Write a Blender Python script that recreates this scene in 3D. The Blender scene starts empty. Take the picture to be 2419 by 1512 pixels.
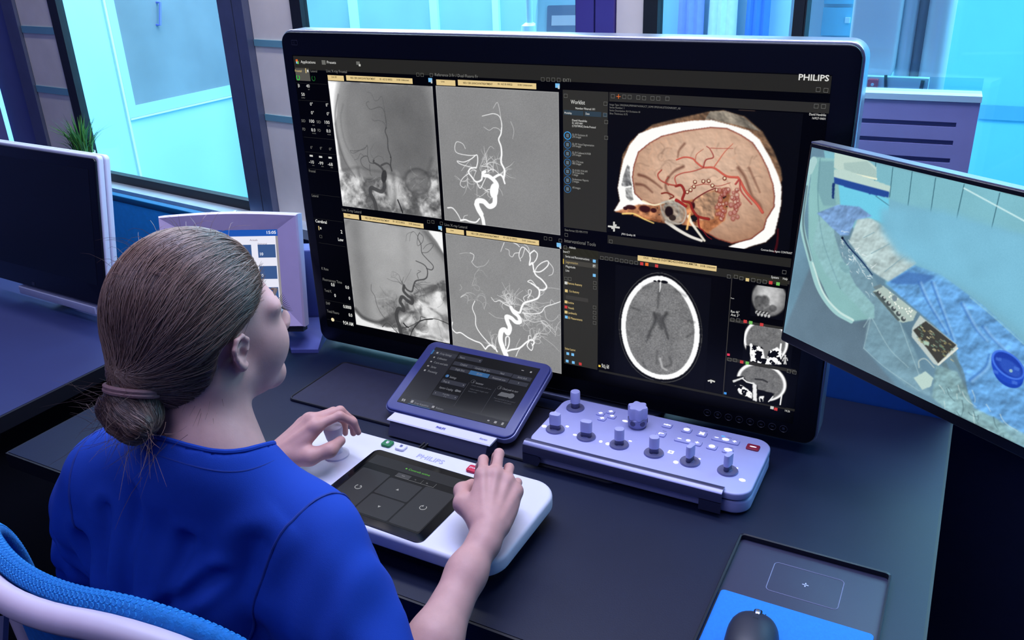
import bpy, math, random
import numpy as np
from mathutils import Vector, Matrix, Euler

random.seed(7)
rng = np.random.default_rng(7)
scene = bpy.context.scene
COL = scene.collection

# ------------------------------------------------------------------ camera
cam_data = bpy.data.cameras.new('camera')
cam_data.sensor_width = 36.0
cam_data.lens = 30.4346
cam_data.clip_start = 0.02
cam = bpy.data.objects.new('camera', cam_data)
COL.objects.link(cam)
CAM = np.array([[0.88407816, 0.16261125, -0.43813626],
                [0.46613760, -0.37400728, 0.80176947],
                [-0.03348942, -0.91305867, -0.40645089]])
cam.matrix_world = Matrix(((CAM[0, 0], -CAM[0, 1], -CAM[0, 2], 0.0),
                           (CAM[1, 0], -CAM[1, 1], -CAM[1, 2], 0.0),
                           (CAM[2, 0], -CAM[2, 1], -CAM[2, 2], 1.57),
                           (0, 0, 0, 1)))
scene.camera = cam
scene.view_settings.view_transform = 'Standard'
scene.view_settings.look = 'None'
scene.view_settings.exposure = 0.0
scene.view_settings.gamma = 1.0
scene.view_settings.use_curve_mapping = False

# ------------------------------------------------------------------ light
WALL_TURN = math.atan(-0.121)
world = bpy.data.worlds.new('world')
scene.world = world
world.use_nodes = True
bg = world.node_tree.nodes['Background']
bg.inputs[0].default_value = (0.05, 0.10, 0.22, 1)
bg.inputs[1].default_value = 0.10


def area(name, loc, rot, sx, sy, col, power, spread=None):
    l = bpy.data.lights.new(name, 'AREA')
    l.shape = 'RECTANGLE'
    l.size = sx
    l.size_y = sy
    l.color = col
    l.energy = power
    if spread:
        l.spread = math.radians(spread)
    o = bpy.data.objects.new(name, l)
    COL.objects.link(o)
    o.location = loc
    o.rotation_euler = rot
    return o


# control room: two dimmed lavender ceiling panels above the desk
area('ceiling_lamp_desk', (-0.55, 1.05, 2.66), (0, 0, 0), 1.3, 0.5, (0.60, 0.63, 1.0), 25)
area('ceiling_lamp_room', (-0.9, -0.55, 2.66), (0, 0, 0), 1.2, 1.2, (0.55, 0.60, 1.0), 15)
# unseen fill strip added along the window wall to brighten its posts
area('post_fill_light', (-1.25, 1.62, 2.66), (0, 0, WALL_TURN), 3.0, 0.08, (0.84, 0.88, 1.0), 36)
# examination room beyond the window: bright cyan working light
area('exam_lamp', (-2.4, 3.7, 2.64), (0, 0, 0), 2.6, 2.2, (0.52, 0.83, 1.0), 215)
area('exam_lamp_far', (0.6, 3.4, 2.64), (0, 0, 0), 2.0, 2.0, (0.40, 0.79, 1.0), 150)


# ------------------------------------------------------------------ helpers
def lin(c):
    c = np.asarray(c, float)
    return np.where(c <= 0.04045, c / 12.92, ((np.maximum(c, 0) + 0.055) / 1.055) ** 2.4)


def rgb(r, g, b):
    v = lin(np.array([r, g, b]) / 255.0)
    return (float(v[0]), float(v[1]), float(v[2]), 1.0)


MATS = {}


def mat(name, col, rough=0.5, metal=0.0, spec=0.5, noise=0.0, nscale=40.0, bump=0.0, bscale=200.0,
        coat=0.0, emit=None, estr=0.0, aniso_noise=None, sss=0.0, sheen=0.0):
    """principled material, its colour broken up by noise and its surface by a fine bump"""
    if name in MATS:
        return MATS[name]
    m = bpy.data.materials.new(name)
    m.use_nodes = True
    nt = m.node_tree
    b = nt.nodes['Principled BSDF']
    b.inputs['Base Color'].default_value = col
    b.inputs['Roughness'].default_value = rough
    b.inputs['Metallic'].default_value = metal
    b.inputs['Specular IOR Level'].default_value = spec
    b.inputs['Coat Weight'].default_value = coat
    b.inputs['Coat Roughness'].default_value = 0.1
    if sheen:
        b.inputs['Sheen Weight'].default_value = sheen
    if sss:
        b.inputs['Subsurface Weight'].default_value = sss
        b.inputs['Subsurface Radius'].default_value = (0.012, 0.005, 0.003)
        b.inputs['Subsurface Scale'].default_value = 1.0
    tc = nt.nodes.new('ShaderNodeTexCoord')
    if noise > 0:
        n = nt.nodes.new('ShaderNodeTexNoise')
        n.inputs['Scale'].default_value = nscale
        n.inputs['Detail'].default_value = 4
        nt.links.new(tc.outputs['Object'], n.inputs['Vector'])
        r = nt.nodes.new('ShaderNodeMapRange')
        r.inputs['From Min'].default_value = 0.3
        r.inputs['From Max'].default_value = 0.7
        r.inputs['To Min'].default_value = 1 - noise
        r.inputs['To Max'].default_value = 1 + noise
        nt.links.new(n.outputs['Fac'], r.inputs['Value'])
        mx = nt.nodes.new('ShaderNodeVectorMath')
        mx.operation = 'SCALE'
        mx.inputs[0].default_value = col[:3]
        nt.links.new(r.outputs['Result'], mx.inputs['Scale'])
        nt.links.new(mx.outputs['Vector'], b.inputs['Base Color'])
    if bump > 0:
        n2 = nt.nodes.new('ShaderNodeTexNoise')
        n2.inputs['Scale'].default_value = bscale
        n2.inputs['Detail'].default_value = 3
        src = tc.outputs['Object']
        if aniso_noise:
            mp = nt.nodes.new('ShaderNodeMapping')
            mp.inputs['Scale'].default_value = aniso_noise
            nt.links.new(src, mp.inputs['Vector'])
            src = mp.outputs['Vector']
        nt.links.new(src, n2.inputs['Vector'])
        bp = nt.nodes.new('ShaderNodeBump')
        bp.inputs['Strength'].default_value = bump
        bp.inputs['Distance'].default_value = 0.002
        nt.links.new(n2.outputs['Fac'], bp.inputs['Height'])
        nt.links.new(bp.outputs['Normal'], b.inputs['Normal'])
    if emit:
        b.inputs['Emission Color'].default_value = emit
        b.inputs['Emission Strength'].default_value = estr
    MATS[name] = m
    return m


def lit(name, r, g, b, s=1.0):
    """a patch of a lit display: shows the colour it is given"""
    c = rgb(r, g, b)
    return mat(name, (0.01, 0.01, 0.01, 1), 0.4, 0, 0.2, emit=c, estr=s)


def attr_mat(name):
    """display material that shows the colours stored with the picture grid"""
    if name in MATS:
        return MATS[name]
    m = bpy.data.materials.new(name)
    m.use_nodes = True
    nt = m.node_tree
    b = nt.nodes['Principled BSDF']
    b.inputs['Base Color'].default_value = (0.01, 0.01, 0.01, 1)
    b.inputs['Roughness'].default_value = 0.4
    b.inputs['Specular IOR Level'].default_value = 0.2
    a = nt.nodes.new('ShaderNodeAttribute')
    a.attribute_name = 'picture'
    nt.links.new(a.outputs['Color'], b.inputs['Emission Color'])
    b.inputs['Emission Strength'].default_value = 1.0
    MATS[name] = m
    return m


def glass_mat(name, tint, refl=0.05, rough=0.02):
    if name in MATS:
        return MATS[name]
    m = bpy.data.materials.new(name)
    m.use_nodes = True
    nt = m.node_tree
    nt.nodes.clear()
    out = nt.nodes.new('ShaderNodeOutputMaterial')
    tr = nt.nodes.new('ShaderNodeBsdfTransparent')
    tr.inputs[0].default_value = tint
    gl = nt.nodes.new('ShaderNodeBsdfGlossy')
    gl.inputs['Roughness'].default_value = rough
    mx = nt.nodes.new('ShaderNodeMixShader')
    mx.inputs[0].default_value = refl
    nt.links.new(tr.outputs[0], mx.inputs[1])
    nt.links.new(gl.outputs[0], mx.inputs[2])
    nt.links.new(mx.outputs[0], out.inputs[0])
    MATS[name] = m
    return m


class MB:
    """collects shapes that become ONE mesh object"""

    def __init__(self):
        self.v = []
        self.f = []

    def add(self, vs, fs):
        n = len(self.v)
        self.v += [tuple(p) for p in vs]
        self.f += [tuple(i + n for i in q) for q in fs]
        return self

    def box(self, x0, x1, y0, y1, z0, z1):
        vs = [(x, y, z) for z in (z0, z1) for y in (y0, y1) for x in (x0, x1)]
        return self.add(vs, [(0, 2, 3, 1), (4, 5, 7, 6), (0, 1, 5, 4), (2, 6, 7, 3), (0, 4, 6, 2), (1, 3, 7, 5)])

    def loops(self, rings, cap0=True, cap1=True, closed=False):
        """skin a list of equal-length rings"""
        n = len(rings[0])
        base = len(self.v)
        for r in rings:
            self.v += [tuple(p) for p in r]
        m = len(rings)
        for i in range(m if closed else m - 1):
            a = base + i * n
            b = base + ((i + 1) % m) * n
            for j in range(n):
                k = (j + 1) % n
                self.f.append((a + j, a + k, b + k, b + j))
        if not closed:
            if cap0:
                self.f.append(tuple(base + j for j in reversed(range(n))))
            if cap1:
                self.f.append(tuple(base + (m - 1) * n + j for j in range(n)))
        return self

    def rslab(self, w, h, z0, z1, r, bev=0.0, seg=6, cx=0.0, cy=0.0, bev_bottom=None):
        """slab with rounded corners: outline in x,y, thickness in z, edges rounded by bev"""
        if bev_bottom is None:
            bev_bottom = bev

        def ring(inset, z):
            return [(cx + x, cy + y, z) for x, y in rrect(w - 2 * inset, h - 2 * inset, max(r - inset, 1e-4), seg)]
        rings = []
        ns = 4
        if bev_bottom > 0:
            for i in range(ns + 1):
                a = math.pi / 2 * i / ns
                rings.append(ring(bev_bottom * (1 - math.sin(a)), z0 + bev_bottom * (1 - math.cos(a))))
        else:
            rings.append(ring(0, z0))
        if bev > 0:
            for i in range(ns + 1):
                a = math.pi / 2 * i / ns
                rings.append(ring(bev * (1 - math.cos(a)), z1 - bev * (1 - math.sin(a))))
        else:
            rings.append(ring(0, z1))
        return self.loops(rings)

    def lathe(self, prof, n=24, c=(0, 0, 0)):
        """prof: list of (radius, z) from bottom to top"""
        rings = [[(c[0] + r * math.cos(2 * math.pi * j / n), c[1] + r * math.sin(2 * math.pi * j / n), c[2] + z)
                  for j in range(n)] for r, z in prof]
        return self.loops(rings)

    def tube(self, pts, rad, n=8, closed=False, flat=1.0):
        pts = [Vector(p) for p in pts]
        m = len(pts)
        rs = rad if hasattr(rad, '__len__') else [rad] * m
        rings = []
        up = None
        for i, p in enumerate(pts):
            a = pts[(i - 1) % m] if (closed or i > 0) else pts[i]
            b = pts[(i + 1) % m] if (closed or i < m - 1) else pts[i]
            t = (b - a)
            if t.length < 1e-9:
                t = Vector((0, 0, 1))
            t.normalize()
            if up is None:
                up = Vector((0, 0, 1)) if abs(t.z) < 0.9 else Vector((0, 1, 0))
            s = t.cross(up)
            if s.length < 1e-6:
                s = t.cross(Vector((1, 0.1, 0)))
            s.normalize()
            up = s.cross(t).normalized()
            rings.append([p + (s * math.cos(2 * math.pi * j / n) + up * flat * math.sin(2 * math.pi * j / n)) * rs[i]
                          for j in range(n)])
        return self.loops(rings, closed=closed)

    def prism(self, poly, z0, z1):
        n = len(poly)
        return self.loops([[(x, y, z0) for x, y in poly], [(x, y, z1) for x, y in poly]])

    def build(self, name, material, parent=None, smooth=False, loc=None, rot=None):
        me = bpy.data.meshes.new(name)
        me.from_pydata(self.v, [], self.f)
        me.update()
        return link(name, me, material, parent, smooth, loc, rot)


def rrect(w, h, r, seg=6):
    r = min(r, w / 2 - 1e-6, h / 2 - 1e-6)
    out = []
    for cx, cy, a0 in ((w / 2 - r, h / 2 - r, 0), (-w / 2 + r, h / 2 - r, 90), (-w / 2 + r, -h / 2 + r, 180), (w / 2 - r, -h / 2 + r, 270)):
        for i in range(seg + 1):
            a = math.radians(a0 + 90 * i / seg)
            out.append((cx + r * math.cos(a), cy + r * math.sin(a)))
    return out


def link(name, me, material, parent=None, smooth=False, loc=None, rot=None):
    o = bpy.data.objects.new(name, me)
    COL.objects.link(o)
    if material is not None:
        me.materials.append(material)
    if parent is not None:
        o.parent = parent
    if loc is not None:
        o.location = loc
    if rot is not None:
        o.rotation_euler = rot
    if smooth:
        smooth_by_angle(me, 40)
    return o


def smooth_by_angle(me, deg):
    me.polygons.foreach_set('use_smooth', [True] * len(me.polygons))
    try:
        me.set_sharp_from_angle(angle=math.radians(deg))
    except Exception:
        pass


def tag(o, label=None, cat=None, group=None, kind=None):
    if label:
        o['label'] = label
    if cat:
        o['category'] = cat
    if group:
        o['group'] = group
    if kind:
        o['kind'] = kind
    return o


def thing(name, label, cat, loc=(0, 0, 0), rot=(0, 0, 0), group=None):
    o = bpy.data.objects.new(name, None)
    o.empty_display_size = 0.05
    COL.objects.link(o)
    o.location = loc
    o.rotation_euler = rot
    return tag(o, label, cat, group)


def struct(name, mb, m, parent=None, loc=None, rot=None, smooth=False):
    o = mb.build(name, m, parent, smooth, loc, rot)
    if parent is None:
        o['kind'] = 'structure'
    return o


def bar(p0, p1, w, t):
    """square bar from p0 to p1"""
    return MB().tube([p0, p1], [w, w], 4, flat=t / w)
# ================================================================== room shell
DESK = 0.75
M_floor = mat('floor_dark_vinyl', rgb(13, 19, 36), 0.6, noise=0.15, nscale=8)
M_wall = mat('wall_navy_paint', rgb(92, 92, 150), 0.7, noise=0.05, nscale=12)
M_ceil = mat('ceiling_paint', rgb(120, 125, 160), 0.8)
M_cyan = mat('exam_wall_paint', rgb(184, 224, 238), 0.6, noise=0.02, nscale=4)
M_cyan2 = mat('exam_wall_deep', rgb(120, 205, 235), 0.55, noise=0.02, nscale=4)
M_alu = mat('brushed_aluminium', rgb(190, 200, 212), 0.32, 0.4, noise=0.10, nscale=14, bump=0.15, bscale=60, aniso_noise=(1, 1, 0.02))
M_cream = mat('cream_post_laminate', rgb(240, 226, 212), 0.5, noise=0.06, nscale=10)
M_black = mat('black_rubber', rgb(18, 20, 28), 0.5)
M_darkmetal = mat('dark_steel', rgb(104, 110, 134), 0.34, 0.6, noise=0.08, nscale=20)
M_glass = glass_mat('window_glass', (0.93, 0.98, 1.0, 1), 0.04)
M_greypane = mat('grey_lead_glass', rgb(140, 150, 158), 0.3, 0, 0.5, noise=0.16, nscale=2.2)

# window wall: turned a few degrees to the desk, frame origin at its own corner
WR = math.atan(-0.121)
wall = bpy.data.objects.new('wall_window', None)


def wl(x, y, z=0.0):
    """wall-local point to world"""
    c, s = math.cos(WR), math.sin(WR)
    return (-1.8 + c * x - s * y, 1.93 + s * x + c * y, z)


def on_wall(b):
    mb = MB()
    mb.v = [wl(*p) for p in b.v]
    mb.f = b.f
    return mb


struct('floor', MB().box(-5.2, 2.4, -2.2, 6.4, -0.05, 0.0), M_floor)
struct('ceiling', MB().box(-5.2, 2.4, -2.2, 6.4, 2.70, 2.75), M_ceil)
struct('wall_back', MB().box(-3.6, 2.4, -2.2, -2.1, 0.0, 2.70), M_wall)
struct('wall_right', MB().box(2.2, 2.3, -2.1, 1.42, 0.0, 2.70), M_wall)
struct('wall_left', MB().box(-3.5, -3.4, -2.1, 2.1, 0.0, 2.70), M_wall)

# parapet under the windows with its aluminium sill, solid wall at the left end
struct('wall_window', on_wall(MB().box(-1.62, 4.05, 0.0, 0.03, 0.0, 0.77)), mat('parapet_paint', rgb(30, 40, 72), 0.6, noise=0.05))
WIN0 = 0.831      # underside of the glass
sill = on_wall(MB().box(-1.62, 4.05, -0.066, 0.03, 0.77, 0.800))
so = struct('trim_sill', sill, M_alu)
for k, sx in enumerate((-0.23, 0.45, 1.3)):
    MB().lathe([(0.007, 0), (0.007, 0.0015), (0.004, 0.0025)], 12, wl(sx, -0.040, 0.800)).build('screw_cap', M_alu, so, True)
struct('wall_window_side', on_wall(MB().box(-1.62, -1.41, 0.0, 0.03, 0.786, 2.70)), M_wall)
struct('wall_window_head', on_wall(MB().box(-1.41, 4.05, 0.0, 0.03, 2.35, 2.70)), M_wall)


def post(n, x0, x1, y0, y1, m, z0=0.800, z1=2.35):
    return struct('trim_%d' % n, on_wall(MB().box(x0, x1, y0, y1, z0, z1)), m)


# window openings along the wall (wall-local x): glass edges and frame widths left, right
wins = [(1, -1.049, -0.168, 0.054, 0.001), (2, 0.156, 1.009, 0.040, 0.001), (3, 1.202, 1.478, 0.032, 0.020), (4, 1.502, 3.9, 0.003, 0.03)]
for n, a, b, fl, frr in wins:
    fr = MB()
    fr.box(a - fl, a, -0.012, 0.014, 0.800, 2.35).box(b, b + frr, -0.012, 0.014, 0.800, 2.35)
    fr.box(a, b, -0.012, 0.014, 0.800, WIN0).box(a, b, -0.012, 0.014, 2.30, 2.35)
    w = struct('window_%d' % n, on_wall(fr), M_black)
    on_wall(MB().box(a, b, 0.002, 0.010, WIN0, 2.30)).build('pane', M_glass, w)
# posts between the windows: cream face, steel cover strips, crossbands
post(1, -1.405, -1.325, -0.020, 0.016, M_darkmetal)
p2 = post(2, -1.323, -1.105, -0.008, 0.016, M_cream)
post(3, -0.166, -0.105, -0.030, 0.016, M_darkmetal)
post(4, -0.101, -0.058, -0.030, 0.016, M_darkmetal)
p5 = post(5, -0.057, 0.115, -0.006, 0.016, M_cream)
post(6, 1.011, 1.055, -0.014, 0.016, mat('violet_steel', rgb(86, 70, 150), 0.3, 0.4))
post(7, 1.059, 1.103, -0.014, 0.016, mat('violet_steel', rgb(86, 70, 150), 0.3, 0.4))
post(8, 1.105, 1.169, -0.006, 0.016, M_cream)
M_band = mat('teal_band', rgb(120, 175, 185), 0.4, 0.2)
for z in (1.095, 1.305):
    on_wall(MB().box(-1.322, -1.106, -0.011, -0.004, z, z + 0.024)).build('crossband', M_band, p2)
    on_wall(MB().box(-0.056, 0.114, -0.009, -0.002, z, z + 0.018)).build('crossband', M_band, p5)

# ------------------------------------------------------------------ examination room beyond the glass
struct('wall_exam_left', MB().box(-4.45, -4.35, 2.05, 6.2, 0.0, 2.70), M_cyan)
struct('wall_exam_far', MB().box(-4.35, 2.3, 5.9, 6.0, 0.0, 2.70), M_cyan2)
struct('wall_exam_right', MB().box(2.2, 2.3, 1.42, 5.9, 0.0, 2.70), M_cyan)
struct('floor_exam', MB().box(-4.35, 2.2, 2.15, 5.9, 0.0, 0.012), mat('exam_floor', rgb(120, 190, 205), 0.4, noise=0.04, nscale=5))

# glazed door leaf on the left exam wall
d = thing('sliding_door', 'pale cyan sliding door with a grey leaded pane beyond the left window', 'door', (-4.35, 2.3, 0.012))
MB().box(0.0, 0.05, 0.0, 2.9, 0.0, 2.2).build('leaf', M_cyan, d)
MB().box(0.05, 0.056, 1.138, 2.70, 0.735, 2.05).build('glazing', M_greypane, d)
fr = MB()
for a in ((1.085, 1.138, 0.672, 2.1), (2.70, 2.78, 0.672, 2.1), (1.138, 2.70, 0.672, 0.735), (1.138, 2.70, 2.05, 2.1)):
    fr.box(0.05, 0.062, a[0], a[1], a[2], a[3])
fr.build('glazing_frame', mat('door_frame_cyan', rgb(185, 235, 245), 0.4), d)
M_strip = mat('pale_strip', rgb(235, 252, 255), 0.35)
MB().box(0.05, 0.066, 1.066, 1.080, 0.0, 2.2).build('edge_strip', M_strip, d)
MB().box(0.05, 0.066, 1.085, 2.78, 0.660, 0.670).build('edge_strip', M_strip, d)
for y, z in ((1.40, 1.15), (2.05, 1.02)):
    MB().tube([(0.054, y, z), (0.085, y, z), (0.085, y + 0.03, z + 0.12), (0.054, y + 0.03, z + 0.12)], 0.007, 8).build('handle', mat('lilac_handle', rgb(120, 130, 235), 0.3), d, True)

# row of tall grey-cyan wall panels with bright uprights
pan = thing('panel_wall', 'grey-cyan panelled partition with bright uprights beyond the middle window', 'partition', (0, 4.0, 0.012))
xs = [(-3.62, .05), (-3.09, .05), (-2.57, .045), (-2.206, .035), (-1.62, .04)]
for i in range(4):
    MB().box(xs[i][0] + xs[i][1] / 2, xs[i + 1][0] - xs[i + 1][1] / 2, 0.0, 0.03, 0.03, 2.3).build('panel', mat('panel_greycyan', rgb(150, 196, 200), 0.35, noise=0.08, nscale=3), pan)
for x, w_ in xs:
    MB().box(x - w_ / 2, x + w_ / 2, -0.02, 0.05, 0.0, 2.35).build('upright', mat('bright_upright', rgb(200, 246, 252), 0.4), pan)

# drip stand and tilted patient monitor beyond the middle window
iv = thing('drip_stand', 'thin white drip stand with hanging tubes beside the patient monitor', 'drip stand', (-1.52, 3.0, 0.012))
M_dw = mat('drip_white', rgb(205, 240, 250), 0.3)
for k in range(5):
    a = 2 * math.pi * k / 5
    MB().tube([(0, 0, 0.08), (0.20 * math.cos(a), 0.20 * math.sin(a), 0.03)], 0.012, 8).build('leg', M_dw, iv, True)
MB().tube([(0, 0, 0.06), (0, 0, 1.9)], 0.012, 10).build('pole', M_dw, iv, True)
MB().tube([(-0.12, 0, 1.84), (-0.1, 0, 1.9), (0.1, 0, 1.9), (0.12, 0, 1.84)], 0.006, 8).build('hook', M_dw, iv, True)
MB().lathe([(0.02, 0), (0.034, 0.02), (0.03, 0.05), (0.016, 0.06)], 14, (0, 0, 1.20)).build('clamp', M_dw, iv, True)
for sx in (0.03, 0.075):
    MB().tube([(sx, 0.0, 1.86), (sx + 0.02, 0.01, 1.5), (sx, 0.0, 1.25), (sx + 0.02, 0.0, 0.9)], 0.006, 8).build('hose', M_dw, iv, True)
pm = thing('patient_monitor', 'pale cyan patient monitor with a grey screen beyond the middle window', 'monitor', (-1.13, 2.62, 0.012), (0, 0, math.radians(14)))
MB().lathe([(0.16, 0), (0.16, 0.02), (0.03, 0.05), (0.022, 0.08), (0.022, 1.10)], 20).build('stand', M_dw, pm, True)
PMR = (math.radians(76), 0, math.radians(0))
MB().rslab(0.34, 0.30, -0.03, 0.03, 0.02, 0.008).build('housing', mat('monitor_cyan', rgb(165, 230, 242), 0.4), pm, True, (0.02, -0.03, 1.24), PMR)
MB().rslab(0.27, 0.22, 0.031, 0.033, 0.006).build('screen', mat('grey_display', rgb(120, 150, 175), 0.3), pm, False, (0.02, -0.03, 1.24), PMR)
for (x0, x1, y0, y1) in ((-0.12, -0.03, 0.05, 0.08), (-0.12, -0.06, 0.0, 0.03), (-0.04, -0.01, 0.0, 0.03), (-0.12, -0.04, -0.04, -0.015), (-0.11, -0.07, -0.08, -0.06)):
    MB().box(x0, x1, y0, y1, 0.0331, 0.0338).build('readout', mat('readout_white', rgb(225, 240, 245), 0.4), pm, False, (0.02, -0.03, 1.24), PMR)

# aprons hanging on a rail beyond the narrow window
rail = thing('apron_rail', 'pale board with a white rail for aprons beyond the narrow window', 'rail', (-1.56, 4.30, 0.012))
MB().box(0.0, 1.0, 0.06, 0.10, 0.0, 2.3).build('board', mat('pale_board', rgb(150, 190, 215), 0.6), rail)
MB().tube([(0.02, 0.0, 1.55), (0.98, 0.0, 1.55)], 0.012, 8).build('bar', M_dw, rail, True)
for x in (0.06, 0.94):
    MB().tube([(x, 0.0, 1.55), (x, 0.06, 1.55)], 0.010, 8).build('bracket', M_dw, rail, True)
for i, (x, w, c, nm, lb) in enumerate(((-1.305, 0.15, (120, 130, 225), 'violet_cloth', 'violet-blue apron hanging left on the rail beyond the narrow window'),
                                       (-1.15, 0.16, (190, 205, 235), 'pale_cloth', 'pale blue apron hanging in the middle of the rail beyond the narrow window'),
                                       (-0.985, 0.13, (45, 105, 195), 'blue_cloth', 'deep blue apron hanging right on the rail beyond the narrow window'))):
    ap = MB()
    rings = []
    for z, s in ((1.53, 0.45), (1.44, 0.8), (1.2, 0.85), (0.8, 0.9), (0.55, 0.95)):
        rings.append([(w * s * math.cos(2 * math.pi * j / 20) * 0.5, (0.025 + 0.010 * math.cos(4 * math.pi * j / 5)) * math.sin(2 * math.pi * j / 20), z) for j in range(20)])
    ap.loops(list(reversed(rings)))
    o = ap.build('apron', mat(nm, rgb(*c), 0.8, noise=0.05), None, True, (x, 4.30, 0))
    tag(o, lb, 'apron', 'aprons on the rail')

# cabinet, column and fittings beyond the right window
cb = thing('wall_cabinet', 'pale cyan cupboard with stacked doors beyond the right window', 'cabinet', (-0.53, 2.72, 0.012))
MB().box(0.0, 0.185, 0.0, 0.35, 0.0, 2.2).build('body', M_cyan, cb)
for z0, z1 in ((0.05, 0.62), (0.64, 1.255), (1.265, 1.34), (1.35, 1.9)):
    dd = MB().box(0.092, 0.174, -0.014, 0.0, z0, z1).build('door', M_cyan2, cb)
    MB().box(0.155, 0.168, -0.024, -0.014, z1 - 0.04, z1 - 0.025).build('handle', M_dw, dd)
ca = thing('column_unit', 'white rounded equipment panel on twin columns beyond the right window', 'equipment', (-0.285, 2.60, 0.012))
MB().rslab(0.125, 1.0, 0, 0.04, 0.05, 0.012).build('panel', mat('white_panel', rgb(205, 228, 238), 0.4), ca, True, (0, 0.05, 1.648), (math.radians(90), 0, 0))
for x, r_, c in ((0.078, 0.022, (190, 215, 228)), (0.112, 0.014, (96, 112, 130)), (0.155, 0.034, (205, 230, 238))):
    MB().tube([(x, 0.06, 0.0), (x, 0.06, 2.65)], r_, 16).build('column', mat('column_%d' % c[0], rgb(*c), 0.35, 0.2), ca, True)
MB().tube([(0.050, -0.055, 1.185), (0.055, -0.060, 1.15), (0.050, -0.055, 1.10)], 0.004, 8).build('cable', M_black, ca, True)
MB().tube([(0.142, -0.055, 1.175), (0.140, -0.060, 1.14), (0.136, -0.055, 1.11)], 0.005, 8).build('cable', M_black, ca, True)
rb = thing('alarm_box', 'small red box fixed to the low wall beyond the right window', 'alarm box', (-0.264, 2.553, 1.167))
MB().rslab(0.026, 0.038, 0, 0.018, 0.003, 0.002).build('case', mat('alarm_red', rgb(190, 50, 72), 0.4), rb, True, None, (math.radians(90), 0, 0))
MB().lathe([(0.004, 0), (0.004, 0.003)], 10).build('button', M_dw, rb, True, (0, -0.018, 0.006), (math.radians(90), 0, 0))
struct('wall_exam_stub', MB().box(-0.40, -0.13, 2.555, 2.585, 0.012, 1.19), M_cyan)
struct('trim_9', MB().box(0.0, 2.2, 5.88, 5.90, 0.475, 0.555), mat('dado_blue', rgb(95, 170, 205), 0.5))
# ================================================================== desks and partitions
M_desk = mat('desk_navy_laminate', rgb(19, 28, 54), 0.46, 0, 0.32, noise=0.10, nscale=5, bump=0.06, bscale=500)
M_deskedge = mat('desk_black_edge', rgb(16, 18, 30), 0.5)
M_desk2 = mat('side_desk_laminate', rgb(46, 53, 100), 0.5, 0, 0.4, noise=0.06, nscale=4)
M_blue = mat('blue_felt_screen', rgb(14, 150, 236), 0.85, noise=0.06, nscale=60, bump=0.1, bscale=400)
M_lav = mat('lavender_plastic', rgb(214, 214, 232), 0.42, noise=0.02, nscale=30)
M_white = mat('white_console_plastic', rgb(226, 227, 242), 0.4, noise=0.015, nscale=30, bump=0.03, bscale=900)
M_gloss = mat('black_glass', rgb(8, 9, 14), 0.12, 0, 0.45)
M_bezel = mat('navy_black_bezel', rgb(9, 11, 22), 0.3, 0, 0.4)
M_screenoff = mat('screen_off', rgb(16, 19, 27), 0.3, 0, 0.35)
M_silver = mat('silver_rim', rgb(190, 192, 205), 0.28, 0.8)
M_mat = mat('desk_mat_rubber', rgb(34, 36, 62), 0.75, noise=0.08, nscale=60, bump=0.1, bscale=800)

dk = thing('control_desk', 'dark navy control desk with black edge in front of the seated person', 'desk', (0, 0, 0))
MB().box(-1.446, 0.045, 0.738, 1.54, DESK - 0.028, DESK).build('worktop', M_desk, dk)
MB().box(-1.449, 0.048, 0.734, 0.738, DESK - 0.03, DESK - 0.001).build('front_edge', M_deskedge, dk)
MB().box(0.045, 0.049, 0.738, 1.54, DESK - 0.03, DESK - 0.001).build('side_edge', M_deskedge, dk)
MB().box(-1.45, -1.446, 0.738, 1.54, DESK - 0.03, DESK - 0.001).build('side_edge', M_deskedge, dk)
for x in (-1.40, -0.02):
    MB().box(x - 0.02, x + 0.02, 0.86, 1.50, 0.0, DESK - 0.028).build('leg', M_deskedge, dk)
MB().box(-1.38, -0.04, 1.44, 1.46, 0.25, DESK - 0.028).build('modesty_panel', M_deskedge, dk)
ds = thing('side_desk', 'plain dark blue side desk carrying the switched-off monitor', 'desk', (0, 0, 0))
MB().box(-3.2, -1.586, 0.25, 1.46, DESK - 0.03, DESK).build('worktop', M_desk2, ds)
MB().box(-1.586, -1.58, 0.25, 1.46, DESK - 0.032, DESK - 0.001).build('side_edge', M_deskedge, ds)
for x in (-3.1, -1.66):
    MB().box(x - 0.02, x + 0.02, 0.32, 1.42, 0.0, DESK - 0.03).build('leg', M_deskedge, ds)
# felt screens behind the desks
UPR = (math.radians(90), 0, 0)
fs = thing('desk_screen', 'bright blue felt desk screen in front of the left window sill', 'desk screen', wl(-1.50, -0.10, 0), (0, 0, WR))
FL = 1.50 - 0.075
MB().rslab(FL, 0.78, -0.010, 0.010, 0.02, 0.004).build('felt_panel', M_blue, fs, True, (FL / 2, 0, 0.39), UPR)
MB().rslab(FL - 0.02, 0.022, -0.013, 0.013, 0.010, 0.003).build('top_rail', mat('teal_rail', rgb(0, 92, 140), 0.5), fs, True, (FL / 2 - 0.01, 0, 0.786), UPR)
for x in (0.15, 1.2):
    MB().box(x - 0.10, x + 0.10, -0.08, 0.035, 0.0, 0.01).build('foot', M_deskedge, fs)
fs2 = thing('desk_screen', 'deep blue felt desk screen behind the right end of the control desk', 'desk screen', (-0.45, 1.558, 0))
MB().rslab(0.50, 0.95, -0.012, 0.012, 0.02, 0.006).build('felt_panel', mat('blue_felt_deep', rgb(10, 84, 175), 0.85, noise=0.05, nscale=60), fs2, True, (0.25, 0, 0.475), (math.radians(90), 0, 0))
for x in (0.12, 0.40):
    MB().box(x - 0.08, x + 0.08, -0.03, 0.03, 0.0, 0.01).build('foot', M_deskedge, fs2)

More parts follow.
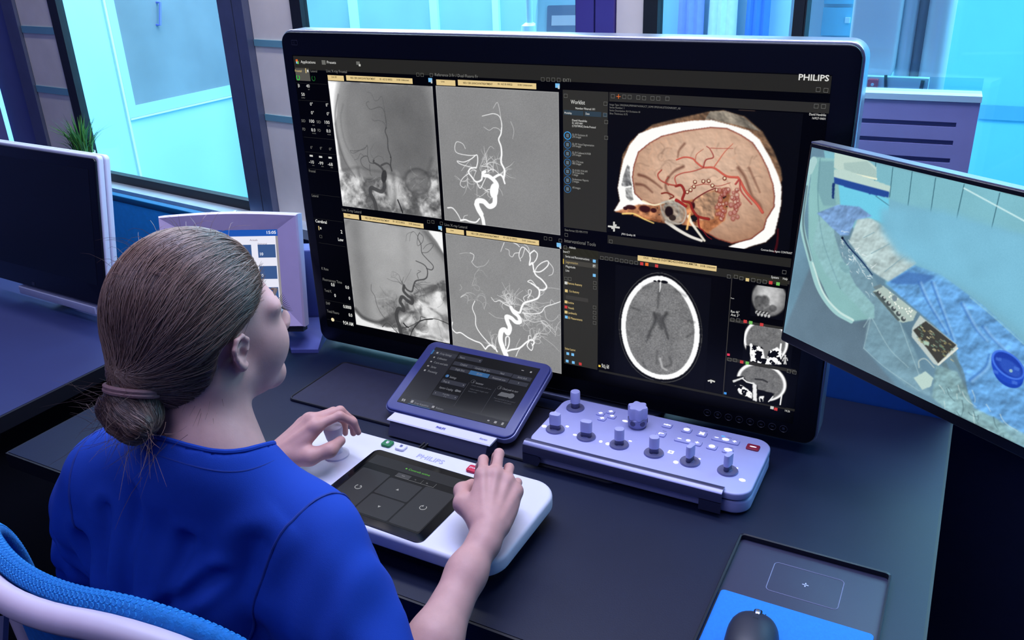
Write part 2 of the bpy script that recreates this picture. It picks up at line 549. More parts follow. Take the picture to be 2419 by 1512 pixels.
# thin dark desk mat
mt = thing('desk_mat', 'thin dark rubber mat under the tablet and the knob module', 'desk mat', (-0.767, 1.188, DESK))
MB().rslab(0.684, 0.178, 0.0005, 0.0032, 0.012, 0.001).build('pad', M_mat, mt)
MB().tube([(x, y, 0.0030) for x, y in rrect(0.680, 0.174, 0.012)], 0.0022, 6, closed=True).build('edge_binding', M_deskedge, mt, True)

# ================================================================== big monitor
BM_Y = 1.3186
bmx0, bmx1, bmz0, bmz1 = -1.2007, -0.1539, 0.7708, 1.4163
BW, BH = bmx1 - bmx0, bmz1 - bmz0
big = thing('large_monitor', 'very large black monitor showing X-ray vessel images and skull scans', 'monitor', ((bmx0 + bmx1) / 2, BM_Y, DESK))
UP = (math.radians(90), 0, 0)
cz = (bmz0 + bmz1) / 2 - DESK
MB().rslab(BW, BH, -0.045, 0.0, 0.022, 0.003, 8).build('front_bezel', M_bezel, big, True, (0, 0, cz), UP)
MB().rslab(BW + 0.007, BH + 0.007, -0.052, -0.006, 0.026, 0.003, 8).build('outer_rim', M_silver, big, True, (0, 0, cz), UP)
MB().rslab(BW - 0.2, BH - 0.2, -0.085, -0.05, 0.03, 0.01, 6).build('rear_housing', M_bezel, big, True, (0, 0, cz), UP)
st = MB().box(-0.10, 0.10, 0.085, 0.13, 0.012, 0.45)
st.build('stand_column', M_darkmetal, big)
MB().rslab(0.5, 0.20, 0.0003, 0.012, 0.02, 0.003).build('stand_foot', M_darkmetal, big, True, (0, 0.095, 0))
# touch keys along the lower bezel
for i in range(8):
    t = i / 7.0
    px = -0.3365 + t * (-0.2055 + 0.3365)
    k = MB()
    k.tube([(0.0062 * math.cos(a * math.pi / 10), 0, 0.0062 * math.sin(a * math.pi / 10)) for a in range(20)], 0.0005, 5, closed=True)
    k.box(-0.0022, 0.0022, -0.0004, 0.0004, -0.0004 - 0.001 * (i % 2), 0.0004 + 0.001 * ((i + 1) % 3))
    k.build('touch_key', mat('key_grey', rgb(48, 50, 66), 0.4), big, False, (px - (bmx0 + bmx1) / 2, -0.0008, 0.792 - DESK))

# ================================================================== right monitor (live camera view)
rm = thing('camera_monitor', 'thin black monitor at right tilted to the viewer, showing a draped patient table', 'monitor', (-0.2089, 1.2205, 1.0), (math.radians(-3.7), 0, math.radians(-33.3)))
RMW, RMH = 0.54, 0.296
MB().rslab(RMW, RMH, -0.022, 0.0, 0.004, 0.002, 4).build('case', M_bezel, rm, True, (RMW / 2, 0, RMH / 2), UP)
MB().rslab(0.3, 0.16, -0.05, -0.02, 0.01, 0.006, 4).build('rear_housing', M_bezel, rm, True, (RMW / 2 + 0.03, 0, RMH / 2 + 0.01), UP)
MB().box(0.0, RMW, 0.002, 0.021, RMH - 0.001, RMH + 0.0015).build('top_strip', M_silver, rm)
MB().tube([(RMW / 2 + 0.03, 0.05, RMH / 2 + 0.01), (RMW / 2 + 0.03, 0.09, RMH / 2 + 0.01), (0.16, 0.20, 0.14), (-0.048, 0.363, 0.10)], 0.013, 8).build('monitor_arm', M_darkmetal, rm, True)
MB().tube([(-0.048, 0.363, -0.055), (-0.048, 0.363, 0.115)], 0.015, 12).build('arm_pole', M_darkmetal, rm, True)

# ================================================================== left monitor (switched off)
lm = thing('office_monitor', 'switched-off monitor with black bezel and lilac casing at the left edge', 'monitor', (-2.215, 1.226, 0.8), (math.radians(-9.5), 0, math.radians(-3.2)))
LW, LH = 0.472, 0.346
MB().rslab(LW, LH, -0.02, 0.0, 0.008, 0.003, 4).build('front_bezel', M_bezel, lm, True, (LW / 2, 0, LH / 2), UP)
MB().rslab(LW - 0.05, LH - 0.075, 0.0, 0.0006, 0.002).build('screen', M_screenoff, lm, False, (LW / 2, 0, LH / 2 + 0.012), UP)
MB().rslab(LW + 0.006, LH + 0.008, -0.021, -0.006, 0.010, 0.004, 4).build('inner_casing', M_lav, lm, True, (LW / 2 + 0.002, 0, LH / 2 + 0.003), UP)
MB().rslab(LW + 0.008, LH + 0.010, -0.036, -0.022, 0.012, 0.004, 4).build('outer_casing', M_lav, lm, True, (LW / 2 + 0.003, 0, LH / 2 + 0.003), UP)
MB().box(0.18, 0.19, -0.001, 0.0, 0.006, 0.014).build('status_mark', mat('key_grey2', rgb(60, 62, 78), 0.4), lm)
sb = thing('monitor_stand', 'slim lilac bar-shaped stand under the switched-off monitor', 'monitor stand', (-1.955, 1.235, DESK), (0, 0, math.radians(-3.2)))
MB().rslab(0.315, 0.030, 0.022, 0.042, 0.004, 0.002).build('speaker_bar', M_lav, sb, True, (0.012, -0.010, 0))
MB().rslab(0.20, 0.12, 0.0, 0.010, 0.02, 0.002).build('foot', M_deskedge, sb, True, (0, 0.10, 0))
MB().box(-0.05, 0.05, 0.115, 0.14, 0.010, 0.28).build('neck', M_deskedge, sb)
MB().box(-0.04, 0.04, 0.0, 0.115, 0.024, 0.038).build('bar_bracket', M_deskedge, sb)
# ================================================================== small monitor behind the head
sm = thing('injector_display', 'small display with wide lilac bezel behind the person\'s head', 'monitor', (-1.478, 1.150, 0.815), (math.radians(-13), 0, math.radians(25)))
SW, SH = 0.300, 0.242
# frame whose faces slope to the screen
fr = MB()


def crow(x0, x1, z0, z1, y, bow=0.0):
    out = []
    for i in range(9):
        t = i / 8.0
        out.append((x0 + (x1 - x0) * t, y, z1 + bow * math.sin(math.pi * t)))
    out += [(x1, y, z0), (x0, y, z0)]
    return list(reversed(out))


fr.loops([crow(0.004, SW - 0.004, 0.004, SH - 0.004, 0.045, 0.006), crow(0.0, SW, 0, SH, 0.035, 0.006), crow(0.0, SW, 0, SH, 0.006, 0.006),
          crow(0.003, SW - 0.003, 0.003, SH - 0.003, 0.0, 0.006),
          crow(0.047, SW - 0.047, 0.048, SH - 0.032, 0.010), crow(0.047, SW - 0.047, 0.048, SH - 0.032, 0.014)])
M_pink = mat('pinkish_lilac_plastic', rgb(222, 200, 230), 0.5, noise=0.02, nscale=30)
fr.build('bezel', M_pink, sm, False)
MB().box(0.02, SW - 0.02, 0.045, 0.075, 0.03, SH - 0.03).build('rear_housing', M_lav, sm)
MB().box(0.01, SW - 0.004, 0.004, 0.035, -0.010, 0.0).build('lower_lip', M_deskedge, sm)
sst = thing('display_stand', 'blue-grey block stand holding the small lilac display', 'display stand', (-1.300, 1.385, DESK), (0, 0, math.radians(25)))
M_bgs = mat('blue_grey_stand', rgb(92, 98, 165), 0.5)
MB().rslab(0.13, 0.05, 0.0, 0.20, 0.006, 0.004).build('column', M_bgs, sst, True)
bk = MB()
bk.add([(0.00, -0.13, 0.0), (0.06, -0.13, 0.0), (0.06, -0.027, 0.0), (-0.05, -0.027, 0.0), (0.00, -0.13, 0.008), (0.06, -0.13, 0.008), (0.06, -0.027, 0.04), (-0.05, -0.027, 0.04)],
       [(3, 2, 1, 0), (4, 5, 6, 7), (0, 1, 5, 4), (1, 2, 6, 5), (2, 3, 7, 6), (3, 0, 4, 7)])
bk.build('foot', M_bgs, sst)
# ================================================================== vented housing at right
vh = thing('vented_monitor_back', 'violet-grey rear casing with three long vent slots behind the monitors at right', 'monitor', (-0.305, 1.600, DESK), (0, 0, math.radians(3)))
VW, VH = 0.305, 0.545
M_vio = mat('violet_casing', rgb(158, 160, 212), 0.55, noise=0.03, nscale=20)
# front face built around three slot openings
zs = [0.0, VH - 0.102, VH - 0.094, VH - 0.072, VH - 0.064, VH - 0.042, VH - 0.034, VH]
cs = MB()
for a, b in ((zs[0], zs[1]), (zs[2], zs[3]), (zs[4], zs[5]), (zs[6], zs[7])):
    cs.box(0, VW, 0, 0.008, a, b)
for a, b in ((zs[1], zs[2]), (zs[3], zs[4]), (zs[5], zs[6])):
    cs.box(0, 0.012, 0, 0.008, a, b).box(VW - 0.030, VW, 0, 0.008, a, b)
cs.box(0, VW, 0.02, 0.05, 0, VH).box(0, 0.006, 0.008, 0.02, 0, VH).box(VW - 0.006, VW, 0.008, 0.02, 0, VH)
cs.build('casing', M_vio, vh)
MB().box(0, VW + 0.001, -0.003, 0.052, VH, VH + 0.010).build('top_edge', mat('pale_cyan_trim', rgb(190, 235, 245), 0.35), vh)
for a in (zs[1], zs[3], zs[5]):
    sl = MB().box(0.012, VW - 0.030, 0.009, 0.019, a - 0.004, a + 0.012).build('vent_slot', mat('slot_dark', rgb(110, 110, 165), 0.6), vh)
for x in (0.03, VW - 0.06):
    MB().box(x, x + 0.03, -0.01, 0.06, -0.749, 0.0).build('support_leg', M_deskedge, vh)
tp = glass_mat('acrylic_sheet', (0.85, 0.96, 1.0, 1), 0.07)
MB().box(0.0, VW, 0.028, 0.031, VH + 0.010, VH + 0.034).build('acrylic_guard', tp, vh)

# ================================================================== potted grass
pl = thing('potted_grass', 'small white pot of bright green grass on the sill behind the left monitor', 'plant', wl(-1.035, -0.045, 0))
pz = 0.8003
MB().lathe([(0.001, pz), (0.030, pz), (0.040, pz + 0.105), (0.037, pz + 0.105), (0.034, pz + 0.095), (0.001, pz + 0.095)], 24).build('pot', mat('white_pot', rgb(225, 232, 245), 0.35), pl, True)
MB().lathe([(0.001, pz + 0.07), (0.034, pz + 0.091), (0.034, pz + 0.096), (0.001, pz + 0.099)], 20).build('soil', mat('soil', rgb(50, 42, 36), 0.9, noise=0.3), pl)
gm = [mat('grass_%d' % i, rgb(*c), 0.5) for i, c in enumerate(((70, 128, 52), (98, 152, 66), (44, 96, 48)))]
for i in range(150):
    a = random.uniform(0, 2 * math.pi)
    r0 = random.uniform(0, 0.032)
    lean = random.uniform(0.1, 0.95)
    L = random.uniform(0.06, 0.165)
    b0 = Vector((r0 * math.cos(a), r0 * math.sin(a), pz + 0.094))
    dv = Vector((math.cos(a + random.uniform(-.5, .5)), math.sin(a + random.uniform(-.5, .5)), 0))
    sd = Vector((-dv.y, dv.x, 0))
    pts = [b0 + dv * (L * 0.75 * lean * t * t) + Vector((0, 0, L * (t - 0.35 * lean * t * t))) for t in (0, .33, .66, 1)]
    wv = [0.0026, 0.0030, 0.0022, 0.0002]
    bl = MB()
    vs = []
    for p, w_ in zip(pts, wv):
        vs += [p - sd * w_, p + dv * w_ * 0.5, p + sd * w_]
    fs_ = []
    for k in range(3):
        q = k * 3
        fs_ += [(q, q + 1, q + 4, q + 3), (q + 1, q + 2, q + 5, q + 4)]
    bl.add(vs, fs_)
    bl.build('grass_blade', gm[i % 3], pl, True)
# ================================================================== text tools
FONT_CACHE = {}


def text_mesh(s, bold=False):
    """triangulated outline of a line of lettering: verts (N,2) with cap height 1, left end at 0, and faces"""
    key = (s, bold)
    if key in FONT_CACHE:
        return FONT_CACHE[key]
    cu = bpy.data.curves.new('lettering', 'FONT')
    cu.body = s
    cu.size = 1.0
    cu.resolution_u = 2
    if bold:
        cu.offset = 0.018
    o = bpy.data.objects.new('lettering', cu)
    COL.objects.link(o)
    bpy.context.view_layer.update()
    me = bpy.data.meshes.new_from_object(o.evaluated_get(bpy.context.evaluated_depsgraph_get()))
    vs = np.array([v.co[:2] for v in me.vertices]) if len(me.vertices) else np.zeros((0, 2))
    fs = [tuple(p.vertices) for p in me.polygons]
    COL.objects.unlink(o)
    bpy.data.objects.remove(o)
    bpy.data.meshes.remove(me)
    if len(vs):
        vs = vs.copy()
        vs[:, 0] -= vs[:, 0].min()
        vs /= 0.69
    FONT_CACHE[key] = (vs, fs)
    return vs, fs


def letters(mb, s, x, y, w, h, z=0.0, bold=False, shear=0.0):
    """append lettering lying in local x,y at height z: left-baseline x,y; width w (0 = natural) and cap height h"""
    vs, fs = text_mesh(s, bold)
    if not len(vs):
        return mb
    sx = h if w == 0 else w / max(vs[:, 0].max(), 1e-6)
    mb.add([(x + (p[0] + shear * p[1]) * sx, y + p[1] * h, z) for p in vs], fs)
    return mb


# ================================================================== white touch console
CZ = 0.778
con = thing('touch_console', 'white tabletop control console with black touch screen under the person\'s hands', 'console', (-0.693, 0.890, DESK))
c_top = 0.802 - DESK
MB().rslab(0.446, 0.216, c_top - 0.024, c_top, 0.042, 0.006, 10, bev_bottom=0.004).build('upper_shell', M_white, con, True)
MB().rslab(0.40, 0.175, 0.0, c_top - 0.024, 0.03, 0.0).build('base', M_deskedge, con)
g = MB().rslab(0.206, 0.170, c_top, c_top + 0.0012, 0.011, 0.0005, 6)
g.build('touch_glass', M_gloss, con, True, (0.005, -0.0155, 0), (0, 0, math.radians(-1.5)))
for nm, x, y, m_, w_ in (('start_button', -0.087, 0.0905, mat('button_green', rgb(20, 120, 70), 0.45), 0.0185),
                         ('hold_button', -0.0595, 0.0905, M_white, 0.0175),
                         ('stop_button', 0.0800, 0.0855, mat('button_red', rgb(205, 25, 70), 0.45), 0.0185)):
    b = MB().rslab(w_, w_ * 0.92, c_top, c_top + 0.0045, 0.004, 0.0016, 5).build(nm, m_, con, True, (x, y, 0))
    if nm == 'stop_button':
        letters(MB(), 'STOP', -0.0058, -0.0018, 0.0116, 0.0036, c_top + 0.0047, True).build('lettering', mat('print_white', rgb(245, 240, 245), 0.5), b)
    else:
        ic = MB().lathe([(0.0028, c_top + 0.0044), (0.0022, c_top + 0.0049)], 12)
        ic.box(-0.0026, -0.0006, 0.0005, 0.0042, c_top + 0.0044, c_top + 0.0049).box(0.0002, 0.002, 0.0005, 0.0036, c_top + 0.0044, c_top + 0.0049)
        ic.build('hand_icon', mat('print_white', rgb(245, 240, 245), 0.5) if nm == 'start_button' else mat('print_lilac', rgb(110, 115, 165), 0.5), b)
letters(MB(), 'PHILIPS', -0.0235, 0.0795, 0.050, 0.0105, c_top + 0.0003, True).build('lettering', mat('embossed_lilac', rgb(176, 178, 208), 0.4), con)
# what the touch screen shows
zc = c_top + 0.0014
dsp = MB().box(-0.089, 0.089, -0.085, 0.0555, c_top + 0.0011, zc).build('display', mat('console_display', rgb(3, 3, 5), 0.35, 0, 0.3), con, False, (0.0035, 0, 0), (0, 0, math.radians(-1.0)))
t1 = lit('tile_grey', 40, 41, 46)


def tile(x0, x1, y0, y1, m_, nm='key_tile', r=0.003, up=0.0002, parent=None, base=zc):
    return MB().rslab(x1 - x0, y1 - y0, 0, up, r, 0.0, 4).build(nm, m_, parent if parent else dsp, False, ((x0 + x1) / 2, (y0 + y1) / 2, base))


tile(-0.089, 0.089, 0.0315, 0.0555, lit('tile_dark', 29, 30, 33), 'title_bar', 0.0005)
letters(MB().lathe([(0.0016, 0), (0.0016, 0.0001)], 10, (-0.021, 0.0425, zc + 0.0003)), 'Controls active', -0.0165, 0.0405, 0.040, 0.0045, zc + 0.0004).build('lettering', lit('text_green', 96, 190, 64), dsp)
tile(-0.026, -0.001, 0.0185, 0.0285, lit('tile_mid', 62, 63, 68), 'speed_tile', 0.0005)
sp = MB()
letters(sp, '0.5x', -0.016, 0.0220, 0.0055, 0.0028, zc + 0.0005)
letters(sp, '1x', 0.0085, 0.0220, 0.0025, 0.0028, zc + 0.0005)
letters(sp, '2x', 0.0295, 0.0220, 0.0032, 0.0028, zc + 0.0005)
sp.box(-0.026, 0.046, 0.0180, 0.0183, zc + 0.0003, zc + 0.0004)
sp.box(0.0455, 0.0458, 0.0180, 0.0280, zc + 0.0003, zc + 0.0004).box(0.0215, 0.0217, 0.0180, 0.0280, zc + 0.0003, zc + 0.0004)
sp.build('lettering', lit('text_dim', 150, 150, 155), dsp)['kind'] = 'stuff'
tile(-0.0860, -0.0330, -0.0815, 0.0165, t1)
tile(-0.0300, 0.0310, -0.0315, 0.0120, t1)
tile(-0.0300, 0.0310, -0.0815, -0.0345, t1)
tile(0.0340, 0.0870, -0.0815, 0.0165, t1)
ic = MB()
for cx, s in ((-0.0595, 1), (0.0605, -1)):
    pts = [(cx + s * 0.0052 * math.cos(math.radians(a)), -0.031 + 0.0052 * math.sin(math.radians(a)), zc + 0.0005) for a in range(-230, 50, 20)]
    ic.tube(pts, 0.0006, 4)
    e = pts[-1]
    ic.add([(e[0] - s * 0.0026, e[1] + 0.0028, zc + 0.0006), (e[0] - s * 0.0036, e[1] - 0.001, zc + 0.0006), (e[0] + s * 0.001, e[1] - 0.0006, zc + 0.0006)], [(0, 1, 2)])
for cy, s in ((-0.0105, 1), (-0.058, -1)):
    ic.add([(-0.0026, cy - s * 0.0018, zc + 0.0005), (0.0026, cy - s * 0.0018, zc + 0.0005), (0.0, cy + s * 0.0025, zc + 0.0005)], [(0, 1, 2)])
ic.build('arrow_icons', lit('icon_grey', 165, 166, 170), dsp)['kind'] = 'stuff'
# two joysticks
JOYS = []
for x, lb in ((-0.146, 'left'), (0.166, 'right')):
    j = MB().lathe([(0.021, c_top - 0.001), (0.021, c_top + 0.003), (0.012, c_top + 0.007), (0.0085, c_top + 0.02), (0.013, c_top + 0.034), (0.0155, c_top + 0.047), (0.0145, c_top + 0.054), (0.009, c_top + 0.057), (0.001, c_top + 0.058)], 24)
    j.build('joystick', M_lav, con, True, (x, 0.030, 0))
    JOYS.append((-0.693 + x, 0.92))

# ================================================================== module with knobs
M_mod = mat('periwinkle_module', rgb(178, 181, 228), 0.45, noise=0.02, nscale=30)
M_gun = mat('gunmetal', rgb(128, 130, 172), 0.32, 0.45, noise=0.05, nscale=40)
M_gund = mat('gunmetal_dark', rgb(74, 76, 108), 0.38, 0.4)
M_icon = mat('lit_white_icon', rgb(240, 240, 255), 0.5, emit=rgb(235, 235, 255), estr=0.8)
mod = thing('knob_module', 'periwinkle control module with seven levers, a big star knob and lit keys', 'control module', (-0.3985, 1.188, DESK + 0.003))
mt_ = 0.79 - DESK - 0.003
MB().rslab(0.374, 0.172, mt_ - 0.013, mt_, 0.028, 0.003, 10).build('top_shell', M_mod, mod, True)
MB().rslab(0.366, 0.164, mt_ - 0.016, mt_ - 0.012, 0.026).build('shadow_groove', M_deskedge, mod)
MB().rslab(0.374, 0.170, 0.0, mt_ - 0.0155, 0.028, 0.004, 10).build('lower_shell', M_mod, mod, True)
# guard rail: rounded top edge, front plate with a long opening
r0x, r1x = -0.186, 0.150
rail_prof = [(-0.079, mt_ + 0.0005), (-0.079, mt_ + 0.004), (-0.085, mt_ + 0.0065), (-0.092, mt_ + 0.006), (-0.0975, mt_ + 0.002), (-0.099, mt_ - 0.006), (-0.099, mt_ - 0.014), (-0.096, mt_ - 0.014), (-0.0955, mt_ - 0.006), (-0.093, mt_ + 0.001), (-0.085, mt_ + 0.0015)]
rl = MB()
rl.loops([[(r0x, y, z) for y, z in rail_prof], [(r1x, y, z) for y, z in rail_prof]])
rl.build('guard_rail', mat('rail_steel', rgb(104, 106, 140), 0.3, 0.7), mod, True)
for a, b in ((r0x, -0.158), (0.116, r1x)):
    pp = MB()
    pp.add([(a, -0.099, mt_ - 0.013), (b, -0.099, mt_ - 0.013), (b if a != r0x else b + 0.006, -0.099, mt_ - 0.020), (b, -0.099, 0.004), (a, -0.099, 0.004),
            (a, -0.096, mt_ - 0.013), (b, -0.096, mt_ - 0.013), (b if a != r0x else b + 0.006, -0.096, mt_ - 0.020), (b, -0.096, 0.004), (a, -0.096, 0.004)],
           [(0, 4, 3, 2, 1), (5, 6, 7, 8, 9), (0, 1, 6, 5), (1, 2, 7, 6), (2, 3, 8, 7), (3, 4, 9, 8), (4, 0, 5, 9)])
    pp.build('rail_bracket', mat('rail_plate', rgb(70, 72, 100), 0.35, 0.6), mod)
# levers: dish, dark stem, pale cap
dish = [(0.0165, -0.0005), (0.0165, 0.0012), (0.0155, 0.0028), (0.012, 0.0022), (0.0075, 0.003), (0.0070, 0.004), (0.001, 0.004)]


def capsule_ring(w, d, r, z, tilt=0.0, n=4):
    return [(x, y, z + tilt * x) for x, y in rrect(w, d, r, n)]


tx = [-0.1575, -0.0997, -0.0404, 0.0199, 0.0803, 0.1410]
kinds = ['flat', 'flat', 'round', 'round', 'blade', 'blade']
for i, (x, k) in enumerate(zip(tx, kinds)):
    lv = MB().lathe(dish, 28).build('lever_dish', M_gun, mod, True, (x, -0.030, mt_))
    w_, d_ = {'flat': (0.0200, 0.0125), 'round': (0.0165, 0.0145), 'blade': (0.0095, 0.0185)}[k]
    yaw = {'flat': 0.1, 'round': 0.4, 'blade': -0.25}[k]
    MB().loops([capsule_ring(w_ * .92, d_ * .92, d_ * .3, 0.003), capsule_ring(w_ * .92, d_ * .92, d_ * .3, 0.013)]).build('lever_stem', M_gund, lv, True, None, (0, 0, yaw))
    cp = [capsule_ring(w_, d_, min(w_, d_) * .42, 0.012), capsule_ring(w_, d_, min(w_, d_) * .42, 0.0295), capsule_ring(w_ * .93, d_ * .93, min(w_, d_) * .40, 0.0315), capsule_ring(w_ * .7, d_ * .7, min(w_, d_) * .3, 0.0320)]
    MB().loops(cp).build('lever_cap', M_mod, lv, True, None, (0, 0, yaw))
lv = MB().lathe(dish, 28).build('lever_dish', M_gun, mod, True, (-0.1560, 0.0515, mt_))
MB().lathe([(0.0078, 0.003), (0.0078, 0.013)], 20).build('lever_stem', M_gund, lv, True)
MB().lathe([(0.0088, 0.013), (0.0088, 0.033), (0.008, 0.0345), (0.001, 0.035)], 20).build('lever_cap', M_mod, lv, True)


def star(r, dr, z, n=60, lobes=6):
    return [((r + dr * math.cos(lobes * 2 * math.pi * j / n)) * math.cos(2 * math.pi * j / n), (r + dr * math.cos(lobes * 2 * math.pi * j / n)) * math.sin(2 * math.pi * j / n), z) for j in range(n)]


kb = MB().lathe([(0.0135, 0), (0.0160, 0.004), (0.0168, 0.009), (0.0168, 0.017), (0.0150, 0.019)], 32).build('knob_body', M_gun, mod, True, (-0.0343, 0.040, mt_))
for a in range(3):
    an = math.radians(-100 + a * 62)
    MB().lathe([(0.0052, -0.001), (0.0045, 0.0006), (0.001, 0.0008)], 14).build('knob_recess', M_gund, kb, True, (0.0166 * math.cos(an), 0.0166 * math.sin(an), 0.012), (math.radians(90), 0, an + math.radians(90)))
MB().loops([star(0.0155, 0.0015, 0.018), star(0.0160, 0.0016, 0.020), star(0.0160, 0.0018, 0.037), star(0.0150, 0.0018, 0.0395), star(0.004, 0.0, 0.0400)]).build('star_cap', M_mod, kb, True)


def key(x, y, w_=0.017, d_=0.015, m_=None, shapes=(), nm='key', im=None):
    k = MB().rslab(w_, d_, 0.0, 0.0028, 0.003, 0.001, 4).build(nm, m_ or M_mod, mod, True, (x, y, mt_ - 0.0002))
    ib = MB()
    for (cx, cy, hw, hh) in shapes:
        ib.prism([(cx + hw * math.cos(a * math.pi / 4 + .39) * 1.08, cy + hh * math.sin(a * math.pi / 4 + .39) * 1.08) for a in range(8)], 0.0024, 0.0031)
    if shapes:
        ib.build('key_icon', im or M_icon, k)
    return k


ax, ay = 0.3985, 1.188
S1 = [(0, 0, 0.0022, 0.0022), (-0.0045, 0, 0.0018, 0.0015), (0.0045, 0, 0.0018, 0.0015), (0, 0.0, 0.005, 0.0007)]
key(-0.3863 + ax, 1.2487 - ay, shapes=S1)
key(-0.3870 + ax, 1.2176 - ay, shapes=[(-0.0025, -0.001, 0.0012, 0.003), (0.0012, 0.001, 0.004, 0.0012)])
key(-0.3517 + ax, 1.2476 - ay, shapes=[(0, 0, 0.0052, 0.0045)])
key(-0.3248 + ax, 1.2459 - ay, shapes=[(0, 0, 0.0034, 0.0034), (-0.003, 0.003, 0.0016, 0.0016), (0.003, 0.003, 0.0016, 0.0016), (-0.003, -0.003, 0.0016, 0.0016), (0.003, -0.003, 0.0016, 0.0016)])
key(-0.3388 + ax, 1.2151 - ay, 0.046, 0.0145, shapes=[(-0.0150, 0, 0.0036, 0.0011), (0, 0, 0.0036, 0.0032), (0.0150, 0, 0.0036, 0.0011), (0.0150, 0, 0.0012, 0.0034)])
key(-0.2841 + ax, 1.2439 - ay, 0.046, 0.0150, shapes=[(-0.0150, 0, 0.0036, 0.0011), (0, 0, 0.0058, 0.0040), (0.0150, 0, 0.0036, 0.0011), (0.0150, 0, 0.0012, 0.0034)])
key(-0.2986 + ax, 1.2141 - ay, shapes=[(0, 0, 0.0050, 0.0046)])
key(-0.2723 + ax, 1.2141 - ay, shapes=[(0, 0.001, 0.0064, 0.0042), (0, -0.003, 0.0036, 0.002)])
key(-0.2378 + ax, 1.2404 - ay, 0.021, 0.0165, mat('key_wine', rgb(150, 20, 55), 0.4), [(0, 0, 0.0055, 0.0014)], 'stop_key')
for (dx, dy) in ((-0.011, 0.0), (0.003, 0.013), (0.011, -0.001), (-0.002, -0.015)):
    key(-0.4945 + ax + dx, 1.2384 - ay + dy, 0.0145, 0.0125, shapes=[(0, 0, 0.0036, 0.0016), (0, 0, 0.0014, 0.0034), (0.002, 0.001, 0.0016, 0.0018)])
ib = MB()
for (x, y, a, b) in ((-0.2308, 1.1434, 0.0050, 0.0042), (-0.3383, 1.148, 0.0040, 0.0044), (-0.4571, 1.1534, 0.0038, 0.0042), (-0.4706, 1.1551, 0.0028, 0.0036), (-0.518, 1.1564, 0.0038, 0.0026), (-0.5782, 1.1601, 0.0044, 0.0044), (-0.5805, 1.2105, 0.0046, 0.0024), (-0.4575, 1.2344, 0.0052, 0.0034), (-0.5415, 1.176, 0.003, 0.003), (-0.4265, 1.177, 0.003, 0.002), (-0.2465, 1.172, 0.002, 0.002), (-0.307, 1.173, 0.002, 0.002)):
    ib.prism([(x + ax + a * math.cos(q * math.pi / 4 + .2) * (1 + .2 * (q % 2)), y - ay + b * math.sin(q * math.pi / 4 + .2) * (1 - .15 * (q % 2))) for q in range(8)], mt_, mt_ + 0.0004)
for (cx, cy) in ((-0.3548, 1.1732),):
    for (x0, x1, y0, y1) in ((-0.0045, 0.0045, 0.0022, 0.0042), (-0.0045, 0.0045, -0.0042, -0.0022), (-0.0045, -0.002, -0.0022, 0.0022), (0.002, 0.0045, -0.0022, 0.0022)):
        ib.box(cx + ax + x0, cx + ax + x1, cy - ay + y0, cy - ay + y1, mt_, mt_ + 0.0004)
ib.build('panel_icons', M_icon, mod)['kind'] = 'stuff'
MB().box(-0.003, 0.003, -0.0012, 0.0012, 0, 0.0005).build('status_light', lit('led_blue', 60, 160, 255, 1.5), mod, False, (-0.2911 + ax, 1.2599 - ay - 0.004, mt_))
dashes = MB()
for x, y in ((-0.352, 1.2605), (-0.3225, 1.2600), (-0.280, 1.2555), (-0.270, 1.2545), (-0.385, 1.2310), (-0.2700, 1.2270)):
    dashes.box(x + ax - 0.0035, x + ax + 0.0035, y - ay - 0.0004, y - ay + 0.0004, mt_, mt_ + 0.0003)
dashes.build('key_marks', mat('mark_lilac', rgb(120, 122, 165), 0.5), mod)['kind'] = 'stuff'

# ================================================================== tablet on its stand
TT = math.radians(70.8)
tb = thing('tablet_module', 'blue-framed touch tablet leaning back on a silver bar stand', 'tablet', (-0.755, 1.1335, 0.785), (math.radians(90 - 70.8), 0, 0))
# local x width, local y up the screen, local z out of the screen
TW, TH = 0.2280, 0.1500
MB().rslab(TW + 0.040, TH + 0.036, -0.013, 0.0, 0.018, 0.003, 8).build('frame', mat('indigo_frame', rgb(56, 64, 128), 0.38, noise=0.05, nscale=30), tb, True, (0, TH / 2 - 0.002, 0))
MB().rslab(TW + 0.044, TH + 0.040, -0.016, -0.004, 0.020, 0.002, 8).build('rim', mat('indigo_rim', rgb(140, 145, 195), 0.3, 0.3), tb, True, (0, TH / 2 - 0.002, 0))
tsc = MB().box(-TW / 2, TW / 2, 0, TH, 0, 0.0006).build('screen', mat('tablet_screen', rgb(7, 8, 12), 0.3, 0, 0.3), tb)
M_tlow = lit('tablet_grey', 23, 24, 31)
M_tbtn = lit('tablet_button', 40, 42, 52)


def tq(x, y):
    """digitised position on the tablet picture (enlarged scan) to screen-local x, y"""
    return TABMAP(x, y)


def homography(src, dst):
    A = []
    for (x, y), (u, v) in zip(src, dst):
        A.append([x, y, 1, 0, 0, 0, -u * x, -u * y, -u])
        A.append([0, 0, 0, x, y, 1, -v * x, -v * y, -v])
    _, _, Vt = np.linalg.svd(np.array(A, float))
    Hm = Vt[-1].reshape(3, 3)

    def f(x, y):
        q = Hm @ np.array([x, y, 1.0])
        return float(q[0] / q[2]), float(q[1] / q[2])
    f.H = Hm
    return f


TABMAP = homography([(190, 845), (1480, 1170), (1893, 455), (655, 205)], [(-TW / 2, 0), (TW / 2, 0), (TW / 2, TH), (-TW / 2, TH)])


def flat_quad(mb, fmap, pts, z):
    n = len(mb.v)
    mb.v += [(*fmap(*p), z) for p in pts]
    mb.f.append(tuple(range(n, n + len(pts))))
    return mb


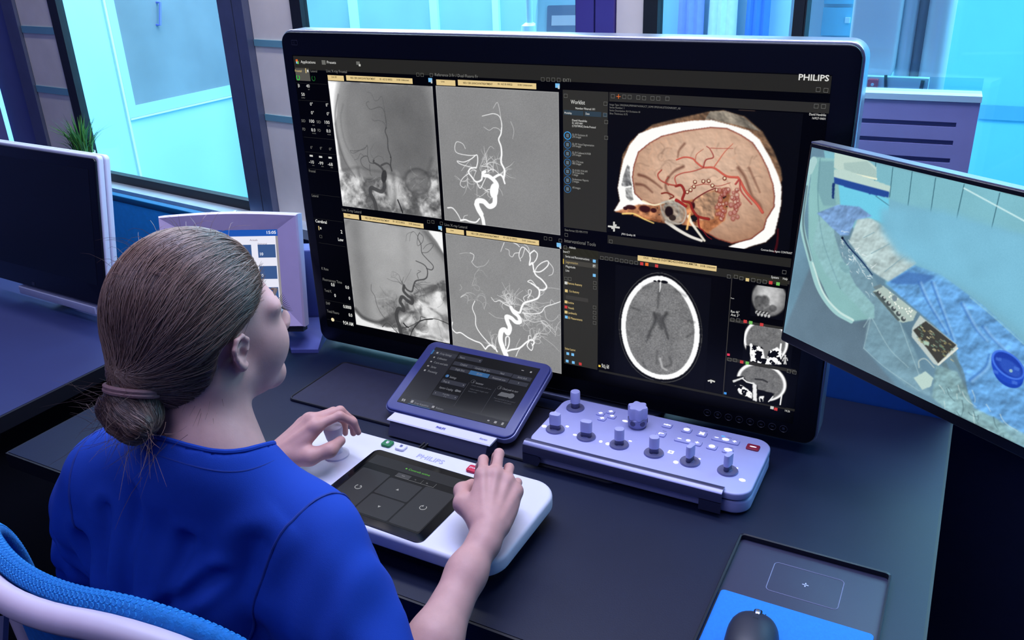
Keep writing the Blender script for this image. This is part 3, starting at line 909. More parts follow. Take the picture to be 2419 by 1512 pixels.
def scr_text(mb, fmap, s, x0, y0, x1, y1, h, z, bold=False):
    """line of lettering from (x0,y0) to (x1,y1) on the digitised picture, cap height h there"""
    a = np.array(fmap(x0, y0))
    b = np.array(fmap(x1, y1))
    c = np.array(fmap(x0, y0 - h))
    return letters(mb, s, a[0], a[1], float(b[0] - a[0]), float(abs(c[1] - a[1])), z, bold)


def rect_tile(mb, fmap, x0, y0, x1, y1, z):
    """upright rectangle given by two opposite corners on the digitised picture"""
    a = fmap(x0, y0)
    b = fmap(x1, y1)
    xa, xb = sorted((a[0], b[0]))
    ya, yb = sorted((a[1], b[1]))
    return mb.add([(xa, ya, z), (xb, ya, z), (xb, yb, z), (xa, yb, z)], [(0, 1, 2, 3)])


Z0 = 0.0008
a = MB()
a.add([(-TW / 2, 0.0155, Z0), (-TW / 2 + 0.055, 0.0155, Z0), (-TW / 2 + 0.055, TH, Z0), (-TW / 2, TH, Z0)], [(0, 1, 2, 3)])
a.build('side_menu', M_tlow, tsc)
a = MB().add([(-TW / 2, 0, Z0), (TW / 2, 0, Z0), (TW / 2, 0.0145, Z0), (-TW / 2, 0.0145, Z0)], [(0, 1, 2, 3)])
a.build('tab_bar', lit('tablet_bar', 17, 18, 24), tsc)
hl = MB()
hl.add([(-TW / 2, TH - 0.020, Z0 + .0002), (-TW / 2 + 0.055, TH - 0.020, Z0 + .0002), (-TW / 2 + 0.055, TH - 0.0085, Z0 + .0002), (-TW / 2, TH - 0.0085, Z0 + .0002)], [(0, 1, 2, 3)])
hl.build('selected_row', M_tbtn, tsc)
hl = MB()
hl.add([(-TW / 2 + 0.024, 0.0, Z0 + .0002), (-TW / 2 + 0.073, 0.0, Z0 + .0002), (-TW / 2 + 0.073, 0.0145, Z0 + .0002), (-TW / 2 + 0.024, 0.0145, Z0 + .0002)], [(0, 1, 2, 3)])
hl.build('selected_tab', M_tbtn, tsc)
for q in ((935, 295, 1180, 395), (875, 370, 1075, 460), (1105, 420, 1310, 508), (1335, 468, 1545, 558), (1575, 522, 1775, 615), (835, 432, 1040, 520), (1300, 530, 1500, 625), (1535, 585, 1735, 680), (735, 575, 985, 685), (635, 718, 888, 835)):
    rect_tile(MB(), TABMAP, *q, Z0 + .0002).build('menu_button', M_tbtn, tsc)
rect_tile(MB(), TABMAP, 1065, 478, 1265, 572, Z0 + .0003).build('active_button', lit('tablet_blue', 44, 92, 140), tsc)
bl = MB()
rect_tile(bl, TABMAP, 625, 238, 605, 292, Z0 + .0004)
cx, cy = TABMAP(786, 545)
bl.lathe([(0.0036, 0), (0.0036, 0.0001)], 16, (cx, cy, Z0 + .0003))
x0, _ = TABMAP(318, 870)
bl.add([(x0, 0.0002, Z0 + .0005), (x0 + 0.048, 0.0002, Z0 + .0005), (x0 + 0.048, 0.0011, Z0 + .0005), (x0, 0.0011, Z0 + .0005)], [(0, 1, 2, 3)])
bl.build('accent_marks', lit('tablet_accent', 40, 100, 160), tsc)['kind'] = 'stuff'
tx_ = MB()
for s, x0, y0, x1, y1, h in (('X-ray Settings', 697, 292, 835, 318, 22), ('Collimation', 664, 345, 775, 368, 24), ('C-arm and table', 625, 395, 788, 428, 24), ('Series', 590, 448, 650, 460, 26), ('Processing', 553, 498, 660, 522, 26),
                             ('Neuro', 932, 335, 990, 346, 24), ('Cerebral', 935, 418, 1015, 434, 24), ('Cerebral High Spd...', 1110, 462, 1295, 500, 24), ('Neck', 1412, 522, 1462, 532, 22), ('Aortic Arch', 1620, 568, 1730, 590, 24),
                             ('Single Shot', 878, 475, 985, 498, 22), ('3D-RA', 1128, 530, 1195, 544, 24), ('Rotational scan', 1320, 575, 1475, 606, 22), ('Settings', 810, 568, 888, 584, 26), ('Prop 4s', 735, 618, 808, 632, 24), ('Injector Coupling', 690, 690, 850, 722, 26),
                             ('X-ray delay', 728, 765, 808, 782, 16), ('1 s', 742, 795, 768, 800, 18), ('Isocenter', 1122, 638, 1212, 656, 24), ('Check path to start', 1440, 706, 1630, 744, 24),
                             ('X-ray Acquisition', 390, 876, 560, 912, 26), ('Robotics', 645, 936, 735, 954, 26), ('1', 780, 556, 790, 558, 20), ('2', 1086, 624, 1100, 626, 22), ('3', 1404, 696, 1418, 698, 22)):
    scr_text(tx_, TABMAP, s, x0, y0, x1, y1, h, Z0 + .0006)
tx_.build('lettering', lit('tablet_text', 128, 130, 138), tsc)['kind'] = 'stuff'
td = MB()
for s, x0, y0, x1, y1, h in (('Center anatomy in AP view', 1068, 662, 1308, 714, 18), ('Adjust table height until', 1050, 705, 1270, 752, 18), ('lateral view', 1032, 732, 1135, 752, 18), ('Press and hold on the control', 1338, 815, 1595, 872, 18), ('module to check path', 1352, 845, 1550, 888, 18)):
    scr_text(td, TABMAP, s, x0, y0, x1, y1, h, Z0 + .0006)
for x0, y0, x1, y1 in ((1048, 622, 866, 905), (1368, 690, 1188, 985)):
    p, q = TABMAP(x0, y0), TABMAP(x1, y1)
    td.box(p[0] - .0002, p[0] + .0002, min(p[1], q[1]), max(p[1], q[1]), Z0 + .0003, Z0 + .0004)
td.build('small_print', lit('tablet_text_dim', 74, 76, 84), tsc)['kind'] = 'stuff'
for (x, y, w_, h_) in ((672, 276, .004, .004), (634, 328, .003, .0035), (598, 378, .0035, .003), (562, 428, .004, .003), (523, 480, .0035, .004), (1683, 480, .005, .0015), (1783, 500, .0035, .004), (1172, 368, .002, .0015), (978, 656, .002, .0015), (647, 748, .001, .002), (880, 803, .001, .002), (1637, 630, .001, .0025),
                       (262, 823, .003, .003), (283, 829, .003, .003), (255, 836, .003, .003), (277, 842, .003, .003), (370, 850, .005, .006), (618, 915, .005, .005), (1279, 1082, .004, .003), (1364, 1103, .005, .005), (1450, 1122, .004, .006)):
    cx, cy = TABMAP(x, y)
    MB().add([(cx - w_ / 2, cy - h_ / 2, Z0 + .0006), (cx + w_ / 2, cy - h_ / 2, Z0 + .0006), (cx + w_ / 2, cy + h_ / 2, Z0 + .0006), (cx - w_ / 2, cy + h_ / 2, Z0 + .0006)], [(0, 1, 2, 3)]).build('menu_icon', lit('tablet_icon', 150, 150, 156), tsc)
tg = MB()
for x, y, r_ in ((1094, 612, .0042), (1411, 685, .0042)):
    cx, cy = TABMAP(x, y)
    tg.tube([(cx + r_ * math.cos(q * math.pi / 10), cy + r_ * math.sin(q * math.pi / 10), Z0 + .0005) for q in range(20)], 0.00025, 4, closed=True)
cx, cy = TABMAP(1468, 775)
tg.add([(cx - .013, cy - .004, Z0 + .0004), (cx + .007, cy - .004, Z0 + .0004), (cx + .011, cy + .006, Z0 + .0004), (cx - .009, cy + .006, Z0 + .0004)], [(0, 1, 2, 3)])
cx, cy = TABMAP(1548, 785)
tg.lathe([(0.0062, 0), (0.0062, 0.0001)], 18, (cx, cy, Z0 + .0005))
cx, cy = TABMAP(912, 725)
tg.lathe([(0.0032, 0), (0.0032, 0.0001)], 14, (cx - .003, cy, Z0 + .0005))
tg.add([(cx - .003, cy - .002, Z0 + .0004), (cx + .006, cy - .002, Z0 + .0004), (cx + .006, cy + .002, Z0 + .0004), (cx - .003, cy + .002, Z0 + .0004)], [(0, 1, 2, 3)])
tg.build('menu_drawings', lit('tablet_icon_dim', 92, 94, 100), tsc)['kind'] = 'stuff'
# stand bar with lettering, back leg
sb_ = MB()
prof = [(1.0635, 0.7535), (1.0660, 0.7560), (1.0800, 0.7790), (1.0820, 0.7800), (1.1045, 0.7806), (1.1070, 0.7780), (1.1070, 0.7535)]
bs = thing('tablet_stand', 'silver-lilac bar stand with dark front face holding the tablet', 'tablet stand', (0, 0, 0))
top = [(1.0795, 0.7785), (1.0815, 0.7802), (1.1050, 0.7808), (1.1062, 0.7790), (1.1050, 0.7775), (1.0830, 0.7770)]
MB().loops([[(x, y, z) for y, z in top] for x in (-0.8545, -0.8525, -0.6440, -0.6420)]).build('top_bar', mat('lilac_silver', rgb(222, 222, 246), 0.35, 0.1), bs)
low = [(1.0700, 0.7535), (1.0810, 0.7772), (1.1050, 0.7772), (1.1300, 0.7660), (1.1300, 0.7535)]
MB().loops([[(x, y, z) for y, z in low] for x in (-0.8480, -0.6480)]).build('bar_body', M_gund, bs)
MB().box(-0.80, -0.69, 1.135, 1.255, 0.7535, 0.759).build('foot_plate', M_deskedge, bs)
MB().add([(-0.79, 1.225, .759), (-0.70, 1.225, .759), (-0.70, 1.245, .759), (-0.79, 1.245, .759), (-0.78, 1.185, .783), (-0.71, 1.185, .783), (-0.71, 1.205, .785), (-0.78, 1.205, .785)],
         [(3, 2, 1, 0), (4, 5, 6, 7), (0, 1, 5, 4), (1, 2, 6, 5), (2, 3, 7, 6), (3, 0, 4, 7)]).build('back_leg', M_deskedge, bs)
lt = MB()
letters(lt, 'PHILIPS', -0.7570, 1.0895, 0.0185, 0.0060, 0.7813, True)
letters(lt, 'Azurion', -0.6685, 1.0895, 0.0150, 0.0052, 0.7813)
lt.build('lettering', mat('print_indigo', rgb(70, 74, 170), 0.4), bs)
for k in range(2):
    cb_ = MB().tube([(-0.770 + .008 * k, 1.085, 0.757), (-0.772 + .006 * k, 1.055, 0.7545), (-0.757 + .012 * k, 1.025, 0.7535), (-0.725 + .01 * k, 1.008, 0.7535), (-0.700 + .006 * k, 1.000, 0.756), (-0.690, 0.985, 0.760)], 0.0022, 8)
    o = cb_.build('cable', M_black, None, True)
    tag(o, ('left of the two thin black cables running from the tablet stand to the console', 'right of the two thin black cables running from the tablet stand to the console')[k], 'cable', 'cables under the tablet stand')

# ================================================================== tray, mouse pad, mouse
ty = thing('desk_tray', 'shallow black tray at the front right of the desk', 'tray', (-0.1055, 0.9005, DESK))
MB().rslab(0.204, 0.306, 0.0003, 0.003, 0.006, 0.001).build('floor_plate', mat('tray_navy', rgb(44, 46, 74), 0.45, bump=0.05, bscale=600), ty)
rm_ = MB()
ro = rrect(0.206, 0.308, 0.007, 5)
ri = rrect(0.199, 0.301, 0.005, 5)
rm_.loops([[(x, y, 0.0003) for x, y in ri], [(x, y, 0.0003) for x, y in ro], [(x, y, 0.011) for x, y in ro], [(x, y, 0.0115) for x, y in rrect(0.2045, 0.3065, 0.0065, 5)], [(x, y, 0.011) for x, y in ri]], closed=True)
rm_.build('rim', mat('tray_black', rgb(22, 24, 40), 0.35), ty, True)
ch = MB()
ch.tube([(x + 0.0013, y + 0.0893, 0.0033) for x, y in rrect(0.0925, 0.0615, 0.006, 5)], 0.0005, 4, closed=True)
ch.build('charging_outline', mat('print_greyblue', rgb(150, 155, 190), 0.5), ty)
ch = MB().box(-0.0042 + 0.0015, 0.0042 + 0.0015, 0.0887, 0.0903, 0.0031, 0.0034).box(0.0007, 0.0023, 0.0853, 0.0937, 0.0031, 0.0034)
ch.build('charging_mark', mat('print_bluewhite', rgb(185, 190, 225), 0.5), ty)
mp = MB().rslab(0.1935, 0.180, 0.003, 0.0055, 0.006, 0.001).build('mouse_pad', mat('blue_mouse_pad', rgb(30, 130, 235), 0.8, noise=0.06, nscale=300, bump=0.3, bscale=900, aniso_noise=(1, 0.25, 1)), None, False, (-0.1063, 0.8425, DESK))
tag(mp, 'bright blue cloth mouse pad lying in the black tray', 'mouse pad')
ms = thing('computer_mouse', 'dark grey cordless mouse on the blue pad in the tray', 'mouse', (-0.141, 0.838, DESK + 0.0055), (0, 0, math.radians(6)))
rings = []
for t in np.linspace(0, 1, 13):
    y = -0.052 + 0.104 * t
    w_ = 0.033 * math.sqrt(max(0.02, 1 - abs(2 * t - 1) ** 3.0)) * (1.0 - 0.06 * t)
    hgt = 0.036 * math.sqrt(max(0.02, 1 - abs(2 * (t * 0.9 + 0.12) - 1) ** 2.6)) + 0.004
    ring = []
    for q in range(18):
        an = math.pi * q / 17
        ring.append((-w_ * math.cos(an) * (1 + 0.12 * math.sin(an)), y, 0.002 + hgt * math.sin(an) ** 0.8))
    ring += [(w_ * .9, y, 0.0005), (-w_ * .9, y, 0.0005)]
    rings.append(list(reversed(ring)))
MB().loops(rings).build('shell', mat('mouse_graphite', rgb(46, 50, 66), 0.45, bump=0.04, bscale=900), ms, True)
MB().tube([(0.002, 0.018, 0.0370), (0.002, 0.028, 0.0345), (0.002, 0.042, 0.0285)], 0.0052, 8, flat=0.4).build('wheel_slot', M_black, ms, True)
wh = MB().lathe([(0.007, -0.0032), (0.009, -0.0022), (0.009, 0.0022), (0.007, 0.0032)], 18).build('scroll_wheel', mat('chrome_wheel', rgb(215, 220, 235), 0.18, 0.9), ms, True, (0.002, 0.031, 0.0285), (0, math.radians(90), 0))
MB().rslab(0.007, 0.005, 0.0, 0.0018, 0.001, 0.0004).build('mode_button', M_black, ms, True, (0.001, 0.013, 0.0385), (math.radians(-4), 0, 0))
for sx in (-1, 1):
    MB().tube([(0.002 + sx * 0.007, 0.012, 0.0372), (0.002 + sx * 0.0085, 0.032, 0.0312), (0.002 + sx * 0.009, 0.046, 0.0215)], 0.0006, 6).build('button_seam', M_black, ms, True)
# ================================================================== chair
M_frame = mat('chair_lilac_frame', rgb(222, 200, 216), 0.45, noise=0.02)
M_knit = mat('blue_knit', rgb(20, 120, 200), 0.8, noise=0.15, nscale=120, bump=0.5, bscale=350)
CX, CY = -0.7876, 0.3945
ch_ = thing('office_chair', 'office chair with lilac back frame and bright blue knitted back', 'chair', (CX, CY, 0), (0, 0, math.radians(-1.5)))


def back_pt(x, z):
    """point of the curved backrest, x from the middle, z height"""
    return (x, 0.045 * (1 - (x / 0.24) ** 2) * -1.0 + 0.045 - 0.10 * (z - 0.6) * 0.35, z)


def back_outline(hw, zt, zb, r, n=10):
    """rounded outline of the back seen from behind"""
    out = []
    h = zt - zb
    for x, y in rrect(2 * hw, h, r, n):
        out.append((x, (zt + zb) / 2 + y - 0.0213 * (x / hw) ** 2 * (1 if y > 0 else 0)))
    return out


def bp(x, z, dy=0.0):
    return (x, 0.086 * (x / 0.23) ** 2 - 0.05 * (z - 0.55) + dy, z)


ol = back_outline(0.248, 0.9697, 0.50, 0.152, 12)
dense = []
for i in range(len(ol)):
    a, b = ol[i], ol[(i + 1) % len(ol)]
    n = max(1, int(math.hypot(b[0] - a[0], b[1] - a[1]) / 0.02))
    for k in range(n):
        dense.append((a[0] + (b[0] - a[0]) * k / n, a[1] + (b[1] - a[1]) * k / n))
MB().tube([bp(x, z, -0.012) for x, z in dense], 0.0145, 10, closed=True, flat=1.0).build('back_frame', M_frame, ch_, True)
MB().tube([bp(x * 0.985, z + 0.004, 0.016) for x, z in dense], 0.0115, 10, closed=True).build('knit_edge', M_knit, ch_, True)
# open knit panel
pnl = MB()
NX, NZ = 26, 26
idx = {}
for i in range(NX + 1):
    for k in range(NZ + 1):
        u = -1 + 2 * i / NX
        v = -1 + 2 * k / NZ
        x = 0.238 * u * math.sqrt(1 - 0.34 * v * v)
        z = 0.735 + 0.226 * v * math.sqrt(1 - 0.34 * u * u) - (0.02 * u * u if v > 0 else 0) * max(v, 0)
        idx[i, k] = len(pnl.v)
        pnl.v.append(bp(x, z, 0.012))
for i in range(NX):
    for k in range(NZ):
        pnl.f.append((idx[i, k], idx[i + 1, k], idx[i + 1, k + 1], idx[i, k + 1]))
pnl.build('knit_panel', M_knit, ch_, True)
# knit eyelets along the upper edge: rows of small rings standing proud
ey = MB()
arc = [(x, z) for x, z in dense if z > 0.72]
arc = sorted(arc, key=lambda p: p[0])
L = [0.0]
for i in range(1, len(arc)):
    L.append(L[-1] + math.hypot(arc[i][0] - arc[i - 1][0], arc[i][1] - arc[i - 1][1]))
for row in range(5):
    s = 0.003 * (row % 2)
    while s < L[-1]:
        j = int(np.searchsorted(L, s)) or 1
        j = min(j, len(arc) - 1)
        t = (s - L[j - 1]) / max(L[j] - L[j - 1], 1e-6)
        x = arc[j - 1][0] + (arc[j][0] - arc[j - 1][0]) * t
        z = arc[j - 1][1] + (arc[j][1] - arc[j - 1][1]) * t
        an = math.radians(25 + row * 32)
        c = Vector(bp(x * 0.985, z + 0.004, 0.016)) + Vector((0, -math.cos(an) * 0.0112, math.sin(an) * 0.0112))
        nrm = Vector((0, -math.cos(an), math.sin(an)))
        t1_ = Vector((1, 0, 0))
        t2_ = nrm.cross(t1_)
        ey.tube([c + t1_ * 0.0024 * math.cos(q * math.pi / 3) + t2_ * 0.0028 * math.sin(q * math.pi / 3) for q in range(6)], 0.0008, 4, closed=True)
        s += 0.0062
o = ey.build('knit_mesh', mat('blue_knit_light', rgb(40, 150, 225), 0.7), ch_, False)
o['kind'] = 'stuff'
for sx in (-1, 1):
    MB().tube([bp(sx * 0.21, 0.80, -0.02), (sx * 0.13, -0.075, 0.62), (sx * 0.05, -0.07, 0.46)], 0.010, 8).build('back_strut', M_frame if False else mat('chair_grey_strut', rgb(120, 118, 150), 0.4, 0.3), ch_, True)
MB().tube([(0, -0.07, 0.47), (0, 0.0, 0.40), (0, 0.2, 0.39)], 0.028, 8).build('back_bracket', MATS['chair_grey_strut'], ch_, True)
MB().rslab(0.48, 0.46, 0.40, 0.46, 0.08, 0.02, 8).build('seat', M_knit, ch_, True, (0.02, 0.27, 0))
MB().lathe([(0.03, 0.10), (0.03, 0.26), (0.022, 0.27), (0.022, 0.40)], 18).build('gas_column', MATS['chair_grey_strut'], ch_, True, (0.02, 0.25, 0))
for k in range(5):
    a = 2 * math.pi * k / 5 + 0.3
    lg = MB().tube([(0.02, 0.25, 0.12), (0.02 + 0.28 * math.cos(a), 0.25 + 0.28 * math.sin(a), 0.065)], [0.026, 0.016], 8).build('base_leg', M_frame, ch_, True)
    MB().lathe([(0.012, -0.012), (0.0275, -0.010), (0.0275, 0.010), (0.012, 0.012)], 14).build('castor', M_black, lg, True, (0.02 + 0.28 * math.cos(a), 0.25 + 0.28 * math.sin(a), 0.0278), (math.radians(90), 0, a))
# ================================================================== what the displays show
CAMP = np.array([0.0, 0.0, 1.57])
FPX = 30.4346 / 36.0 * 2419.0


def digitiser(o, ox, oy, s):
    """digitising tablet for a flat display: enlarged scan coordinates -> the display's own x, y in metres.
    o is the display's frame (x right, y up, z out of the glass)"""
    bpy.context.view_layer.update()
    mw = np.array(o.matrix_world)
    org, ex, ey, ez = mw[:3, 3], mw[:3, 0], mw[:3, 1], mw[:3, 2]

    def f(x, y):
        px, py = ox + x / s, oy + y / s
        r = CAM @ np.array([px - 1209.5, py - 756.0, FPX])
        t = ((org - CAMP) @ ez) / (r @ ez)
        q = CAMP + r * t - org
        return float(q @ ex), float(q @ ey)
    return f


def vnoise(ny, nx, cell, seed):
    r = np.random.default_rng(seed)
    gy, gx = int(ny / cell) + 3, int(nx / cell) + 3
    g = r.random((gy, gx))
    yy = np.arange(ny) / cell
    xx = np.arange(nx) / cell
    iy, ix = yy.astype(int), xx.astype(int)
    fy, fx = yy - iy, xx - ix
    fy, fx = fy * fy * (3 - 2 * fy), fx * fx * (3 - 2 * fx)
    a = g[iy][:, ix] * (1 - fx) + g[iy][:, ix + 1] * fx
    b = g[iy + 1][:, ix] * (1 - fx) + g[iy + 1][:, ix + 1] * fx
    return a * (1 - fy)[:, None] + b * fy[:, None]


def fbm(ny, nx, cell, seed, octs=4):
    out = np.zeros((ny, nx))
    amp, tot = 1.0, 0.0
    for k in range(octs):
        out += amp * vnoise(ny, nx, max(cell / 2 ** k, 1.01), seed + k)
        tot += amp
        amp *= 0.55
    return out / tot


def blur(a, n):
    for _ in range(n):
        a = (np.roll(a, 1, 0) + np.roll(a, -1, 0) + 2 * a) / 4
        a = (np.roll(a, 1, 1) + np.roll(a, -1, 1) + 2 * a) / 4
    return a


def crom(pts, n=6):
    P = [np.array(p, float) for p in pts]
    if len(P) < 3:
        return [tuple(p) for p in P]
    P = [2 * P[0] - P[1]] + P + [2 * P[-1] - P[-2]]
    out = []
    for i in range(1, len(P) - 2):
        for k in range(n):
            t = k / n
            out.append(0.5 * ((2 * P[i]) + (-P[i - 1] + P[i + 1]) * t + (2 * P[i - 1] - 5 * P[i] + 4 * P[i + 1] - P[i + 2]) * t * t + (-P[i - 1] + 3 * P[i] - 3 * P[i + 1] + P[i + 2]) * t ** 3))
    out.append(P[-2])
    return [tuple(p) for p in out]


class Pic:
    """picture on a display, held as colours on a fine grid"""

    def __init__(self, x0, x1, y0, y1, res, base=(0, 0, 0)):
        self.x0, self.x1, self.y0, self.y1 = x0, x1, y0, y1
        self.nx = max(2, int(round((x1 - x0) / res)))
        self.ny = max(2, int(round((y1 - y0) / res)))
        self.xs = np.linspace(x0, x1, self.nx)
        self.ys = np.linspace(y0, y1, self.ny)
        self.im = np.zeros((self.ny, self.nx, 3)) + np.array(base)
        self.res = res
        self.X, self.Y = np.meshgrid(self.xs, self.ys)

    def mask_line(self, pts, r0, r1=None, soft=1.0):
        """coverage of a tapering stroke"""
        if r1 is None:
            r1 = r0
        m = np.zeros((self.ny, self.nx))
        n = len(pts) - 1
        aa = self.res * soft
        for i in range(n):
            a, b = np.array(pts[i]), np.array(pts[i + 1])
            ra = r0 + (r1 - r0) * i / n
            rb = r0 + (r1 - r0) * (i + 1) / n
            pad = max(ra, rb) + aa
            ix0 = max(int((min(a[0], b[0]) - pad - self.x0) / self.res), 0)
            ix1 = min(int((max(a[0], b[0]) + pad - self.x0) / self.res) + 2, self.nx)
            iy0 = max(int((min(a[1], b[1]) - pad - self.y0) / self.res), 0)
            iy1 = min(int((max(a[1], b[1]) + pad - self.y0) / self.res) + 2, self.ny)
            if ix1 <= ix0 or iy1 <= iy0:
                continue
            X = self.X[iy0:iy1, ix0:ix1]
            Y = self.Y[iy0:iy1, ix0:ix1]
            d = b - a
            L2 = max(d @ d, 1e-14)
            t = np.clip(((X - a[0]) * d[0] + (Y - a[1]) * d[1]) / L2, 0, 1)
            ds = np.hypot(X - a[0] - t * d[0], Y - a[1] - t * d[1])
            rr = ra + (rb - ra) * t
            c = np.clip((rr - ds) / aa + 0.5, 0, 1) * np.minimum(1, (rr + 0.25 * self.res) * 2 / self.res)
            m[iy0:iy1, ix0:ix1] = np.maximum(m[iy0:iy1, ix0:ix1], c)
        return m

    def mask_poly(self, pts, soft=1):
        m = np.zeros((self.ny, self.nx), bool)
        n = len(pts)
        for i in range(n):
            (xa, ya), (xb, yb) = pts[i], pts[(i + 1) % n]
            if ya == yb:
                continue
            c = (self.Y >= min(ya, yb)) & (self.Y < max(ya, yb))
            xi = xa + (self.Y - ya) * (xb - xa) / (yb - ya)
            m ^= c & (self.X < xi)
        m = m.astype(float)
        return blur(m, soft) if soft else m

    def mask_ell(self, cx, cy, rx, ry, soft=0.15, ang=0.0):
        c, s = math.cos(ang), math.sin(ang)
        u = ((self.X - cx) * c + (self.Y - cy) * s) / rx
        v = (-(self.X - cx) * s + (self.Y - cy) * c) / ry
        return np.clip((1 - np.hypot(u, v)) / soft + 0.5, 0, 1)

    def put(self, m, col, a=1.0):
        m = (m * a)[..., None] if m.ndim == 2 else m * a
        col = np.asarray(col, float)
        if col.ndim == 0:
            col = np.array([col] * 3)
        elif col.ndim == 2:
            col = col[..., None]
        self.im = self.im * (1 - m) + col * m

    def mul(self, m):
        self.im *= m[..., None]

    def build(self, name, parent, z):
        nx, ny = self.nx, self.ny
        co = np.zeros((ny * nx, 3), np.float32)
        co[:, 0] = self.X.ravel()
        co[:, 1] = self.Y.ravel()
        co[:, 2] = z
        i = (np.arange(ny - 1)[:, None] * nx + np.arange(nx - 1)[None, :]).ravel()
        q = np.stack([i, i + 1, i + nx + 1, i + nx], 1).astype(np.int32)
        me = bpy.data.meshes.new(name)
        me.vertices.add(nx * ny)
        me.vertices.foreach_set('co', co.ravel())
        me.loops.add(q.size)
        me.loops.foreach_set('vertex_index', q.ravel())
        me.polygons.add(len(q))
        me.polygons.foreach_set('loop_start', np.arange(0, q.size, 4, dtype=np.int32))
        me.polygons.foreach_set('loop_total', np.full(len(q), 4, np.int32))
        me.update(calc_edges=True)
        at = me.attributes.new('picture', 'FLOAT_COLOR', 'POINT')
        c = np.ones((ny * nx, 4), np.float32)
        c[:, :3] = lin(np.clip(self.im, 0, 1)).reshape(-1, 3)
        at.data.foreach_set('color', c.ravel())
        return link(name, me, attr_mat('display_picture'), parent)


def wander(p, ang, length, step, r, turn=0.35, curl=0.0):
    pts = [np.array(p, float)]
    n = max(2, int(length / step))
    c = curl
    for _ in range(n):
        c = 0.85 * c + r.normal(0, turn * 0.5)
        ang += c
        pts.append(pts[-1] + step * np.array([math.cos(ang), math.sin(ang)]))
    return [tuple(q) for q in pts]


def tendrils(pic, m, seeds, n, L, rad, seed, turn=0.3):
    r = np.random.default_rng(seed)
    for k in range(n):
        p, a = seeds[k % len(seeds)]
        a = a + r.normal(0, 0.5)
        pts = wander(p, a, L * r.uniform(0.5, 1.3), 0.003, r, turn)
        m = np.maximum(m, pic.mask_line(pts, rad * r.uniform(.6, 1.1), rad * 0.25) * r.uniform(.35, .9))
        for _ in range(2):
            j = r.integers(1, len(pts) - 1)
            b = wander(pts[j], a + r.normal(0, 1.0), L * r.uniform(.2, .5), 0.0025, r, turn)
            m = np.maximum(m, pic.mask_line(b, rad * 0.5, rad * 0.15) * r.uniform(.3, .7))
    return m


SCR = MB()
# active area of the big monitor
big_scr = MB().box(bmx0 * 0 + 0.0235, 1.0090, 0.0345, 0.6035, 0.0, 0.0006).build('screen', mat('screen_black', rgb(2, 2, 3), 0.35, 0, 0.25), big, False, (-BW / 2, -0.0002, bmz0 - DESK), UP)
PHO = digitiser(big_scr, 0, 0, 1.0)
D1 = digitiser(big_scr, 660, 60, 3.4357)
D2 = digitiser(big_scr, 1300, 60, 3.15)
D3 = digitiser(big_scr, 700, 480, 3.6)
D4 = digitiser(big_scr, 1300, 520, 2.9076)
MPX = 0.00082          # metres of screen per photo pixel, roughly
Zs = 0.0010


def L1(*p):
    return [D1(*q) for q in p]


def L2(*p):
    return [D2(*q) for q in p]


def L3(*p):
    return [D3(*q) for q in p]


def L4(*p):
    return [D4(*q) for q in p]


def box_of(tl, br):
    return tl[0], br[0], br[1], tl[1]


RES = 0.00085
W1 = MPX / 3.4357
W2 = MPX / 3.15
W3 = MPX / 3.6
W4 = MPX / 2.9076

# ---- frontal X-ray (grey skull, dark vessels)
p = Pic(*box_of(D1(397, 449), D3(1238, 132)), RES)
ny, nx = p.ny, p.nx
n1 = fbm(ny, nx, 60, 1)
n2 = fbm(ny, nx, 10, 2)
gr = rng.normal(0, 0.012, (ny, nx))
cxy = D1(900, 800)
dome = p.mask_ell(cxy[0] - .004, cxy[1] - 0.006, 0.122, 0.155, 0.10)
head = np.maximum(dome, p.mask_poly(L1((480, 640), (452, 800), (480, 1000), (500, 1150), (545, 1300), (500, 1480), (560, 1700), (1400, 1700), (1400, 700), (1247, 560), (1180, 480), (900, 440), (650, 460)), 6))
tone = 0.50 + 0.08 * (n1 - 0.5) - 0.09 * p.mask_ell(*D1(1060, 850), 0.07, 0.10, 1.2)
rim = p.mask_ell(cxy[0] - .004, cxy[1] - 0.006, 0.122, 0.155, 0.05) - p.mask_ell(cxy[0] - .004, cxy[1] - 0.006, 0.108, 0.140, 0.25)
tone += 0.14 * np.clip(rim, 0, 1)
p.put(np.ones((ny, nx)), 1.0)
p.put(head, tone)
lowm = p.mask_poly(L1((500, 1180), (700, 1240), (1000, 1260), (1300, 1150), (1350, 1700), (480, 1700)), 14)
bone = np.clip((fbm(ny, nx, 26, 5) - 0.42) * 3.2, 0, 1) * 0.6 + 0.35 + 0.35 * (n2 - .5)
p.put(lowm, bone, 0.75)
p.put(p.mask_ell(*D1(960, 1340), 0.012, 0.03, 0.9), 0.88, 0.7)
p.put(p.mask_ell(*D1(900, 1330), 0.007, 0.03, 0.9), 0.85, 0.6)
ring = p.mask_ell(*D1(1125, 1265), 0.030, 0.026, 0.12, 0.3) - p.mask_ell(*D1(1125, 1265), 0.026, 0.022, 0.12, 0.3)
p.put(np.clip(ring, 0, 1), 0.30, 0.6)
p.put(p.mask_ell(*D1(1125, 1280), 0.026, 0.02, 0.6), 0.52, 0.6)
for pts, w_ in (([(1240, 1080), (1200, 1190), (1130, 1180), (1040, 1190), (1010, 1250)], 14), ([(500, 1180), (640, 1150), (720, 1170), (900, 1200), (1010, 1240)], 9), ([(930, 1200), (935, 1300), (945, 1400), (930, 1490)], 12), ([(560, 1290), (600, 1330), (700, 1420), (750, 1490)], 10), ([(1010, 1310), (1060, 1360), (1120, 1340), (1200, 1330)], 8), ([(640, 1160), (660, 1290), (600, 1400)], 12)):
    p.put(p.mask_line(crom(L1(*pts)), w_ * W1, w_ * W1 * .6, 8), 0.25, 0.35)
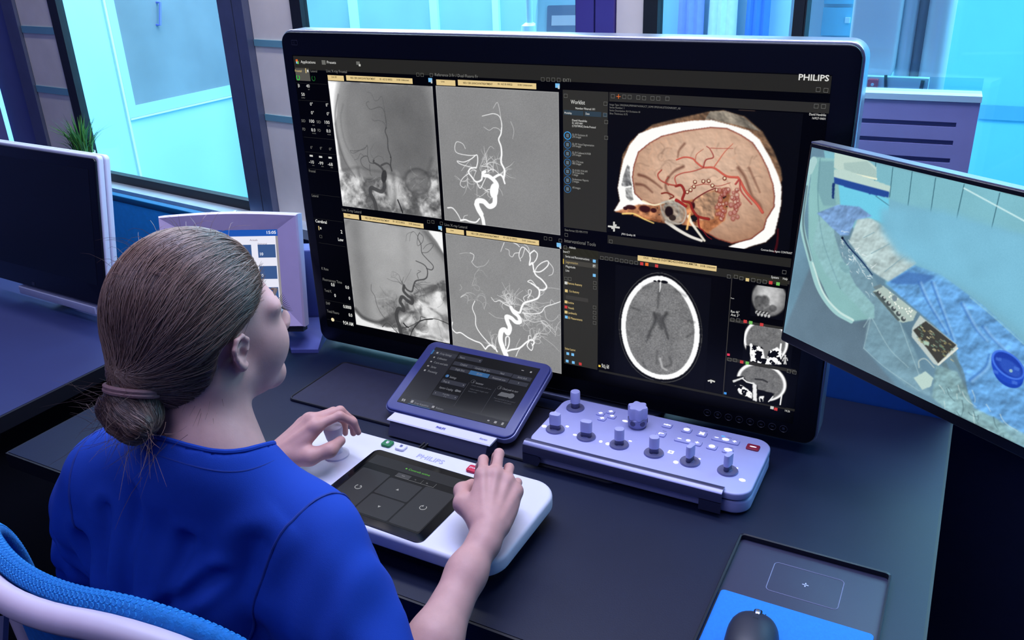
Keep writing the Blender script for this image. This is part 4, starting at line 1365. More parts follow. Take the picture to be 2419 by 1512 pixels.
for k in range(46):
    x, y = rng.uniform(520, 1300), rng.uniform(1180, 1500)
    ln = wander(D1(x, y), rng.uniform(0, 6.28), rng.uniform(.01, .03), .003, rng, .3)
    p.put(p.mask_line(ln, 0.0006, 0.0004, 1.5), rng.choice([0.25, 0.9]), 0.22)
p.put(p.mask_line(crom(L1((480, 560), (455, 720), (470, 900), (530, 1090), (620, 1230))), 0.0016, .0012, 3), 0.36, 0.5)
p.put(p.mask_line(crom(L1((520, 640), (500, 760), (540, 960), (640, 1130))), 0.002, .0012, 4), 0.40, 0.35)
VS1 = [([(790, 1500), (775, 1430), (742, 1360), (750, 1318), (800, 1338), (835, 1346), (856, 1310), (850, 1262)], 17, 15, 0.30),
       ([(850, 1215), (845, 1175), (815, 1140), (768, 1110), (770, 1095)], 11, 6, 0.30),
       ([(830, 1135), (870, 1118), (900, 1135), (915, 1180)], 8, 5, 0.32),
       ([(915, 1180), (905, 1130), (908, 1070), (885, 1000), (880, 915), (862, 865), (866, 830)], 5.5, 3.5, 0.30),
       ([(872, 838), (868, 770), (850, 690), (815, 662), (740, 680), (708, 632), (728, 616)], 2.2, 1.4, 0.33),
       ([(868, 830), (852, 790), (805, 770), (772, 775), (752, 756)], 1.8, 1.2, 0.36),
       ([(866, 790), (850, 650), (832, 576), (800, 608), (772, 604), (748, 552), (712, 540)], 1.8, 1.0, 0.38),
       ([(770, 1120), (735, 1110), (718, 1065), (690, 1062), (662, 1090), (680, 1140), (740, 1180)], 4, 2, 0.34),
       ([(718, 1065), (716, 972), (690, 1004), (610, 1018), (578, 1014), (600, 1036), (662, 1010), (716, 980)], 2.2, 1.6, 0.36),
       ([(690, 1062), (660, 1040), (640, 1080), (612, 1090)], 1.6, 1, 0.38), ([(760, 1090), (800, 1060), (838, 1070), (850, 1100)], 1.6, 1.2, 0.36),
       ([(775, 1090), (740, 1030), (770, 960)], 1.5, 1, 0.42), ([(735, 1130), (740, 1200), (755, 1220)], 3, 1.4, 0.36), ([(845, 1240), (810, 1235), (790, 1255)], 2, 1, 0.34)]
for pts, a, b, v in VS1:
    p.put(p.mask_line(crom(L1(*pts)), a * W1 * 1.05, b * W1 * 1.05, 1.2), v * 0.9, 0.9)
p.put(p.mask_ell(*D1(852, 1225), 0.0062, 0.0130, 0.2, -0.25), 0.22)
p.put(p.mask_ell(*D1(906, 1070), 0.0017, 0.0018, 0.4), 0.25)
p.put(p.mask_line(L1((963, 1415), (985, 1470), (1003, 1520)), 5 * W1, 5 * W1), 0.07)
p.im += gr[..., None]
p.build('xray_frontal', big_scr, Zs)

# ---- subtraction angiogram (white tree on grey)
p = Pic(*box_of(D1(1270, 489), D3(2247, 272)), RES)
ny, nx = p.ny, p.nx
p.put(np.ones((ny, nx)), 0.535 + 0.05 * (fbm(ny, nx, 90, 11) - .5))
p.im += rng.normal(0, 0.016, (ny, nx))[..., None]
m = np.zeros((ny, nx))
V2 = [([(1640, 1530), (1608, 1465), (1612, 1425), (1660, 1428), (1705, 1468), (1745, 1450), (1752, 1400), (1748, 1345)], 21, 19), ([(1748, 1345), (1768, 1300), (1745, 1258), (1700, 1222), (1660, 1216), (1655, 1195), (1672, 1186)], 19, 11),
      ([(1735, 1240), (1785, 1212), (1812, 1225), (1832, 1282)], 10, 6), ([(1822, 1245), (1830, 1175), (1802, 1110), (1806, 1040), (1800, 980), (1782, 925), (1800, 880), (1806, 830)], 8, 4.5),
      ([(1806, 850), (1806, 790), (1785, 735), (1740, 716), (1690, 725), (1648, 735)], 3.2, 2), ([(1806, 830), (1798, 740), (1782, 650), (1766, 626), (1738, 672)], 2, 1.2), ([(1806, 870), (1780, 838), (1740, 830), (1705, 850), (1662, 824)], 2, 1.2),
      ([(1648, 1220), (1640, 1255), (1598, 1268), (1565, 1230), (1538, 1190), (1556, 1158), (1602, 1152)], 7, 4.5), ([(1602, 1152), (1612, 1100), (1604, 1050), (1560, 1082), (1500, 1108), (1445, 1100), (1480, 1128), (1600, 1160)], 4, 2.4),
      ([(1604, 1052), (1540, 1054), (1450, 1036), (1426, 1000), (1440, 945), (1490, 960), (1512, 1000)], 2.6, 1.6), ([(1560, 1080), (1500, 1150), (1480, 1180)], 2, 1), ([(1540, 1200), (1490, 1240), (1470, 1290), (1500, 1316), (1512, 1300)], 2.6, 1.4),
      ([(1660, 1200), (1630, 1160), (1660, 1080), (1710, 985), (1745, 1000)], 2, .8), ([(1600, 1265), (1632, 1320), (1660, 1270), (1680, 1230)], 4, 2), ([(1690, 1190), (1730, 1165), (1770, 1190), (1790, 1215)], 3, 2), ([(1640, 1140), (1700, 1150), (1740, 1190)], 2.4, 1.2),
      ([(1710, 1060), (1760, 1120), (1780, 1190)], 1.4, .9), ([(1745, 1345), (1710, 1330), (1672, 1340)], 4, 2), ([(1765, 1300), (1800, 1340), (1815, 1380)], 1.6, .8), ([(1610, 1265), (1605, 1340), (1608, 1400)], 1.4, 1), ([(1880, 780), (1905, 850), (1895, 920)], 1.2, .8)]
for pts, a, b in V2:
    m = np.maximum(m, p.mask_line(crom(L1(*pts)), a * W1, b * W1, 1.2) * (1 if a > 2.1 else .75))
m = np.maximum(m, p.mask_line(crom(L3((1530, 10), (1550, 60), (1585, 120), (1598, 185))), 17 * W3, 15 * W3))
m = np.maximum(m, p.mask_line(crom(L3((1290, 38), (1330, 40), (1370, 85), (1400, 140))), 6 * W3, 4 * W3) * .85)
m = np.maximum(m, p.mask_line(crom(L3((1400, 145), (1440, 140), (1480, 155), (1530, 160), (1560, 130))), 7 * W3, 5 * W3))
m = np.maximum(m, p.mask_line(crom(L3((1420, 150), (1430, 110), (1460, 100))), 2.5 * W3, 1.5 * W3) * .8)
m = np.maximum(m, p.mask_ell(*D1(1745, 1340), 0.0085, 0.0145, 0.15, -0.2))
sd = [(D1(1700, 1180), 1.9), (D1(1740, 1180), 1.6), (D1(1690, 1130), 1.2), (D1(1600, 1180), 2.6), (D1(1530, 1240), -2.0), (D1(1700, 1350), 3.5), (D1(1800, 1200), 0.3)]
m = tendrils(p, m, sd, 26, 0.035, 0.0009, 21)
p.put(m, 1.0)
edge = np.clip(1 - np.minimum(np.minimum(p.X - p.x0, p.x1 - p.X), np.minimum(p.y1 - p.Y, p.Y - p.y0)) / 0.0018, 0, 1)
p.put(edge, 0.72, 0.5)
p.build('angiogram_frontal', big_scr, Zs)

# ---- lateral X-ray
p = Pic(*box_of(D3(407, 129), D3(1308, 1193)), RES)
ny, nx = p.ny, p.nx
n1 = fbm(ny, nx, 60, 31)
p.put(np.ones((ny, nx)), 0.62 + 0.10 * (n1 - .5))
gx = np.linspace(0, 1, nx)[None, :] * np.ones((ny, 1))
gy = np.linspace(0, 1, ny)[:, None] * np.ones((1, nx))
p.mul(np.clip(0.94 + 0.12 * np.sin(gx * 3.0) - 0.14 * np.exp(-((gx - .12) / .08) ** 2) - 0.05 * np.exp(-((gx - .62) / .05) ** 2), 0, 2))
out_r = p.mask_poly(L3((1060, 120), (1130, 240), (1200, 330), (1262, 440), (1400, 500), (1400, 100)), 3)
p.put(p.mask_line(crom(L3((1040, 160), (1090, 235), (1165, 330), (1260, 450), (1300, 520))), 22 * W3, 22 * W3, 14), 0.36, 0.75)
p.put(out_r, 0.97)
p.put(p.mask_line(crom(L3((410, 180), (440, 150), (480, 125))), 16 * W3, 8 * W3, 8), 0.42, 0.5)
lowm = p.mask_poly(L3((900, 860), (1000, 760), (1280, 640), (1330, 1200), (800, 1160), (700, 1020)), 14)
bone = np.clip((fbm(ny, nx, 28, 35) - .40) * 3.4, 0, 1) * .75 + .28
p.put(lowm, bone, 0.75)
p.put(p.mask_poly(L3((500, 925), (560, 985), (660, 1020), (720, 1050), (860, 1060), (900, 1160), (500, 1100)), 6), 0.93)
p.put(p.mask_line(crom(L3((505, 900), (560, 960), (640, 1000), (720, 1005), (850, 940), (960, 930), (1060, 930))), 17 * W3, 10 * W3, 8), 0.26, 0.8)
cl = p.mask_ell(*D3(790, 865), 0.030, 0.024, 1.0, 0.5)
p.put(cl, 0.30 + .4 * (fbm(ny, nx, 8, 36)), 0.75)
for c_, r_ in (((940, 990), .018), ((1150, 850), .03), ((1120, 960), .025), ((1230, 900), .022), ((1200, 1080), .035), ((1010, 880), .012)):
    p.put(p.mask_ell(*D3(*c_), r_, r_ * .7, 1.0), 0.95, 0.65)
for pts, w_ in (([(1060, 800), (1160, 745), (1270, 742)], 9), ([(990, 790), (1080, 830), (1125, 850)], 12), ([(1060, 880), (1065, 950), (1110, 990), (1090, 1040)], 9), ([(880, 1040), (990, 930), (1060, 900)], 16), ([(1150, 900), (1230, 950), (1250, 1010)], 7), ([(1040, 1150), (1130, 1130), (1240, 1165)], 10), ([(980, 780), (990, 850), (1010, 900)], 10)):
    p.put(p.mask_line(crom(L3(*pts)), w_ * W3, w_ * W3 * .6, 8), 0.24, 0.5)
for k in range(40):
    ln = wander(D3(rng.uniform(680, 1270), rng.uniform(760, 1150)), rng.uniform(0, 6.28), rng.uniform(.01, .035), .003, rng, .25)
    p.put(p.mask_line(ln, 0.0006, .0004, 1.5), rng.choice([0.22, 0.9], p=[.7, .3]), 0.28)
V3 = [([(895, 1120), (880, 1050), (862, 1000), (855, 940), (875, 895), (915, 910), (905, 870), (885, 835), (905, 795), (955, 835), (985, 850), (990, 815), (950, 785), (915, 745), (918, 700)], 20, 14, .26), ([(918, 700), (945, 735), (985, 750), (1000, 700), (1020, 660), (1090, 645), (1115, 620), (1115, 560), (1085, 520), (1020, 490)], 9, 4, .28),
      ([(1110, 555), (1155, 565), (1165, 530), (1110, 470), (1070, 420), (1062, 350), (1035, 290), (1050, 250)], 4.5, 3, .28), ([(1070, 420), (1120, 415), (1165, 365), (1155, 340), (1110, 355), (1080, 390)], 2.5, 1.6, .3), ([(1050, 250), (1082, 285), (1075, 330), (1040, 360), (1030, 340), (1035, 285)], 2.6, 1.6, .3), ([(1035, 280), (1000, 240), (975, 260), (965, 320)], 2, 1, .34), ([(1000, 240), (945, 262), (935, 320)], 1.6, 1, .36),
      ([(1040, 640), (1030, 600), (1060, 580), (1035, 570)], 3, 1.5, .3), ([(910, 700), (870, 670), (820, 660), (775, 640)], 2.2, 1, .34), ([(640, 690), (640, 740), (670, 790), (690, 870), (740, 960), (820, 1030), (870, 1110)], 2.2, 3, .32), ([(900, 1060), (960, 1050), (1050, 1000), (1060, 965), (1100, 975)], 4, 3, .25), ([(735, 1050), (780, 1020), (870, 1110)], 5, 4, .3), ([(970, 1150), (990, 1080), (1060, 1000), (1160, 985)], 6, 4, .2),
      ([(1000, 700), (1080, 690), (1180, 700), (1260, 660)], 1.6, 1, .34), ([(1000, 720), (1060, 760), (1140, 750)], 1.4, 1, .36), ([(910, 690), (960, 600), (980, 560)], 1.2, .8, .4)]
for pts, a, b, v in V3:
    p.put(p.mask_line(crom(L3(*pts)), a * W3, b * W3, 1.2), v, 0.9)
m = tendrils(p, np.zeros((ny, nx)), [(D3(1000, 700), 0.0), (D3(1010, 680), -0.4), (D3(910, 690), 2.4), (D3(860, 900), 3.4), (D3(900, 1060), -2.2), (D3(1000, 770), -0.3)], 22, 0.035, 0.0008, 41)
p.put(m, 0.28, 0.8)
p.put(p.mask_line(crom(L3((1060, 1000), (1110, 985), (1180, 982), (1250, 1005), (1300, 1028))), 3 * W3, 3 * W3), 0.05)
p.put(p.mask_line(L3((915, 1020), (935, 1045), (955, 1055)), 6 * W3, 6 * W3), 0.08)
p.im += rng.normal(0, 0.012, (ny, nx))[..., None]
p.build('xray_lateral', big_scr, Zs)

# ---- lateral subtraction angiogram
p = Pic(*box_of(D3(1270, 254), D3(2257, 1450)), RES)
ny, nx = p.ny, p.nx
p.put(np.ones((ny, nx)), 0.55 + 0.06 * (fbm(ny, nx, 80, 51) - .5))
p.im += rng.normal(0, 0.018, (ny, nx))[..., None]
V4 = [([(1785, 1290), (1760, 1230), (1738, 1160), (1745, 1090), (1775, 1075), (1800, 1105), (1818, 1060), (1800, 1010), (1790, 965), (1830, 975), (1870, 1010), (1905, 1005), (1890, 960), (1850, 925), (1828, 885)], 24, 16), ([(1828, 885), (1855, 910), (1900, 930), (1920, 880), (1945, 845), (2010, 825), (2060, 800), (2068, 740), (2030, 700), (2000, 680)], 10, 6),
      ([(2065, 735), (2110, 735), (2130, 705), (2090, 650), (2040, 610), (2020, 560), (2010, 505), (1985, 525), (1992, 470), (1990, 430), (2025, 400)], 7, 5), ([(2025, 400), (2052, 430), (2040, 480), (2005, 520)], 4.5, 3.5), ([(2020, 580), (2080, 580), (2140, 530), (2140, 490), (2090, 505), (2050, 540), (2030, 580)], 5, 3), ([(2140, 490), (2185, 550), (2180, 600), (2150, 615)], 2.5, 1.5),
      ([(1990, 430), (1945, 380), (1915, 378), (1895, 440), (1910, 490)], 4, 2.5), ([(1945, 385), (1925, 450), (1905, 470)], 2.5, 1.5), ([(1985, 410), (1970, 370), (1940, 350)], 2.4, 1.5), ([(1900, 420), (1860, 425), (1840, 455), (1815, 440), (1810, 400), (1780, 385)], 2.5, 1.3), ([(1770, 335), (1755, 370), (1740, 410)], 2.5, 1.5), ([(1850, 335), (1880, 350), (1900, 370)], 4, 2.5),
      ([(2065, 720), (2000, 680), (1970, 665), (2000, 655), (2040, 700)], 4, 2.5), ([(1970, 800), (1990, 780), (2000, 740), (1975, 740), (1985, 790)], 3, 2), ([(1950, 840), (1935, 800), (1985, 770)], 3, 1.6), ([(2068, 790), (2100, 770), (2110, 745), (2085, 760)], 2, 1.3),
      ([(1825, 880), (1780, 860), (1730, 828), (1690, 835), (1660, 800)], 4, 2), ([(1800, 860), (1770, 800), (1740, 780)], 1.6, 1), ([(1820, 870), (1840, 800), (1900, 720)], 1.6, .8), ([(1830, 860), (1880, 780), (1930, 740)], 1.4, .8),
      ([(1330, 1010), (1325, 1060), (1360, 1100), (1400, 1100), (1460, 1140), (1520, 1170), (1570, 1190), (1610, 1240)], 5, 6), ([(1610, 1240), (1640, 1210), (1680, 1215), (1710, 1260)], 6, 7), ([(1520, 830), (1500, 890), (1525, 960), (1530, 1040), (1570, 1110), (1640, 1190), (1690, 1240)], 3, 5), ([(1330, 1000), (1310, 920), (1290, 780)], 1.4, .8),
      ([(1785, 1260), (1830, 1245), (1900, 1230), (1960, 1180), (2000, 1160), (2025, 1180), (2010, 1210)], 8, 6), ([(1985, 1165), (1965, 1210), (2000, 1250), (2015, 1215), (2000, 1190)], 5, 3), ([(2020, 1185), (2040, 1135), (2080, 1140)], 3, 1.5), ([(1975, 1160), (1980, 1125), (2000, 1130)], 4, 2), ([(1790, 1250), (1810, 1200), (1812, 1140), (1785, 1140), (1782, 1210)], 6, 5), ([(1870, 1300), (1900, 1240), (1980, 1170)], 3, 2), ([(1810, 1250), (1860, 1245), (1880, 1200), (1905, 1150)], 2, 1),
      ([(1925, 930), (2000, 940), (2080, 930), (2120, 880), (2180, 860), (2250, 835)], 4, 3), ([(1935, 900), (1990, 880), (2060, 890), (2110, 870)], 1.8, 1), ([(1930, 920), (1960, 980), (2020, 1010), (2080, 1000)], 2.4, 1.2), ([(2110, 900), (2130, 980), (2180, 1000), (2230, 960)], 2, 1), ([(2160, 860), (2170, 820), (2200, 850)], 2, 1.2), ([(2020, 830), (2090, 850), (2160, 840)], 1.4, .8), ([(2100, 720), (2180, 720), (2240, 730)], 1.4, .8),
      ([(1480, 420), (1512, 440), (1505, 480), (1495, 500), (1525, 535), (1550, 545)], 2.4, 1.2), ([(1550, 540), (1600, 530), (1630, 500), (1640, 480)], 1.2, .8), ([(1390, 430), (1440, 420), (1490, 425)], 1.0, .7), ([(1395, 690), (1410, 720), (1390, 740)], 1, .7), ([(2100, 1140), (2180, 1200), (2240, 1260)], 1.2, .7), ([(1640, 930), (1700, 970), (1780, 980)], 1.6, 1)]
m = np.zeros((ny, nx))
for pts, a, b in V4:
    m = np.maximum(m, p.mask_line(crom(L3(*pts)), a * W3, b * W3, 1.2) * (1 if a > 2.2 else .7))
sd = [(D3(1925, 900), 0.2), (D3(1930, 930), -0.5), (D3(1940, 860), 0.6), (D3(1820, 870), 2.2), (D3(1800, 850), 1.7), (D3(1900, 960), -0.9), (D3(1700, 1230), 2.0), (D3(2000, 1170), 0.8), (D3(2080, 1000), -0.4), (D3(1830, 860), 1.2)]
m = tendrils(p, m, sd, 64, 0.04, 0.0009, 61)
m = tendrils(p, m, [(D3(1500, 700), 1.0), (D3(1400, 800), 0.5), (D3(1600, 900), 2.0), (D3(2200, 1100), 1.5)], 8, 0.05, 0.0005, 62)
p.put(m, 1.0)
edge = np.clip(1 - np.minimum(np.minimum(p.X - p.x0, p.x1 - p.X), np.minimum(p.y1 - p.Y, p.Y - p.y0)) / 0.0018, 0, 1)
p.put(edge, 0.75, 0.5)
p.build('angiogram_lateral', big_scr, Zs)

# ---- cut-away skull in 3D
p = Pic(*box_of(D2(430, 572), D4(1640, 235)), RES)
ny, nx = p.ny, p.nx


def D42(x, y):
    """second scan to first scan coordinates for the skull"""
    return ((1300 + x / 2.9076 - 1300) * 3.15, (520 + y / 2.9076 - 60) * 3.15)


outer = [(475, 1380), (520, 1305), (503, 1210), (520, 1110), (545, 1000), (590, 890), (660, 805), (760, 765), (900, 732), (1060, 708), (1200, 703), (1350, 742), (1480, 782), (1560, 850), (1640, 990), (1695, 1110), (1722, 1200), (1718, 1330), (1700, 1420), D42(1560, 15), D42(1540, 95), D42(1480, 150), D42(1380, 178), D42(1300, 210), D42(1225, 203), D42(1225, 180), D42(1300, 150), D42(1400, 120)]
inner = [(628, 1250), (610, 1130), (622, 1040), (655, 940), (740, 872), (830, 822), (1000, 782), (1200, 755), (1320, 765), (1420, 812), (1510, 872), (1570, 962), (1620, 1062), (1660, 1180), (1672, 1270), (1668, 1350), (1612, 1440), D42(1470, 60), D42(1380, 130), D42(1250, 160), D42(1150, 130), D42(1080, 90), D42(1000, 20), (1060, 1450), (980, 1400), (900, 1340), (760, 1330), (680, 1300)]
skin = [(520, 1090), (540, 960), (600, 860), (760, 738), (950, 690), (1180, 640), (1290, 632), (1450, 678), (1580, 790), (1662, 930), (1716, 1060), (1728, 1150), (1700, 1200), (1000, 1000)]
sk = [D2(*q) for q in skin]
no = fbm(ny, nx, 22, 71, 5)
gyv, gxv = np.gradient(blur(no, 2))
relief = np.clip(0.5 + (gyv * 9 + gxv * 6), 0, 1)
# shading of the vault: lit like a bowl seen from its open side
cxs, cys = D2(1150, 1060)
rad = np.hypot((p.X - cxs) / 0.155, (p.Y - cys) / 0.125)
tan = np.stack([0.87 - 0.20 * rad ** 2, 0.73 - 0.23 * rad ** 2, 0.63 - 0.24 * rad ** 2], -1)
tan = np.clip(tan * (0.90 + 0.16 * relief[..., None] + 0.10 * (fbm(ny, nx, 60, 72)[..., None] - .5)), 0, 1)
p.put(p.mask_poly(sk, 2), np.array([0.52, 0.40, 0.30]) * (0.55 + .7 * relief[..., None]))
p.put(p.mask_poly([D2(*q) for q in ((1150, 700), (1190, 640), (1300, 634), (1440, 680), (1570, 790), (1500, 770), (1360, 735))], 1), np.array([0.60, 0.56, 0.50]) * (.6 + .6 * relief[..., None]))
p.put(p.mask_poly([D2(*q) for q in inner], 1), tan)
om = p.mask_poly([D2(*q) for q in outer], 1)
imk = p.mask_poly([D2(*q) for q in inner], 1)
p.put(np.clip(blur(om, 4) * 1.3, 0, 1) * (1 - imk) * (1 - om), (0.75, 0.35, 0.15), 0.5)
p.put(om * (1 - imk), (1.0, 0.995, 0.98))
edge = np.clip(blur(imk, 3) * (1 - blur(imk, 3)) * 4, 0, 1) * imk
p.put(edge, (0.45, 0.10, 0.06), 0.8)
# folds of the vault
for pts, w_, v in (([(1000, 880), (960, 930), (950, 980)], 5, .35), ([(660, 1110), (720, 1130), (780, 1170), (830, 1210)], 8, .25), ([(640, 1180), (700, 1190), (760, 1240)], 8, .25), ([(990, 1050), (930, 1080), (880, 1130)], 8, .3), ([(880, 1130), (860, 1200), (900, 1280)], 7, .3), ([(1480, 1060), (1520, 1150), (1560, 1240)], 5, .4), ([(1400, 1060), (1450, 1130), (1500, 1260), (1560, 1330), (1580, 1390)], 10, .45)):
    p.put(p.mask_line(crom([D2(*q) for q in pts]), w_ * W2, w_ * W2 * .4, 5), (0.36, 0.20, 0.14), 1.1 - v)
for k in range(60):
    an = rng.uniform(0, 6.28)
    q = wander(D2(rng.uniform(700, 1600), rng.uniform(830, 1150)), an, rng.uniform(.008, .03), .003, rng, .4)
    p.put(p.mask_line(q, .0012, .0006, 3) * imk, rng.choice([0.45, 0.95]) * np.array([.95, .72, .58]), 0.25)
# dark hollows and broken bone at the base
base = [(480, 1385), (660, 1330), (780, 1335), (880, 1300), (990, 1310), (1080, 1290), (1200, 1230), (1300, 1210), (1340, 1260), (1300, 1450), D42(1080, 90), D42(1000, 40), D42(900, 30), (830, 1470), (700, 1440), (600, 1410)]
bm_ = p.mask_poly([D2(*q) for q in base], 2)
bn = fbm(ny, nx, 12, 77, 4)
p.put(bm_, np.stack([0.25 + bn * .9, 0.10 + bn * .65, 0.03 + bn * .45], -1) * (bn > .3)[..., None] * .95, 0.9)
p.put(p.mask_poly([D2(*q) for q in ((1060, 1310), (1140, 1250), (1230, 1230), (1280, 1260), (1240, 1340), (1220, 1440), (1120, 1450), (1060, 1380))], 3), np.array([0.72, 0.56, 0.44]) * (.55 + .8 * relief[..., None]))
for pts, w_, c_ in (([(690, 1305), (780, 1335), (900, 1300), (960, 1300), (1010, 1340)], 6, (1, .95, .8)), ([D42(800, 10), D42(870, 60), D42(960, 110), D42(1040, 140)], 12, (1, .98, .94)), ([(1030, 1420), (1060, 1480), D42(1060, 140)], 10, (1, .97, .9)), ([D42(940, 60), D42(950, 10), (1040, 1400)], 7, (1, .8, .5)),
                    ([(830, 1320), (880, 1310), (980, 1340), (1010, 1400), (980, 1470), (900, 1460), (840, 1400), (820, 1330)], 6, (.75, .72, .68)), ([(860, 1340), (930, 1340), (960, 1400), (920, 1440)], 5, (.6, .58, .54)), ([(540, 1400), (620, 1400), (700, 1440), (770, 1470)], 6, (1, .85, .5))):
    p.put(p.mask_line(crom([D2(*q) for q in pts]), w_ * W2, w_ * W2 * .7, 2), c_, .9)
p.put(p.mask_ell(*D2(915, 1390), .020, .022, .3, -.5), np.array([.62, .60, .56]) * (.6 + .8 * relief[..., None]), .8)
p.put(p.mask_ell(*D2(885, 1385), .007, .009, .3), (0.10, 0.04, 0.02))
p.put(p.mask_ell(*D2(910, 1430), .006, .005, .3), (0.2, 0.15, 0.12))
for x, y, a, b in ((600, 1352, .009, .004), (705, 1365, .010, .006), (770, 1375, .005, .004), (1060, 1340, .004, .006), (560, 1360, .004, .003)):
    p.put(p.mask_ell(*D2(x, y), a, b, .4), (0.16, 0.02, 0.02), .9)
# frontal sinus
p.put(p.mask_poly([D2(*q) for q in ((575, 1035), (592, 1050), (596, 1120), (610, 1200), (600, 1190), (560, 1200), (530, 1190), (545, 1120))], 1), np.array([.62, .62, .62]) * (.5 + .8 * relief[..., None]))
p.put(p.mask_poly([D2(*q) for q in ((560, 1210), (606, 1205), (612, 1260), (620, 1295), (595, 1308), (565, 1275))], 1), np.array([.66, .66, .65]) * (.5 + .8 * relief[..., None]))
# vessels
for pts, a, b, c_ in (([(1180, 1440), (1100, 1420), (1060, 1370), (1040, 1320), (985, 1300), (1000, 1240), (975, 1190), (935, 1195)], 9, 8, (.50, .12, .09)), ([(940, 1300), (960, 1310), (1010, 1345)], 11, 9, (.55, .1, .08)), ([(930, 1190), (880, 1180), (820, 1150), (802, 1110), (830, 1075)], 5, 4, (.60, .25, .20)), ([(940, 1185), (930, 1130), (980, 1100), (1060, 1085), (1140, 1060)], 4, 3, (.64, .3, .25)),
                      ([(880, 1130), (860, 1160), (880, 1190)], 3, 3, (.6, .25, .2)), ([(830, 1250), (870, 1245), (920, 1270), (890, 1290)], 5, 4, (.45, .15, .1)), ([(1580, 1390), (1540, 1330), (1460, 1240), (1405, 1140), (1380, 1130), (1310, 1120), (1220, 1060), (1140, 1055), (1090, 1020), (1060, 990), (1000, 980), (940, 1000)], 9, 4, (.72, .30, .24)), ([(1215, 1060), (1250, 1010), (1300, 940), (1360, 880)], 4, 2, (.74, .40, .32)),
                      ([(1140, 1055), (1160, 1000), (1215, 980), (1190, 920), (1165, 900)], 4, 2.5, (.55, .22, .2)), ([(1195, 912), (1250, 915), (1310, 915), (1360, 915)], 2.2, 1.4, (.6, .3, .25)), ([(1080, 1010), (1090, 960), (1140, 920)], 2.5, 1.4, (.65, .35, .28)), ([(1380, 1180), (1410, 1150), (1420, 1230), (1500, 1330)], 6, 4, (.62, .25, .22)), ([(1050, 1200), (1150, 1180), (1250, 1195), (1340, 1170)], 3, 2, (.6, .3, .25)),
                      ([(1060, 1320), (1080, 1290), (1160, 1240), (1230, 1210)], 4, 3, (.4, .12, .1)), ([(1100, 1420), (1110, 1500), D42(1050, 70), D42(1080, 110), D42(1110, 130)], 6, 2, (.45, .08, .07)), ([D42(1540, 230), D42(1560, 150), D42(1565, 60)], 9, 5, (.22, .02, .02))):
    ln = crom([D2(*q) for q in pts])
    p.put(p.mask_line(ln, a * W2, b * W2, 1.3), c_, .92)
    p.put(p.mask_line([(x - .0005, y + .0006) for x, y in ln], a * W2 * .35, b * W2 * .3, 1.5), np.clip(np.array(c_) * 1.5, 0, 1), .5)
for x, y in ((1078, 1165), (1070, 1200), (1045, 1225), (1140, 1160), (1180, 1158), (1208, 1192), (1020, 1240), (1298, 1138), (1240, 1225), (1310, 1220)):
    p.put(p.mask_ell(*D2(x, y), .0032, .0034, .3), (.45, .16, .1))
    p.put(p.mask_ell(*D2(x, y - 2), .0018, .0020, .4), (.92, .85, .72))
for k in range(52):
    y = rng.uniform(1215, 1450)
    x = (1380 if rng.random() < .4 else 1290) + rng.normal(0, 18) - (y - 1300) * .1
    r_ = rng.uniform(.0018, .0036)
    p.put(p.mask_ell(*D2(x, y), r_ * 1.2, r_ * 1.4, .5), (.56, .24, .20), .65)
    p.put(p.mask_ell(*D2(x, y - 3), r_ * .7, r_ * .8, .5), (.82, .62, .58) if k % 3 else (.93, .86, .78), .6)
p.build('skull_cutaway', big_scr, Zs)

# ---- axial brain slice
p = Pic(*box_of(D4(450, 302), D4(1060, 1170)), RES)
ny, nx = p.ny, p.nx
cA = D4(752, 745)
hx = D4(1030, 745)[0] - cA[0]
hyv = cA[1] - D4(752, 1085)[1]


def egg(s, dx=0, dy=0):
    out = []
    for k in range(48):
        a = 2 * math.pi * k / 48
        wv = hx * s * (1 - 0.10 * math.sin(a)) * (1 + .02 * math.sin(3 * a))
        out.append((cA[0] + dx + wv * math.cos(a), cA[1] + dy + hyv * s * 1.02 * math.sin(a)))
    return out


p.put(np.clip(p.mask_poly(egg(1.06), 1) - p.mask_poly(egg(1.045), 1), 0, 1), 0.35)
p.put(p.mask_poly(egg(1.0), 1), 1.0)
tis = 0.48 + 0.10 * (fbm(ny, nx, 30, 81) - .5) + rng.normal(0, .075, (ny, nx))
bw = p.mask_poly([(cA[0] + (x - cA[0]) * .875, cA[1] + (y - cA[1]) * .905) for x, y in egg(1.0)], 1)
p.put(bw, blur(tis, 1))
for pts, a, b, al in (([(750, 480), (745, 520), (740, 600)], 8, 4, .6), ([(715, 640), (722, 690), (700, 740), (670, 800)], 11, 5, .75), ([(800, 640), (775, 680), (790, 740), (810, 810)], 11, 5, .75), ([(745, 660), (755, 700), (765, 740)], 22, 12, .55), ([(735, 900), (730, 980)], 5, 4, .5), ([(560, 600), (620, 620)], 5, 3, .5), ([(640, 980), (655, 1010)], 8, 6, .4), ([(780, 1010), (830, 990), (820, 940)], 8, 6, .45), ([(690, 790), (660, 830)], 7, 4, .5), ([(640, 460), (700, 455)], 8, 5, .35), ([(860, 480), (930, 520)], 8, 5, .4), ([(950, 690), (990, 700)], 7, 4, .5), ([(940, 800), (985, 770)], 7, 4, .5), ([(530, 760), (560, 800)], 5, 4, .4)):
    p.put(p.mask_line(crom(L4(*pts)), a * W4, b * W4, 6), 0.20, al)
p.put(p.mask_line(L4((757, 420), (757, 460), (752, 490)), 5 * W4, 2 * W4, 2), .95)
p.put(p.mask_line(L4((755, 950), (770, 1010), (800, 1030)), 7 * W4, 7 * W4, 3), .78, .7)
for x, y, a, b in ((720, 418, .0028, .0016), (748, 418, .0026, .0022), (785, 424, .006, .0028)):
    p.put(p.mask_ell(*D4(x, y), a, b, .3), 0.02)
p.build('brain_slice', big_scr, Zs)

